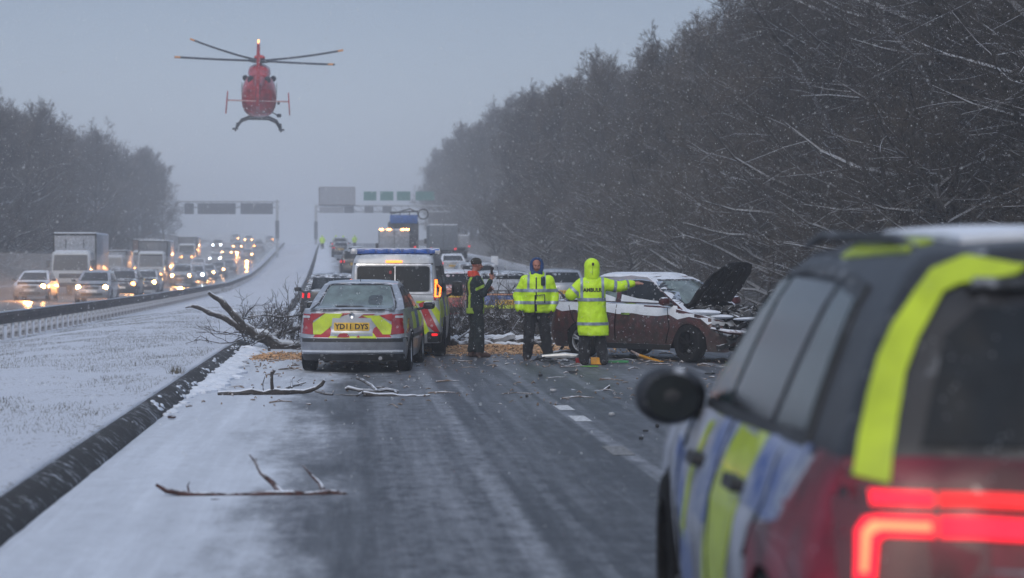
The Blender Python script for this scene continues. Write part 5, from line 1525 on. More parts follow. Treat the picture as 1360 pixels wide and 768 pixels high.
mb = MB(); mb.tube([(0, -1.2, .95), (0, -3.0, .82), (0, -5.3, .80)], [.40, .24, .19], 16); mb.build('tail_boom', HR, t)
# shrouded tail: fin above, ring, fin below – thin seen from behind
mb = MB()
poly = [(-5.0, .6), (-5.2, 1.3), (-5.9, 2.9), (-6.35, 3.35), (-6.7, 3.30), (-6.45, 1.9), (-6.5, .6), (-6.3, -.25), (-5.7, -.55), (-5.2, -.1)]
mb.prism([(a, b_) for a, b_ in poly], -.09, .09, 'x'); fin = mb.build('tail_fin', HR, t, angle=30)
mb = MB(); mb.lathe([(-.12, .42), (-.12, .50), (.12, .50), (.12, .42), (-.12, .42)], c=(0, -5.85, .55), axis='x', seg=24); mb.build('tail_rotor_shroud', HD, fin)
mb = MB(); mb.ball((0, -6.5, 3.46), (.055, .07, .12), 8); mb.build('beacon', lamp('beacon_lamp', (1, .36, .10), 5), fin)
mb = MB(); mb.box((0, -4.6, .02 + .78), (3.55, .42, .07), .03)
st = mb.build('tailplane', HR, t)
mb = MB(); mb.box((0, -4.83, .80), (3.5, .03, .05), .005); mb.build('tailplane_stripe', mat('pale_strip', (.65, .45, .42), .5), st)
for sg in (-1, 1):
    mb = MB(); mb.box((sg * 1.80, -4.7, .68), (.07, .55, 1.30), .03, Euler((0, R(sg * -4), 0))); mb.build('end_plate', HR, st)
for ob in [o for o in t.children if o.name.startswith('tailplane')]: ob.location = (0, 0, -.85)
# skids
for sg in (-1, 1):
    sk = MB(); sk.tube([(sg * 1.35, -1.6, -2.02), (sg * 1.35, 1.5, -2.02), (sg * 1.33, 2.0, -1.85)], .06, 8)
    o = sk.build('skid', HD, t)
    q = MB(); q.box((sg * 1.38, -.9, -1.98), (.35, .3, .10), .03); q.build('step', HD, o)
for y in (-.9, 1.1):
    sk = MB(); sk.tube([(-1.35, y, -2.0), (-1.05, y, -1.55), (-.6, y, -1.36), (.6, y, -1.36), (1.05, y, -1.55), (1.35, y, -2.0)], .065, 8); sk.build('cross_tube', HD, t)
sk = MB(); sk.box((1.22, .2, -1.20), (.28, .35, .20), .06); sk.tube([(1.15, .2, -1.2), (.8, .2, -1.0)], .04, 6); sk.build('searchlight', HD, t)
sk = MB(); sk.box((1.18, .6, -.45), (.16, .3, .22), .05); sk.build('camera_pod', HD, t)
# rotor head and blades at rest
mb = MB(); mb.tube([(0, .35, 1.5), (0, .35, 2.10)], [.22, .14], 12); mast = mb.build('rotor_mast', HR, t)
mb = MB(); mb.lathe([(1.95, .02), (1.95, .42), (2.02, .72), (2.14, .66), (2.22, .18), (2.22, .001)], c=(0, .35, 0), axis='z', seg=20); mb.build('rotor_hub', HD, mast)
mb = MB(); mb.ball((0, .35, 2.28), (.34, .34, .17), 12); mb.build('rotor_cap', mat('cap_red', (.65, .03, .02), .4, coat=.4), mast)
BT = mat('blade_tip', (.7, .28, .05), .5)
for az, rise in ((8, .085), (98 + 48, .15), (188, .0), (-30, -.02)):
    a = R(az); d = Vector((math.cos(a), math.sin(a), 0)); pnorm = Vector((-d.y, d.x, 0))
    V = []; F = []; n_ = 14; L = 5.1
    for i in range(n_ + 1):
        s_ = .35 + (L - .35) * i / n_
        cz = 2.08 + rise * s_ + (.035 if rise > .02 else .012) * s_ * s_ * .35
        wd = .12 if s_ < .8 else .19
        for (o_, z_) in ((-wd, -.02), (wd * .2, -.065), (wd, -.01), (wd * .2, .065)):
            p_ = d * s_ + pnorm * o_; V.append((p_.x, p_.y + .35, cz + z_))
    for i in range(n_):
        for j in range(4): F.append((i * 4 + j, i * 4 + (j + 1) % 4, (i + 1) * 4 + (j + 1) % 4, (i + 1) * 4 + j))
    F += [(0, 1, 2, 3), (n_ * 4 + 3, n_ * 4 + 2, n_ * 4 + 1, n_ * 4)]
    mb = MB(); mb.raw(V, F); mb.m = [1 if (f < (n_) * 4 and f >= (n_ - 1) * 4) else 0 for f in range(len(F))]
    mb.build('rotor_blade', [HD, BT], mast, smooth=False)
# ================================================================== people
SK = mat('skin', (.42, .22, .16), .55, var=.1)
SKR = mat('ruddy_skin', (.40, .17, .13), .55, var=.1)
NV = mat('navy_cloth', (.012, .022, .045), .85, spot=.45, bump=.5, bscale=30)
BK = mat('black_cloth', (.013, .014, .018), .9, spot=.55, bump=.5, bscale=30)
GN = mat('dark_green_cloth', (.007, .020, .024), .85, spot=.45, bump=.5, bscale=30)
OR_ = mat('orange_red_cloth', (.62, .06, .03), .7, spot=.3)
BL = mat('blue_cloth', (.02, .065, .20), .85, spot=.45)
BR = mat('brown_leather', (.06, .03, .024), .6, spot=.5)
TP = mat('reflective_tape', (.30, .36, .46), .35, metal=.3, spot=.2)
OL = mat('olive_tape', (.32, .50, .05), .6, spot=.2)
TR = mat('dark_trouser_green', (.010, .018, .020), .9, spot=.5, bump=.5, bscale=30)
def fuse(parts, voxel=.012, smooth=3, disp=0.0, dscale=.12):
    """join closed lumps (a MB) into one continuous skin"""
    me = bpy.data.meshes.new('tmp'); me.from_pydata(parts.v, [], parts.f)
    bm = bmesh.new(); bm.from_mesh(me); bmesh.ops.recalc_face_normals(bm, faces=bm.faces[:]); bm.to_mesh(me); bm.free()
    o = bpy.data.objects.new('tmp', me); COL.objects.link(o)
    m = o.modifiers.new('r', 'REMESH'); m.mode = 'VOXEL'; m.voxel_size = voxel
    if smooth: q = o.modifiers.new('s', 'SMOOTH'); q.factor = .6; q.iterations = smooth
    if disp:
        tx = bpy.data.textures.new('fold', 'CLOUDS'); tx.noise_scale = dscale
        q = o.modifiers.new('d', 'DISPLACE'); q.texture = tx; q.strength = disp; q.mid_level = .5; q.texture_coords = 'LOCAL'
    dg = bpy.context.evaluated_depsgraph_get(); dg.update()
    out = bpy.data.meshes.new_from_object(o.evaluated_get(dg))
    COL.objects.unlink(o); bpy.data.objects.remove(o)
    out.polygons.foreach_set('use_smooth', [True] * len(out.polygons))
    return out
def place_mesh(name, me, m, parent):
    me.materials.clear(); me.materials.append(m); me.name = name
    return link(bpy.data.objects.new(name, me), parent)
def limb(mb, pts, rad, k=14, flat=None):
    mb.tube(pts, rad, k, flat=flat)
    for p, r_ in zip(pts, rad): mb.ball(p, r_ * .99, 12)
def torso(mb, rows, k=22):
    V = []; n_ = len(rows)
    for (z, rx, ry, cx, cy) in rows:
        for j in range(k):
            a = 2 * math.pi * j / k; V.append((cx + rx * math.cos(a), cy + ry * math.sin(a), z))
    F = [(i * k + j, i * k + (j + 1) % k, (i + 1) * k + (j + 1) % k, (i + 1) * k + j) for i in range(n_ - 1) for j in range(k)]
    F += [tuple(range(k))[::-1], tuple(range((n_ - 1) * k, n_ * k))]
    mb.raw(V, F)
def band(src, name, m, co, no, w, parent, off=.005, flt=None):
    bm = bmesh.new(); bm.from_mesh(src)
    co = Vector(co); no = Vector(no).normalized()
    for s_ in (1, -1):
        bmesh.ops.bisect_plane(bm, geom=bm.verts[:] + bm.edges[:] + bm.faces[:], plane_co=co + no * s_ * w / 2, plane_no=no * s_, clear_outer=True)
    if flt:
        bad = [f for f in bm.faces if not flt(f.calc_center_median())]
        bmesh.ops.delete(bm, geom=bad, context='FACES')
    if name == 'sleeve_band' and bm.faces:
        seen = set(); best = []
        for f0_ in bm.faces:
            if f0_ in seen: continue
            st_ = [f0_]; isl = []; seen.add(f0_)
            while st_:
                f_ = st_.pop(); isl.append(f_)
                for e_ in f_.edges:
                    for g_ in e_.link_faces:
                        if g_ not in seen: seen.add(g_); st_.append(g_)
            if len(isl) > len(best): best = isl
        bs = set(best); bmesh.ops.delete(bm, geom=[f_ for f_ in bm.faces if f_ not in bs], context='FACES')
    bm.normal_update()
    offs = [v.co + v.normal * off for v in bm.verts]
    for v, c_ in zip(bm.verts, offs): v.co = c_
    me = bpy.data.meshes.new(name); bm.to_mesh(me); bm.free()
    me.materials.clear(); me.materials.append(m)
    me.polygons.foreach_set('use_smooth', [True] * len(me.polygons))
    return link(bpy.data.objects.new(name, me), parent)
def hand(mb, wrist, d, up, curl=.4, size=1.0, thumb=1):
    """palm with five fingers; d = direction of the hand, up = back of the hand"""
    d = Vector(d).normalized(); up = (Vector(up) - d * Vector(up).dot(d)).normalized(); s_ = d.cross(up) * thumb
    w = Vector(wrist); S = size
    limb(mb, [w, w + d * .045 * S, w + d * .085 * S], [.027 * S, .034 * S, .033 * S], 12)
    mb.ball(w + d * .07 * S + s_ * .018 * S, (.026 * S,) * 3, 10); mb.ball(w + d * .07 * S - s_ * .02 * S, (.024 * S,) * 3, 10)
    for k_, (o_, L, r_) in enumerate(((.034, .072, .0098), (.012, .082, .0102), (-.011, .076, .0098), (-.033, .058, .0088))):
        p = w + d * .088 * S + s_ * o_ * S; q = [p - d * .02]
        a = 0; L *= S
        dd = (d + s_ * o_ * 2.2).normalized()
        for seg, fr in enumerate((.42, .32, .26)):
            a += curl * (1 + .2 * k_) * (.6 if seg == 0 else .9)
            dv = dd * math.cos(a) - up * math.sin(a)
            p = p + dv * L * fr; q.append(p)
        limb(mb, [tuple(v) for v in q], [r_ * S * f for f in (1.15, 1.05, .95, .8)], 8)
    p = w + d * .025 * S + s_ * .03 * S
    q = [p, p + (d * .5 + s_ * .8 - up * .2).normalized() * .034 * S, p + (d * .5 + s_ * .8 - up * .2).normalized() * .034 * S + (d * .9 + s_ * .3 - up * .3).normalized() * .03 * S]
    limb(mb, [tuple(v) for v in q], [.013 * S, .0115 * S, .009 * S], 8)
def head(mb, c, f=(0, 1, 0), S=1.0):
    """skull, jaw, nose, ears on a neck; f = facing"""
    c = Vector(c); f = Vector(f).normalized(); r_ = f.cross(Vector((0, 0, 1))).normalized(); up = r_.cross(f)
    def q(a, b_, e_): return tuple(c + r_ * a * S + f * b_ * S + up * e_ * S)
    mb.ball(q(0, -.005, .035), (.078 * S, .092 * S if abs(f.y) > .7 else .085 * S, .088 * S), 16)
    mb.ball(q(0, .02, -.03), (.062 * S, .066 * S, .078 * S), 14)
    mb.ball(q(0, .05, -.075), (.030 * S, .028 * S, .026 * S), 10)      # chin
    limb(mb, [q(0, .085, .012), q(0, .112, -.022)], [.010 * S, .016 * S], 8)   # nose
    limb(mb, [q(-.035, .082, .028), q(.035, .082, .028)], [.010 * S, .010 * S], 8)   # brow
    for s_ in (-1, 1):
        mb.ball(q(s_ * .040, .062, -.02), (.024 * S,) * 3, 8)
        mb.ball(q(s_ * .082, -.005, -.005), (.012 * S, .02 * S, .03 * S), 8)
    limb(mb, [q(-.022, .088, -.048), q(.022, .088, -.048)], [.008 * S, .008 * S], 8)
    limb(mb, [q(0, -.02, -.06), q(0, -.035, -.15), q(0, -.045, -.2)], [.055 * S, .056 * S, .062 * S], 12)
    return q
def face_bits(q, body, S=1.0):
    e_ = MB()
    for s_ in (-1, 1): e_.ball(q(s_ * .031, .078, .008), (.010, .010, .007), 8)
    e_.build('eye', M['ink'], body)
    e_ = MB(); e_.tube([q(-.022, .0955, -.048), q(.022, .0955, -.048)], .003, 5); e_.build('mouth', mat('lips', (.22, .06, .05), .6), body)
def legs(mb, hips, knees, ankles, r0=.095, r1=.066, r2=.052):
    for s_ in (0, 1):
        limb(mb, [hips[s_], ((Vector(hips[s_]) + Vector(knees[s_])) / 2), knees[s_], ((Vector(knees[s_]) * .6 + Vector(ankles[s_]) * .4)), ankles[s_]], [r0, r0 * .88, r1, r1 * .98, r2], 16)

# ---- medic on the left, side-on, radio at the chin
def medic():
    Y = 37.0; p = P(631, 475, Y)
    t = thing('person', 'person in dark green jacket with orange collar, side-on, holding a radio to the mouth', 'person', (p.x, Y, .0), R(-78))
    S = 1.02
    hipz = .92
    bd = MB()
    q = head(bd, (0, .03, 1.68), (0, 1, -.08))
    torso(bd, [(.86, .14, .11, 0, 0), (1.1, .145, .11, 0, 0), (1.35, .17, .12, 0, -.01), (1.48, .12, .09, 0, -.01), (1.52, .06, .06, 0, -.01)])
    hips = [(-.09, 0, .90), (.09, 0, .90)]; knees = [(-.10, .03, .50), (.10, .05, .50)]; ank = [(-.11, -.03, .10), (.11, .06, .10)]
    legs(bd, hips, knees, ank, .08, .055, .042)
    # arms: right arm up with the radio, left forearm across the belly
    Ra = [(.20, -.01, 1.42), (.23, .10, 1.17), (.10, .28, 1.42)]
    La = [(-.20, -.01, 1.42), (-.24, .06, 1.14), (-.06, .27, 1.22)]
    for A in (Ra, La): limb(bd, A, [.05, .042, .03], 12)
    hand(bd, (.10, .28, 1.42), (-.15, .1, 1), (.9, .1, .2), .7, thumb=1)
    hand(bd, (-.06, .27, 1.22), (.6, .5, .5), (-.2, .6, .5), .8, thumb=-1)
    me = fuse(bd, .0085, 2); body = place_mesh('body', me, SKR, t)
    face_bits(q, body)
    jk = MB()
    torso(jk, [(.80, .185, .155, 0, 0), (.95, .19, .16, 0, 0), (1.15, .19, .155, 0, 0), (1.35, .215, .165, 0, 0), (1.46, .16, .12, 0, -.01), (1.50, .10, .09, 0, -.01)])
    limb(jk, [(.17, 0, 1.42)] + [tuple(Vector(v)) for v in Ra[1:2]] + [tuple(Vector(Ra[1]).lerp(Vector(Ra[2]), .86))], [.085, .068, .048], 14)
    limb(jk, [(-.17, 0, 1.42)] + [tuple(Vector(v)) for v in La[1:2]] + [tuple(Vector(La[1]).lerp(Vector(La[2]), .86))], [.085, .068, .048], 14)
    jm = fuse(jk, .012, 3, .022, .10); j = place_mesh('jacket', jm, GN, t)
    band(jm, 'hem_band', OL, (0, 0, .855), (0, 0, 1), .10, j)
    for x_ in (-.10, .10): band(jm, 'chest_band', OL, (x_, 0, 1.2), (1, 0, 0), .05, j, flt=lambda c_: .9 < c_.z < 1.46 and c_.y > -.5 and abs(c_.x) < .16 and not (c_.z > 1.3 and abs(c_.x) > .15))
    band(jm, 'sleeve_band', OL, Vector(Ra[0]).lerp(Vector(Ra[1]), .55), Vector(Ra[1]) - Vector(Ra[0]), .05, j, flt=lambda c_: c_.x > .19)
    band(jm, 'sleeve_band', OL, Vector(La[0]).lerp(Vector(La[1]), .55), Vector(La[1]) - Vector(La[0]), .05, j, flt=lambda c_: c_.x < -.19)
    cl = MB(); torso(cl, [(1.47, .135, .12, 0, -.01), (1.51, .12, .11, 0, -.03), (1.55, .105, .10, 0, -.04), (1.58, .085, .085, 0, -.05)])
    cl.ball((0, -.09, 1.53), (.09, .05, .055), 12)
    place_mesh('collar', fuse(cl, .012, 3, .02, .06), OR_, j)
    tr = MB(); torso(tr, [(.78, .165, .13, 0, 0), (.95, .16, .125, 0, 0)])
    legs(tr, hips, knees, [(-.11, -.03, .14), (.11, .06, .14)], .118, .092, .085)
    place_mesh('trousers', fuse(tr, .012, 3, .035, .10), TR, t)
    bt = MB()
    for (ax_, ay) in ((-.11, -.03), (.11, .06)):
        limb(bt, [(ax_, ay, .24), (ax_, ay, .08)], [.070, .062], 12); limb(bt, [(ax_, ay - .03, .05), (ax_, ay + .10, .045), (ax_, ay + .17, .035)], [.05, .05, .038], 12, flat=1)
    b_ = place_mesh('boots', fuse(bt, .010, 2), BR, t)
    bn_ = MB(); bn_.ball((0, .02, 1.745), (.094, .105, .075), 18); bn_.tube([(0, .02, 1.70), (0, .02, 1.74)], [.096, .097], 18)
    place_mesh('beanie', fuse(bn_, .009, 2), mat('grey_wool', (.045, .042, .036), .95, bump=.6, bscale=80), t)
    return t
medic()
t = thing('radio', 'small black handheld radio held to the mouth of the person in green', 'radio', (P(631, 475, 37).x + .30, 36.96, 1.56), R(-78))
q = MB(); q.box((0, 0, 0), (.055, .035, .10), .01); q.build('casing', M['ink'], t)
q = MB(); q.ball((0, .01, .062), (.034, .034, .034), 10); q.build('microphone', M['ink'], t)

# ---- officer in the middle, facing us
def officer():
    Y = 35.9; p = P(713, 479, Y)
    t = thing('person', 'person in yellow high visibility jacket and blue hood facing us, arms hanging', 'person', (p.x, Y, 0), R(172))
    bd = MB()
    q = head(bd, (0, .05, 1.67), (-.12, 1, -.10))
    torso(bd, [(.86, .15, .12, 0, 0), (1.1, .155, .12, 0, 0), (1.35, .18, .13, 0, 0), (1.48, .12, .09, 0, 0), (1.52, .06, .06, 0, 0)])
    hips = [(-.10, 0, .90), (.10, 0, .90)]; knees = [(-.15, .03, .49), (.13, .03, .49)]; ank = [(-.20, -.02, .10), (.17, -.01, .10)]
    legs(bd, hips, knees, ank, .085, .056, .042)
    La = [(-.21, 0, 1.41), (-.31, -.03, 1.13), (-.27, .08, .89)]; Ra = [(.21, 0, 1.41), (.33, -.02, 1.13), (.30, .09, .90)]
    for A in (Ra, La): limb(bd, A, [.05, .042, .03], 12)
    hand(bd, La[2], (.1, .2, -1), (-1, 0, 0), .45, thumb=1); hand(bd, Ra[2], (-.1, .2, -1), (1, 0, 0), .45, thumb=-1)
    me = fuse(bd, .0085, 2); body = place_mesh('body', me, SKR, t); face_bits(q, body)
    gl = MB(); hand(gl, Vector(La[2]) + Vector((0, 0, .01)), (.1, .2, -1), (-1, 0, 0), .45, 1.13, 1); hand(gl, Vector(Ra[2]) + Vector((0, 0, .01)), (-.1, .2, -1), (1, 0, 0), .45, 1.13, -1)
    place_mesh('gloves', fuse(gl, .009, 1), M['ink'], t)
    jk = MB()
    torso(jk, [(.84, .23, .18, 0, .01), (.88, .25, .20, 0, .01), (1.0, .265, .21, 0, .02), (1.2, .265, .215, 0, .02), (1.36, .26, .20, 0, .01), (1.46, .20, .15, 0, 0), (1.52, .13, .12, 0, 0)])
    for A, s_ in ((Ra, 1), (La, -1)):
        limb(jk, [(s_ * .19, 0, 1.40), A[1], tuple(Vector(A[1]).lerp(Vector(A[2]), .93))], [.115, .098, .070], 16)
    jm = fuse(jk, .012, 3, .04, .14); j = place_mesh('jacket', jm, M['hiv'], t)
    band(jm, 'reflective_band', TP, (0, 0, 1.235), (0, 0, 1), .055, j)
    band(jm, 'reflective_band', TP, (0, 0, 1.02), (0, 0, 1), .055, j)
    for s_ in (-1, 1): band(jm, 'shoulder_band', TP, (s_ * .14, 0, 1.4), (1, 0, 0), .045, j, flt=lambda c_: c_.z > 1.25)
    cl = MB(); torso(cl, [(1.43, .165, .155, 0, .01), (1.50, .145, .145, 0, .0), (1.57, .12, .125, 0, -.02), (1.59, .10, .11, 0, -.04)])
    place_mesh('collar', fuse(cl, .012, 2, .02, .07), M['hiv'], j)
    zp = MB(); zp.box((.0, .222, 1.17), (.022, .02, .60), .004); zp.build('zip', NV, j)
    zp = MB(); zp.box((-.12, .205, 1.40), (.075, .05, .16), .02); zp.build('chest_radio', NV, j)
    zp = MB(); zp.tube([(-.15, .235, 1.02), (-.15, .24, 1.16), (.02, .25, 1.15), (.02, .25, .84)], .012, 6); zp.build('pocket_trim', BK, j)
    hd_ = MB()
    for a in range(0, 181, 12):
        r1 = R(a); hd_.ball((.098 * math.cos(r1), .055, 1.69 + .105 * math.sin(r1)), (.028, .05, .028), 8)
    hd_.ball((0, .0, 1.70), (.118, .095, .125), 16)
    for s_ in (-1, 1): limb(hd_, [(s_ * .095, .06, 1.70), (s_ * .085, .075, 1.60), (s_ * .05, .09, 1.545)], [.034, .036, .04], 10)
    limb(hd_, [(-.06, .07, 1.54), (.06, .07, 1.54)], [.05, .05], 10); limb(hd_, [(0, -.02, 1.66), (0, -.02, 1.5)], [.09, .09], 12)
    place_mesh('hood', fuse(hd_, .010, 2, .012, .05), BL, t)
    tr = MB(); torso(tr, [(.80, .18, .14, 0, 0), (.95, .18, .14, 0, 0)])
    legs(tr, hips, knees, [(-.20, -.02, .09), (.17, -.01, .09)], .125, .098, .088)
    place_mesh('trousers', fuse(tr, .012, 3, .035, .10), BK, t)
    bt = MB()
    for (ax_, ay) in ((-.20, -.02), (.17, -.01)): limb(bt, [(ax_, ay, .10), (ax_, ay, .06)], [.05, .055], 12); limb(bt, [(ax_, ay - .03, .045), (ax_ * 1.1, ay + .10, .045), (ax_ * 1.15, ay + .17, .035)], [.048, .05, .038], 12)
    place_mesh('boots', fuse(bt, .010, 2), M['ink'], t)
officer()

# ---- officer on the right, back to us, arm stretched to the car roof
def backman():
    Y = 34.0; p = P(786, 486, Y)
    t = thing('person', 'person seen from behind in long yellow hooded coat, arm stretched to the crashed car', 'person', (p.x, Y, 0), R(-3))
    bd = MB()
    q = head(bd, (0, .03, 1.62), (0, 1, 0))
    torso(bd, [(.86, .15, .12, 0, 0), (1.1, .155, .12, 0, 0), (1.33, .18, .13, 0, 0), (1.44, .12, .09, 0, 0), (1.48, .06, .06, 0, 0)])
    hips = [(-.10, 0, .88), (.10, 0, .88)]; knees = [(-.12, .03, .48), (.13, .03, .48)]; ank = [(-.13, -.02, .10), (.19, -.01, .10)]
    legs(bd, hips, knees, ank, .085, .056, .042)
    Ra = [(.20, .02, 1.385), (.46, .04, 1.33), (.72, .12, 1.375)]
    La = [(-.20, .02, 1.38), (-.36, -.02, 1.17), (-.30, .25, 1.22)]
    limb(bd, Ra, [.05, .042, .03], 12); limb(bd, La, [.05, .042, .03], 12)
    hand(bd, (.72, .12, 1.375), (1, .1, .02), (0, -.3, 1), .10, thumb=-1); hand(bd, La[2], (.3, .9, .2), (0, 0, 1), .3, thumb=1)
    place_mesh('body', fuse(bd, .0085, 2), SK, t); face_bits(q, t.children[0])
    jk = MB()
    torso(jk, [(.50, .255, .20, .03, 0), (.56, .265, .21, .02, 0), (.8, .25, .20, .01, 0), (1.0, .235, .19, 0, 0), (1.2, .235, .19, 0, 0), (1.33, .245, .18, 0, 0), (1.42, .19, .14, 0, 0), (1.48, .12, .11, 0, 0)])
    limb(jk, [(.17, .01, 1.37), (.32, .03, 1.34), (.46, .04, 1.32), (.58, .07, 1.35), (.69, .11, 1.37)], [.11, .105, .098, .085, .062], 16)
    limb(jk, [(-.17, .01, 1.36), (-.36, -.02, 1.18), (-.32, .16, 1.20)], [.11, .098, .07], 16)
    jm = fuse(jk, .012, 3, .035, .13); j = place_mesh('coat', jm, M['hiv'], t)
    band(jm, 'reflective_band', TP, (0, 0, 1.105), (0, 0, 1), .055, j, flt=lambda c_: abs(c_.x) < .27)
    band(jm, 'reflective_band', TP, (0, 0, .70), (0, 0, 1), .05, j)
    for s_ in (-1, 1): band(jm, 'shoulder_band', TP, (s_ * .175, 0, 1.4), (1, 0, 0), .045, j, flt=lambda c_: c_.z > 1.10)
    band(jm, 'sleeve_band', TP, (.385, .04, 1.33), (1, .1, -.1), .05, j); band(jm, 'sleeve_band', TP, (.60, .07, 1.355), (1, .25, .1), .04, j)
    band(jm, 'sleeve_band', TP, (-.29, 0, 1.25), (-.7, 0, -.7), .05, j, flt=lambda c_: c_.x < -.22 and c_.y < .09 and c_.z > 1.13)
    hd_ = MB(); hd_.ball((0, .0, 1.66), (.135, .135, .145), 18); limb(hd_, [(0, 0, 1.64), (0, -.01, 1.55), (0, -.01, 1.46)], [.132, .130, .125], 18)
    hm = fuse(hd_, .011, 2, .012, .07)
    hood = place_mesh('hood', hm, M['hiv'], t)
    z_ = MB(); z_.box((.01, -.140, 1.70), (.035, .012, .05), .008); z_.build('hood_toggle', M['ink'], hood)
    z_ = MB(); z_.tube([(.0, -.137, 1.66), (0, -.143, 1.58), (0, -.142, 1.52)], .005, 5); z_.build('hood_seam', OL, hood)
    bv = BVHTree.FromPolygons([v.co for v in jm.vertices], [tuple(p_.vertices) for p_ in jm.polygons])
    me = text_mesh('AMBULR', .088, .0006, .003)
    for v in me.vertices:
        h_, nn, _, _ = bv.ray_cast(Vector((v.co.x * .92, -2, 1.265 + v.co.y)), Vector((0, 1, 0)))
        v.co = (h_ + Vector((0, -.012 - v.co.z, 0))) if h_ else Vector((v.co.x, -.2, 1.265 + v.co.y))
    me.materials.append(M['ink']); finish('lettering', me, j, smooth=False)
    tr = MB(); torso(tr, [(.60, .19, .14, 0, 0), (.90, .18, .14, 0, 0)])
    legs(tr, hips, knees, [(-.13, -.02, .09), (.19, -.01, .09)], .125, .10, .095)
    place_mesh('trousers', fuse(tr, .012, 3, .035, .10), BK, t)
    bt = MB()
    for (ax_, ay) in ((-.13, -.02), (.19, -.01)): limb(bt, [(ax_, ay, .10), (ax_, ay, .06)], [.05, .055], 12); limb(bt, [(ax_, ay - .04, .045), (ax_ * 1.1, ay + .10, .045), (ax_ * 1.15, ay + .17, .035)], [.05, .05, .038], 12)
    place_mesh('boots', fuse(bt, .010, 2), M['ink'], t)
backman()

# ---- far workers by the kerb
def worker(px, Y, label, hgt=1.75, cols=None):
    p = P(px, 330, Y)
    t = thing('person', label, 'person', (p.x, Y, float(zr(Y))), rng.uniform(-.5, .5), 'far workers in yellow jackets')
    bd = MB(); head(bd, (0, .03, 1.62), (0, -1, 0))
    torso(bd, [(.86, .15, .12, 0, 0), (1.35, .18, .13, 0, 0), (1.48, .06, .06, 0, 0)])
    legs(bd, [(-.1, 0, .9), (.1, 0, .9)], [(-.11, .02, .5), (.11, .02, .5)], [(-.12, 0, .07), (.12, 0, .07)], .11, .08, .06)
    for s_ in (-1, 1): limb(bd, [(s_ * .21, 0, 1.40), (s_ * .29, 0, 1.13), (s_ * .26, .1, .90)], [.06, .05, .04], 10)
    place_mesh('body', fuse(bd, .03, 1), SK, t)
    jk = MB(); torso(jk, [(.72, .26, .2, 0, 0), (1.0, .25, .2, 0, 0), (1.36, .27, .2, 0, 0), (1.5, .12, .1, 0, 0)])
    for s_ in (-1, 1): limb(jk, [(s_ * .2, 0, 1.40), (s_ * .32, 0, 1.13), (s_ * .28, .1, .95)], [.12, .10, .08], 10)
    place_mesh('jacket', fuse(jk, .03, 1), M['hiv'], t)
    tr = MB(); legs(tr, [(-.1, 0, .9), (.1, 0, .9)], [(-.11, .02, .5), (.11, .02, .5)], [(-.12, 0, .04), (.12, 0, .04)], .13, .10, .08)
    place_mesh('trousers', fuse(tr, .03, 1), BK, t)
    ht = MB(); ht.ball((0, 0, 1.68), (.13, .13, .12), 10); ht.build('helmet', M['hiv'], t)
worker(428, 268, 'far worker in a yellow jacket standing alone at the kerb')
worker(446, 262, 'far worker in a yellow jacket in the middle of the distant group')
worker(456, 250, 'far worker in a yellow jacket tallest and rightmost of the distant group')
worker(471, 290, 'faintest far worker in a yellow jacket beside the distant cars')
# ================================================================== fallen tree, broken branches and debris
def branch(name, label, chains, loc, group=None, cat='branch', m=None, snow=True, k=8):
    """chains: list of (pts, radii) in local coords; first is the main limb"""
    t = thing(name, label, cat, loc, 0, group)
    mb = MB()
    pts, rad = chains[0]; P2, R2 = knob(pts, rad); mb.tube(P2, R2, k)
    mb.build('limb', m or M['bark_log'], t)
    if len(chains) > 1:
        for pts, rad in chains[1:]:
            mb = MB(); P2, R2 = knob(pts, rad, .5); mb.tube(P2, R2, 6)
            mb.build('side_twig', m or M['bark_log'], t)
    if snow:
        mb = MB()
        for pts, rad in chains[:2]:
            P2, R2 = knob(pts, rad)
            q = [(p[0], p[1], p[2] + r_ * .75) for p, r_ in zip(P2, R2)]
            mb.tube(q, [r_ * .62 * (.7 + .5 * (mnoise.noise(Vector((p[0] * 5, p[1] * 3, 1))) + .3)) for p, r_ in zip(P2, R2)], 6, flat=.8)
        mb.build('snow_cap', M['snow'], t)
    return t
def knob(pts, rad, amt=1.0):
    """resample with knots and wobble"""
    pts = [Vector(p) for p in pts]; P2, R2 = [], []
    for i in range(len(pts) - 1):
        n_ = max(2, int((pts[i + 1] - pts[i]).length / .06))
        for j in range(n_):
            t = j / n_; p = pts[i].lerp(pts[i + 1], t); r_ = rad[i] * (1 - t) + rad[i + 1] * t
            w = Vector((mnoise.noise(p * 4.1), mnoise.noise(p * 4.1 + Vector((9, 0, 0))), mnoise.noise(p * 4.1 + Vector((0, 9, 0))))) * r_ * .9 * amt
            P2.append(tuple(p + w)); R2.append(r_ * (1 + .28 * mnoise.noise(p * 11)))
    P2.append(tuple(pts[-1])); R2.append(rad[-1])
    return P2, R2
def px_chain(pp, Y, org, lift=0.0):
    out = []
    for q in pp:
        px, py = q[0], q[1]; yy_ = Y + (q[2] if len(q) > 2 else 0)
        v = P(px, py, yy_); out.append((v.x - org[0], v.y - org[1], v.z - org[2] + lift))
    return out
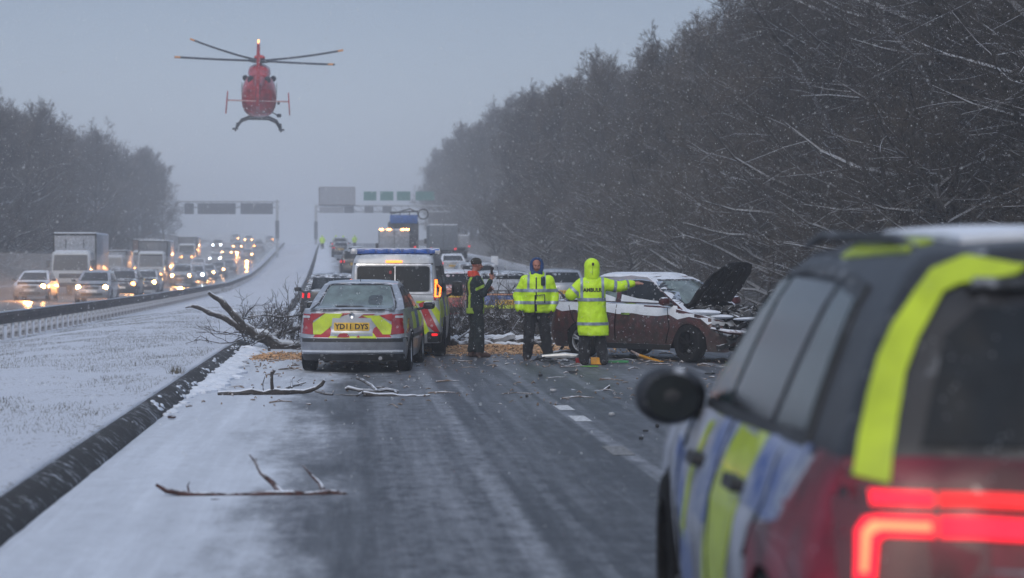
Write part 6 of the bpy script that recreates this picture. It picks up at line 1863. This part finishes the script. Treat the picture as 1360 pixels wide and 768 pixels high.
# branch nearest the camera
Y = 15.05; o = (P(335, 660, Y).x, Y, 0)
branch('fallen_branch', 'long thin reddish branch lying closest to us on the road', [
    (px_chain([(207, 644), (222, 652), (250, 657), (290, 659), (330, 659), (362, 656), (400, 659), (435, 656), (460, 660)], Y, o, .0), [.012, .020, .025, .027, .030, .036, .032, .029, .030]),
    (px_chain([(374, 655), (362, 641, .1), (346, 628, .2), (338, 612, .3), (331, 604, .3)], Y, o), [.022, .018, .015, .010, .005]),
    (px_chain([(430, 655), (424, 642, .1), (412, 630, .2), (402, 618, .3)], Y, o), [.022, .016, .011, .005]),
    (px_chain([(346, 628, .2), (341, 622, .3), (340, 609, .3)], Y, o), [.008, .006, .003]),
    (px_chain([(251, 655), (249, 645), (252, 640)], Y, o), [.008, .006, .003]),
    (px_chain([(330, 659), (300, 664, -.2), (280, 663, -.3)], Y, o), [.008, .006, .003])], o, 'broken branches lying on the road', m=M['bark_red'], snow=False)
Y = 26.6; o = (P(360, 523, Y).x, Y, 0)
branch('fallen_branch', 'thick broken branch with an upright stub lying left of the saloon rear', [
    (px_chain([(290, 523), (310, 523), (334, 520), (352, 522), (365, 519), (385, 520), (404, 521), (419, 517), (427, 511), (431, 505)], Y, o), [.034, .034, .036, .034, .05, .034, .030, .030, .028, .022]),
    (px_chain([(372, 519), (385, 514, .3), (396, 511, .4), (406, 508, .5)], Y, o), [.020, .018, .014, .009]),
    (px_chain([(362, 520), (361, 508), (361, 494)], Y, o), [.030, .024, .020]),
    (px_chain([(361, 498), (365, 492), (362, 491)], Y, o), [.014, .018, .012]),
    (px_chain([(350, 520), (349, 510, .1), (352, 500, .1)], Y, o), [.008, .007, .004]),
    (px_chain([(388, 515), (387, 504, .3), (391, 500, .4)], Y, o), [.012, .010, .006]),
    (px_chain([(400, 512, .4), (395, 506, .5), (402, 502, .6)], Y, o), [.009, .008, .004]),
    (px_chain([(419, 520), (430, 523, -.1), (442, 524, -.2)], Y, o), [.020, .018, .014]),
    (px_chain([(334, 520), (337, 514)], Y, o), [.014, .008])], o, 'broken branches lying on the road')
Y = 26.2; o = (P(515, 524, Y).x, Y, 0)
branch('fallen_branch', 'forked broken branch lying behind the right rear wheel of the saloon', [
    (px_chain([(482, 523), (500, 525), (520, 526), (540, 528), (556, 528), (571, 526)], Y, o), [.028, .034, .034, .032, .030, .022]),
    (px_chain([(459, 517, .3), (464, 515, .3), (480, 519, .2), (499, 520, .1), (512, 518, .2), (529, 520, .3)], Y, o), [.022, .028, .026, .024, .022, .015]),
    (px_chain([(474, 502, .9), (484, 507, .7), (494, 512, .5), (500, 520, .2)], Y, o), [.018, .020, .022, .020]),
    (px_chain([(500, 514, .4), (512, 516, .4), (522, 519, .4), (528, 522)], Y, o), [.018, .018, .016, .012]),
    (px_chain([(556, 528), (560, 532, -.2), (558, 534, -.2)], Y, o), [.016, .012, .008]),
    (px_chain([(474, 526, -.2), (480, 522), (490, 521)], Y, o), [.012, .016, .016]),
    (px_chain([(445, 524), (458, 524.5), (475, 525)], Y, o), [.006, .009, .008])], o, 'broken branches lying on the road')
Y = 27.2; o = (P(785, 519, Y).x, Y, 0)
branch('fallen_branch', 'short curved stick lying on the right lanes beyond the lane marks', [
    (px_chain([(759, 518, .2), (770, 521), (785, 522), (797, 521), (805, 517), (810, 513)], Y, o), [.012, .020, .024, .026, .028, .018]),
    (px_chain([(764, 522), (772, 523)], Y, o), [.01, .008])], o, 'broken branches lying on the road')

# the fallen tree: butt on the verge, crown over the lanes
Y = 41.0; o = (-1.6, 41.0, 0)
t = thing('fallen_tree', 'fallen leafless tree lying from the verge across the closed lanes', 'tree', o)
mb = MB()
def lim(pp, rad, Y=41.0, cap=True):
    P2, R2 = knob(px_chain(pp, Y, o), rad, .7); mb.tube(P2, R2, 9)
    return [(p[0], p[1], p[2] + r_ * .72) for p, r_ in zip(P2, R2)], [r_ * .6 for r_ in R2]
caps = []
caps.append(lim([(330, 436), (345, 447), (356, 452), (378, 460), (399, 464), (430, 466), (470, 466), (540, 462), (600, 458), (650, 462), (700, 463)], [.10, .12, .125, .13, .13, .14, .14, .14, .13, .12, .10]))
caps.append(lim([(334, 440), (319, 428), (306, 412), (294, 399), (286, 394), (277, 388.5)], [.095, .085, .075, .065, .045, .035]))
caps.append(lim([(345, 447), (325, 437), (300, 425), (277, 415), (262, 408), (257, 407), (246, 409)], [.085, .075, .065, .055, .045, .03, .012]))
caps.append(lim([(294, 399), (305, 411, .4), (319, 421, .6), (330, 424, .8), (348, 419, .8)], [.022, .02, .016, .014, .01]))
caps.append(lim([(356, 450), (378, 440, .4), (398, 436, .6), (430, 432, 1.0), (470, 428, 1.4)], [.07, .065, .055, .05, .04]))
caps.append(lim([(330, 421, .8), (350, 418, .9), (368, 421, 1.0), (386, 421, 1.0), (401, 418, 1.2), (410, 412, 1.2)], [.022, .022, .022, .022, .022, .018]))
caps.append(lim([(322, 463, -.8), (334, 468, -1.0), (346, 473, -1.2), (354, 474, -1.2)], [.07, .09, .08, .05]))
caps.append(lim([(357.5, 474, -1), (357.5, 462, -1)], [.03, .028]))
caps.append(lim([(359, 473, -1.2), (380, 472, -1.3), (400, 470, -1.2), (420, 471, -1)], [.025, .03, .028, .02]))
mb.build('trunk', M['bark_log'], t)
mb = MB()
for q, r_ in caps: mb.tube(q, r_, 6, flat=.8)
mb.build('snow_cap', M['snow'], t)
def twigs(name, roots, parent, seed, m, rt=.006, lens=(.5, 1.3), org=(0, 0, 0), up=.35, n2=5, n3=4):
    g = np.random.default_rng(seed); segs = []
    base = np.array([r[0] for r in roots], float); dirs = np.array([r[1] for r in roots], float)
    L = g.uniform(lens[0], lens[1], len(base))
    def un(v): return v / (np.linalg.norm(v, axis=-1, keepdims=True) + 1e-9)
    def ch(b0, d, L, ns, ra, rb, wob, lift):
        pts = [b0]
        for i in range(ns):
            d = un(d + g.normal(0, wob, d.shape) + np.array([0, 0, lift])); nx = pts[-1] + d * (L / ns)[:, None]
            nx[:, 2] = np.maximum(nx[:, 2], .02); pts.append(nx)
        for i in range(ns): segs.append((pts[i], pts[i + 1], np.full(len(b0), ra + (rb - ra) * i / ns), np.full(len(b0), ra + (rb - ra) * (i + 1) / ns)))
        return np.stack(pts, 1)
    p1 = ch(base, un(dirs), L, 4, rt * 1.8, rt, .25, .02)
    def kids(pts, L, n_, lf, ra, rb):
        N_, m_, _ = pts.shape; t_ = g.uniform(.1, 1, (N_, n_)); f = t_ * (m_ - 1); i0 = np.minimum(f.astype(int), m_ - 2); fr = (f - i0)[..., None]
        ix = np.arange(N_)[:, None]; b0 = pts[ix, i0] * (1 - fr) + pts[ix, i0 + 1] * fr; par = un(pts[ix, i0 + 1] - pts[ix, i0])
        dd = un(par + g.normal(0, .7, par.shape) + np.array([0, 0, .15])); LL = (L[:, None] * lf * g.uniform(.6, 1.3, (N_, n_))).ravel()
        return ch(b0.reshape(-1, 3), dd.reshape(-1, 3), LL, 3, ra, rb, .25, .03), LL
    p2, L2 = kids(p1, L, n2, .55, rt, rt * .7)
    kids(p2, L2, n3, .5, rt * .7, rt * .45)
    V, F = seg_mesh(segs, 3)
    return mesh_np(name, V, F, m, parent)
g = np.random.default_rng(5); roots = []
for i in range(54):
    px = g.uniform(318, 440); f = (px - 322) / 103; py = 445 + 18 * f + g.uniform(-8, 8)
    v = P(px, py, 41 + g.uniform(-.6, 1.2)); roots.append(((v.x - o[0], v.y - o[1], max(.03, v.z - o[2])), (g.normal(.15, .7), g.normal(0, .5), abs(g.normal(.55, .45)))))
TWM = mat('snowy_twigs', (.06, .052, .048), .9, snow=.55, var=.3)
twigs('branches', roots, t, 4, TWM, .0068, (.35, .95))
roots = []
for i in range(120):
    px = g.uniform(585, 775); v = P(px, 462 - g.uniform(0, 22), 42.5 + g.uniform(-1, 3)); roots.append(((v.x - o[0], v.y - o[1], max(.03, v.z)), (g.normal(0, .9), g.normal(0, .5), abs(g.normal(.3, .35)))))
twigs('branches', roots, t, 9, TWM, .009, (.4, 1.2))
# logs heaped behind the people
LG = mat('grey_log', (.09, .083, .08), .85, snow=.85, spot=.5, var=.4, vscale=9, bump=.8, bscale=30)
logs = [('thick snow covered log lying behind the two left people', [(590, 466), (625, 460), (660, 459), (700, 461), (735, 465)], [.13, .14, .14, .13, .09], 41.6),
        ('dark arching limb leaning over the snowy log between the two left people', [(600, 437), (618, 450), (645, 446), (668, 455), (690, 460)], [.07, .08, .07, .09, .06], 42.6),
        ('broken pale slab of trunk sticking up behind the middle person', [(680, 440), (700, 452), (722, 455), (748, 462)], [.05, .10, .11, .07], 42.9),
        ('thin bent limb reaching up to the rear wheel of the crashed car', [(735, 470), (748, 452), (741, 425), (752, 400)], [.05, .05, .035, .02], 41.4),
        ('short snowy log at the feet of the coat wearer', [(725, 475), (742, 474), (760, 473), (778, 475)], [.05, .055, .055, .03], 37.8),
        ('dark limb lying low behind the police van wheels', [(590, 448), (604, 455), (620, 462), (640, 470)], [.05, .06, .06, .05], 41.2),
        ('grey limb crossing behind the coat wearer', [(700, 452), (730, 445), (758, 450), (790, 455)], [.05, .06, .06, .04], 42.2)]
for lab, pp, rad, Y in logs:
    oo = (P(pp[0][0], 470, Y).x, Y, 0)
    ch = px_chain(pp, Y, oo); ch = [(x, y, max(z, r_ * .7)) for (x, y, z), r_ in zip(ch, rad)]
    g2 = random.Random(lab); ex = []
    for _ in range(3):
        a = Vector(ch[g2.randrange(len(ch))]); b_ = a + Vector((g2.uniform(-.5, .5), g2.uniform(-.3, .3), g2.uniform(.05, .45))); ex.append(([tuple(a), tuple(a.lerp(b_, .5) + Vector((.03, 0, .03))), tuple(b_)], [.03, .022, .01]))
    branch('log', lab, [(ch, rad)] + ex, oo, 'logs and limbs heaped behind the people', 'log', LG)

# wood chips: two heaps over the road
CH = mat('wood_chips', (.62, .38, .20), .9, spot=.4, var=.45, vscale=14, bump=.7, bscale=40)
def heap(name, label, x0, x1, y0, y1, hgt, n_, seed):
    g = np.random.default_rng(seed); nx, ny = 46, 16; V = []
    for j in range(ny + 1):
        for i in range(nx + 1):
            a, b_ = i / nx, j / ny; x = x0 + (x1 - x0) * a; y = y0 + (y1 - y0) * b_
            e_ = min(1, 5 * min(a, 1 - a)) * math.sin(math.pi * b_)
            V.append((x, y, .006 + e_ * hgt * (.45 + .9 * abs(mnoise.noise(Vector((x * 1.9, y * 1.5, seed))))) - .008 * (e_ < .05)))
    F = [(j * (nx + 1) + i, j * (nx + 1) + i + 1, (j + 1) * (nx + 1) + i + 1, (j + 1) * (nx + 1) + i) for j in range(ny) for i in range(nx)]
    mb = MB(); mb.raw(V, F)
    for _ in range(n_):
        x = g.normal((x0 + x1) / 2, (x1 - x0) * .34); y = g.normal((y0 + y1) / 2, (y1 - y0) * .42)
        a = min(1, max(0, (x - x0) / (x1 - x0))); b_ = min(1, max(0, (y - y0) / (y1 - y0)))
        z = .02 + min(1, 5 * min(a, 1 - a)) * math.sin(math.pi * b_) * hgt * .6 if 0 < a < 1 and 0 < b_ < 1 else .012
        mb.box((x, y, z), (g.uniform(.015, .07), g.uniform(.01, .035), .010), 0, Euler((g.normal(0, .4), g.normal(0, .4), g.uniform(0, 3))))
    o_ = mb.build(name, CH); tag(o_, label, kind='stuff')
heap('wood_chips', 'tan wood chips heaped behind the two left people', 1.5, 4.6, 38.4, 41.2, .13, 1300, 3)
heap('wood_chips', 'tan wood chips scattered flat by the kerb left of the saloon', -1.9, -.5, 36.4, 38.6, .022, 420, 8)

# splinters, bark and twigs strewn over the lanes
LT = mat('litter', (.07, .055, .045), .9, snow=.6, spot=.5, var=.5, vscale=3, color2=(.25, .17, .11))
mb = MB(); g6 = random.Random(12)
for i in range(620):
    Y = 33 + abs(g6.gauss(0, 1)) * 3.2 if i % 3 else g6.uniform(24, 33)
    if Y > 43: continue
    x = g6.gauss(3.4, 2.4) if i % 4 else g6.gauss(-.9, .9)
    if not -2.0 < x < 9.5: continue
    a_ = g6.uniform(0, 3.14); L_ = g6.uniform(.02, .09) if i % 5 else g6.uniform(.15, .45)
    dx_, dy_ = math.cos(a_) * L_, math.sin(a_) * L_
    r_ = g6.uniform(.004, .013)
    mb.tube([(x, Y, r_ + .004), (x + dx_ * .5, Y + dy_ * .5, r_ + g6.uniform(.004, .03)), (x + dx_, Y + dy_, r_ + .004)], [r_, r_ * 1.2, r_ * .5], 4)
o_ = mb.build('bark_litter', LT); tag(o_, 'splinters, bark and snapped twigs strewn over the road', kind='stuff')

# wreckage on the road
def shard(name, label, px, py, pts, m, cat='debris', thick=.03, rz=0.0, tilt=0.0, group=None):
    Y = 1.7 * FPX / (py - 351); p = P(px, py, Y)
    t = MB(); t.prism(pts, 0, thick, 'z'); o_ = t.build(name, m); o_.location = (p.x, Y, .012); o_.rotation_euler = (tilt, 0, rz)
    bv = o_.modifiers.new('edge', 'BEVEL'); bv.width = min(.008, thick * .3)
    tag(o_, label, cat, group); return o_
YB = mat('yellow_bumper', (.72, .33, .02), .4, coat=.4, spot=.2)
t = thing('bumper_piece', 'long curved yellow plastic bumper piece propped before the crashed car', 'debris', (P(864, 480, 36.2).x, 35.2, 0))
q = MB(); a = px_chain([(838, 466), (848, 472), (862, 477), (876, 481), (889, 484)], 35.2, tuple(t.location))
q.tube([a[0], a[1]], [.045, .085], 8, flat=.35); q.tube(a[1:], [.085, .11, .11, .06], 8, flat=.35)
q.m = [1] * (8 + 2) + [0] * (len(q.f) - 10); q.build('panel', [YB, mat('pale_end', (.6, .45, .4), .5)], t)
shard('yellow_block', 'small square yellow bag on the road between the coat wearer feet', 792, 486, [(-.10, -.08), (.09, -.08), (.10, .08), (-.09, .07)], YB, thick=.12)
shard('green_scrap', 'torn green plastic scrap right of the coat wearer', 818, 484, [(-.2, -.05), (.0, -.07), (.22, -.03), (.18, .06), (-.05, .04), (-.2, .06)], mat('green_plastic', (.05, .28, .10), .5, spot=.4), thick=.04)
shard('red_lens_scrap', 'broken red lamp lens left of the coat wearer', 770, 484, [(-.08, -.05), (.07, -.06), (.08, .05), (-.05, .06)], M['red_lens'], thick=.09)
shard('green_strip', 'thin green strip flat on the road before the coat wearer', 783, 489, [(-.16, -.02), (.14, -.03), (.15, .02), (-.14, .02)], mat('bright_green', (.15, .5, .05), .5), thick=.015)
r9 = random.Random(21)
t = thing('trim_wreckage', 'tangle of torn black bumper trim left of the coat wearer', 'debris', (P(742, 486, 34.2).x, 34.6, 0))
q = MB()
for i in range(9):
    x = r9.uniform(-.35, .35); y = r9.uniform(-.25, .25)
    q.tube([(x, y, .04), (x + r9.uniform(-.2, .2), y + .1, r9.uniform(.03, .16)), (x + r9.uniform(-.35, .35), y + r9.uniform(-.1, .2), .03)], [.02, .035, .015], 6, flat=.5)
q.build('torn_trim', M['plastic'], t)
q = MB(); q.tube([(-.2, .5, .10), (.2, .45, .12), (.55, .4, .10)], [.03, .05, .03], 8); q.build('silver_tube', M['clear_lens'], t)
small = [(683, 499, .06, M['clear_lens'], 'small pale scrap at the start of the lane seam'), (735, 522, .10, M['clear_lens'], 'pale broken clip left of the curved stick'), (718, 502, .07, M['plastic'], 'dark scrap on the closed lane beside the seam'),
         (760, 497, .12, M['plastic'], 'dark flat scrap below the torn trim'), (812, 555, .06, M['clear_lens'], 'pale pebble sized scrap in front of the blurred wing mirror'), (857, 577, .05, M['plastic'], 'dark crumb before the blurred police car'),
         (873, 572, .04, M['plastic'], 'dark crumb second before the blurred police car'), (852, 588, .05, M['plastic'], 'dark crumb nearest the blurred police car'), (944, 500, .12, M['plastic'], 'dark scrap below the nose of the crashed car'),
         (975, 506, .10, M['clear_lens'], 'pale strip below the nose of the crashed car'), (205, 514, .06, M['bark_log'], 'small twig clump on the verge lip'), (228, 555, .09, M['bark_red'], 'small brown leaf clump on the snowy road edge'),
         (700, 530, .04, M['plastic'], 'tiny dark crumb left of the lane marks'), (905, 492, .12, M['clear_lens'], 'pale glass scrap by the front wheel of the crashed car'), (960, 490, .12, M['clear_lens'], 'pale glass scrap under the crashed car nose')]
for px, py, s_, m_, lab in small:
    n_ = 7; s_ *= .6; pts = [(s_ * r9.uniform(.5, 1.1) * math.cos(6.283 * i / n_) * 1.3, s_ * r9.uniform(.5, 1.1) * math.sin(6.283 * i / n_)) for i in range(n_)]
    shard('debris_scrap', lab, px, py, pts, m_, thick=r9.uniform(.015, .045), rz=r9.uniform(0, 3))

# tuft of brown grass on the verge lip
q = MB(); g3 = random.Random(4)
for i in range(60):
    a = g3.uniform(0, 6.28); h_ = g3.uniform(.05, .13); x, y = g3.gauss(0, .07), g3.gauss(0, .12)
    q.tube([(x, y, 0), (x + .05 * math.cos(a), y + .05 * math.sin(a), h_)], [.004, .001], 3)
o_ = q.build('grass_tuft', GR); p = P(206, 518, 28.2); o_.location = (-2.42, 28.2, .20); tag(o_, 'brown grass tuft standing on the verge lip above the kerb', 'grass tuft')

# ================================================================== falling snow
K = 110000
FS = mat('snowflake', (.85, .88, .93), .9)
yy_ = 5 + 95 * nrg.random(K) ** .62
half = yy_ * .36 + 1.5
xx = -half * .85 + nrg.random(K) * half * 2.0 + yy_ * .05
zz = nrg.random(K) ** .8 * (2.6 + yy_ * .16) + .05
rr = nrg.uniform(.0025, .0072, K) * np.where(yy_ < 14, .55, 1.0)
base = np.array([(1, 0, 0), (-.5, .87, 0), (-.5, -.87, 0), (0, 0, 1.3), (0, 0, -1.3)])
V = (np.stack([xx, yy_, zz], 1)[:, None, :] + base[None] * rr[:, None, None]).reshape(-1, 3)
f0 = np.array([(0, 1, 3), (1, 2, 3), (2, 0, 3), (1, 0, 4), (2, 1, 4), (0, 2, 4)])
F = (np.arange(K)[:, None, None] * 5 + f0[None]).reshape(-1, 3)
o_ = mesh_np('falling_snow', V, F, FS); tag(o_, 'snowflakes falling in front of the wood and the stopped cars', kind='stuff')
# ------------------------------------------------------------------ haze of the snowfall
HZ = bpy.data.materials.new('haze'); HZ.use_nodes = True
n = HZ.node_tree.nodes; l = HZ.node_tree.links
n.clear()
out = n.new('ShaderNodeOutputMaterial'); pv = n.new('ShaderNodeVolumePrincipled')
pv.inputs['Color'].default_value = (.90, .94, 1.0, 1)
pv.inputs['Density'].default_value = HAZE_DENSITY
pv.inputs['Anisotropy'].default_value = 0.0
l.new(pv.outputs[0], out.inputs['Volume'])
mb = MB(); mb.box((0, 740, 16.0), (900, 1560, 50))
o = mb.build('haze', HZ, smooth=False); tag(o, 'pale snow haze lying over the motorway', kind='stuff')
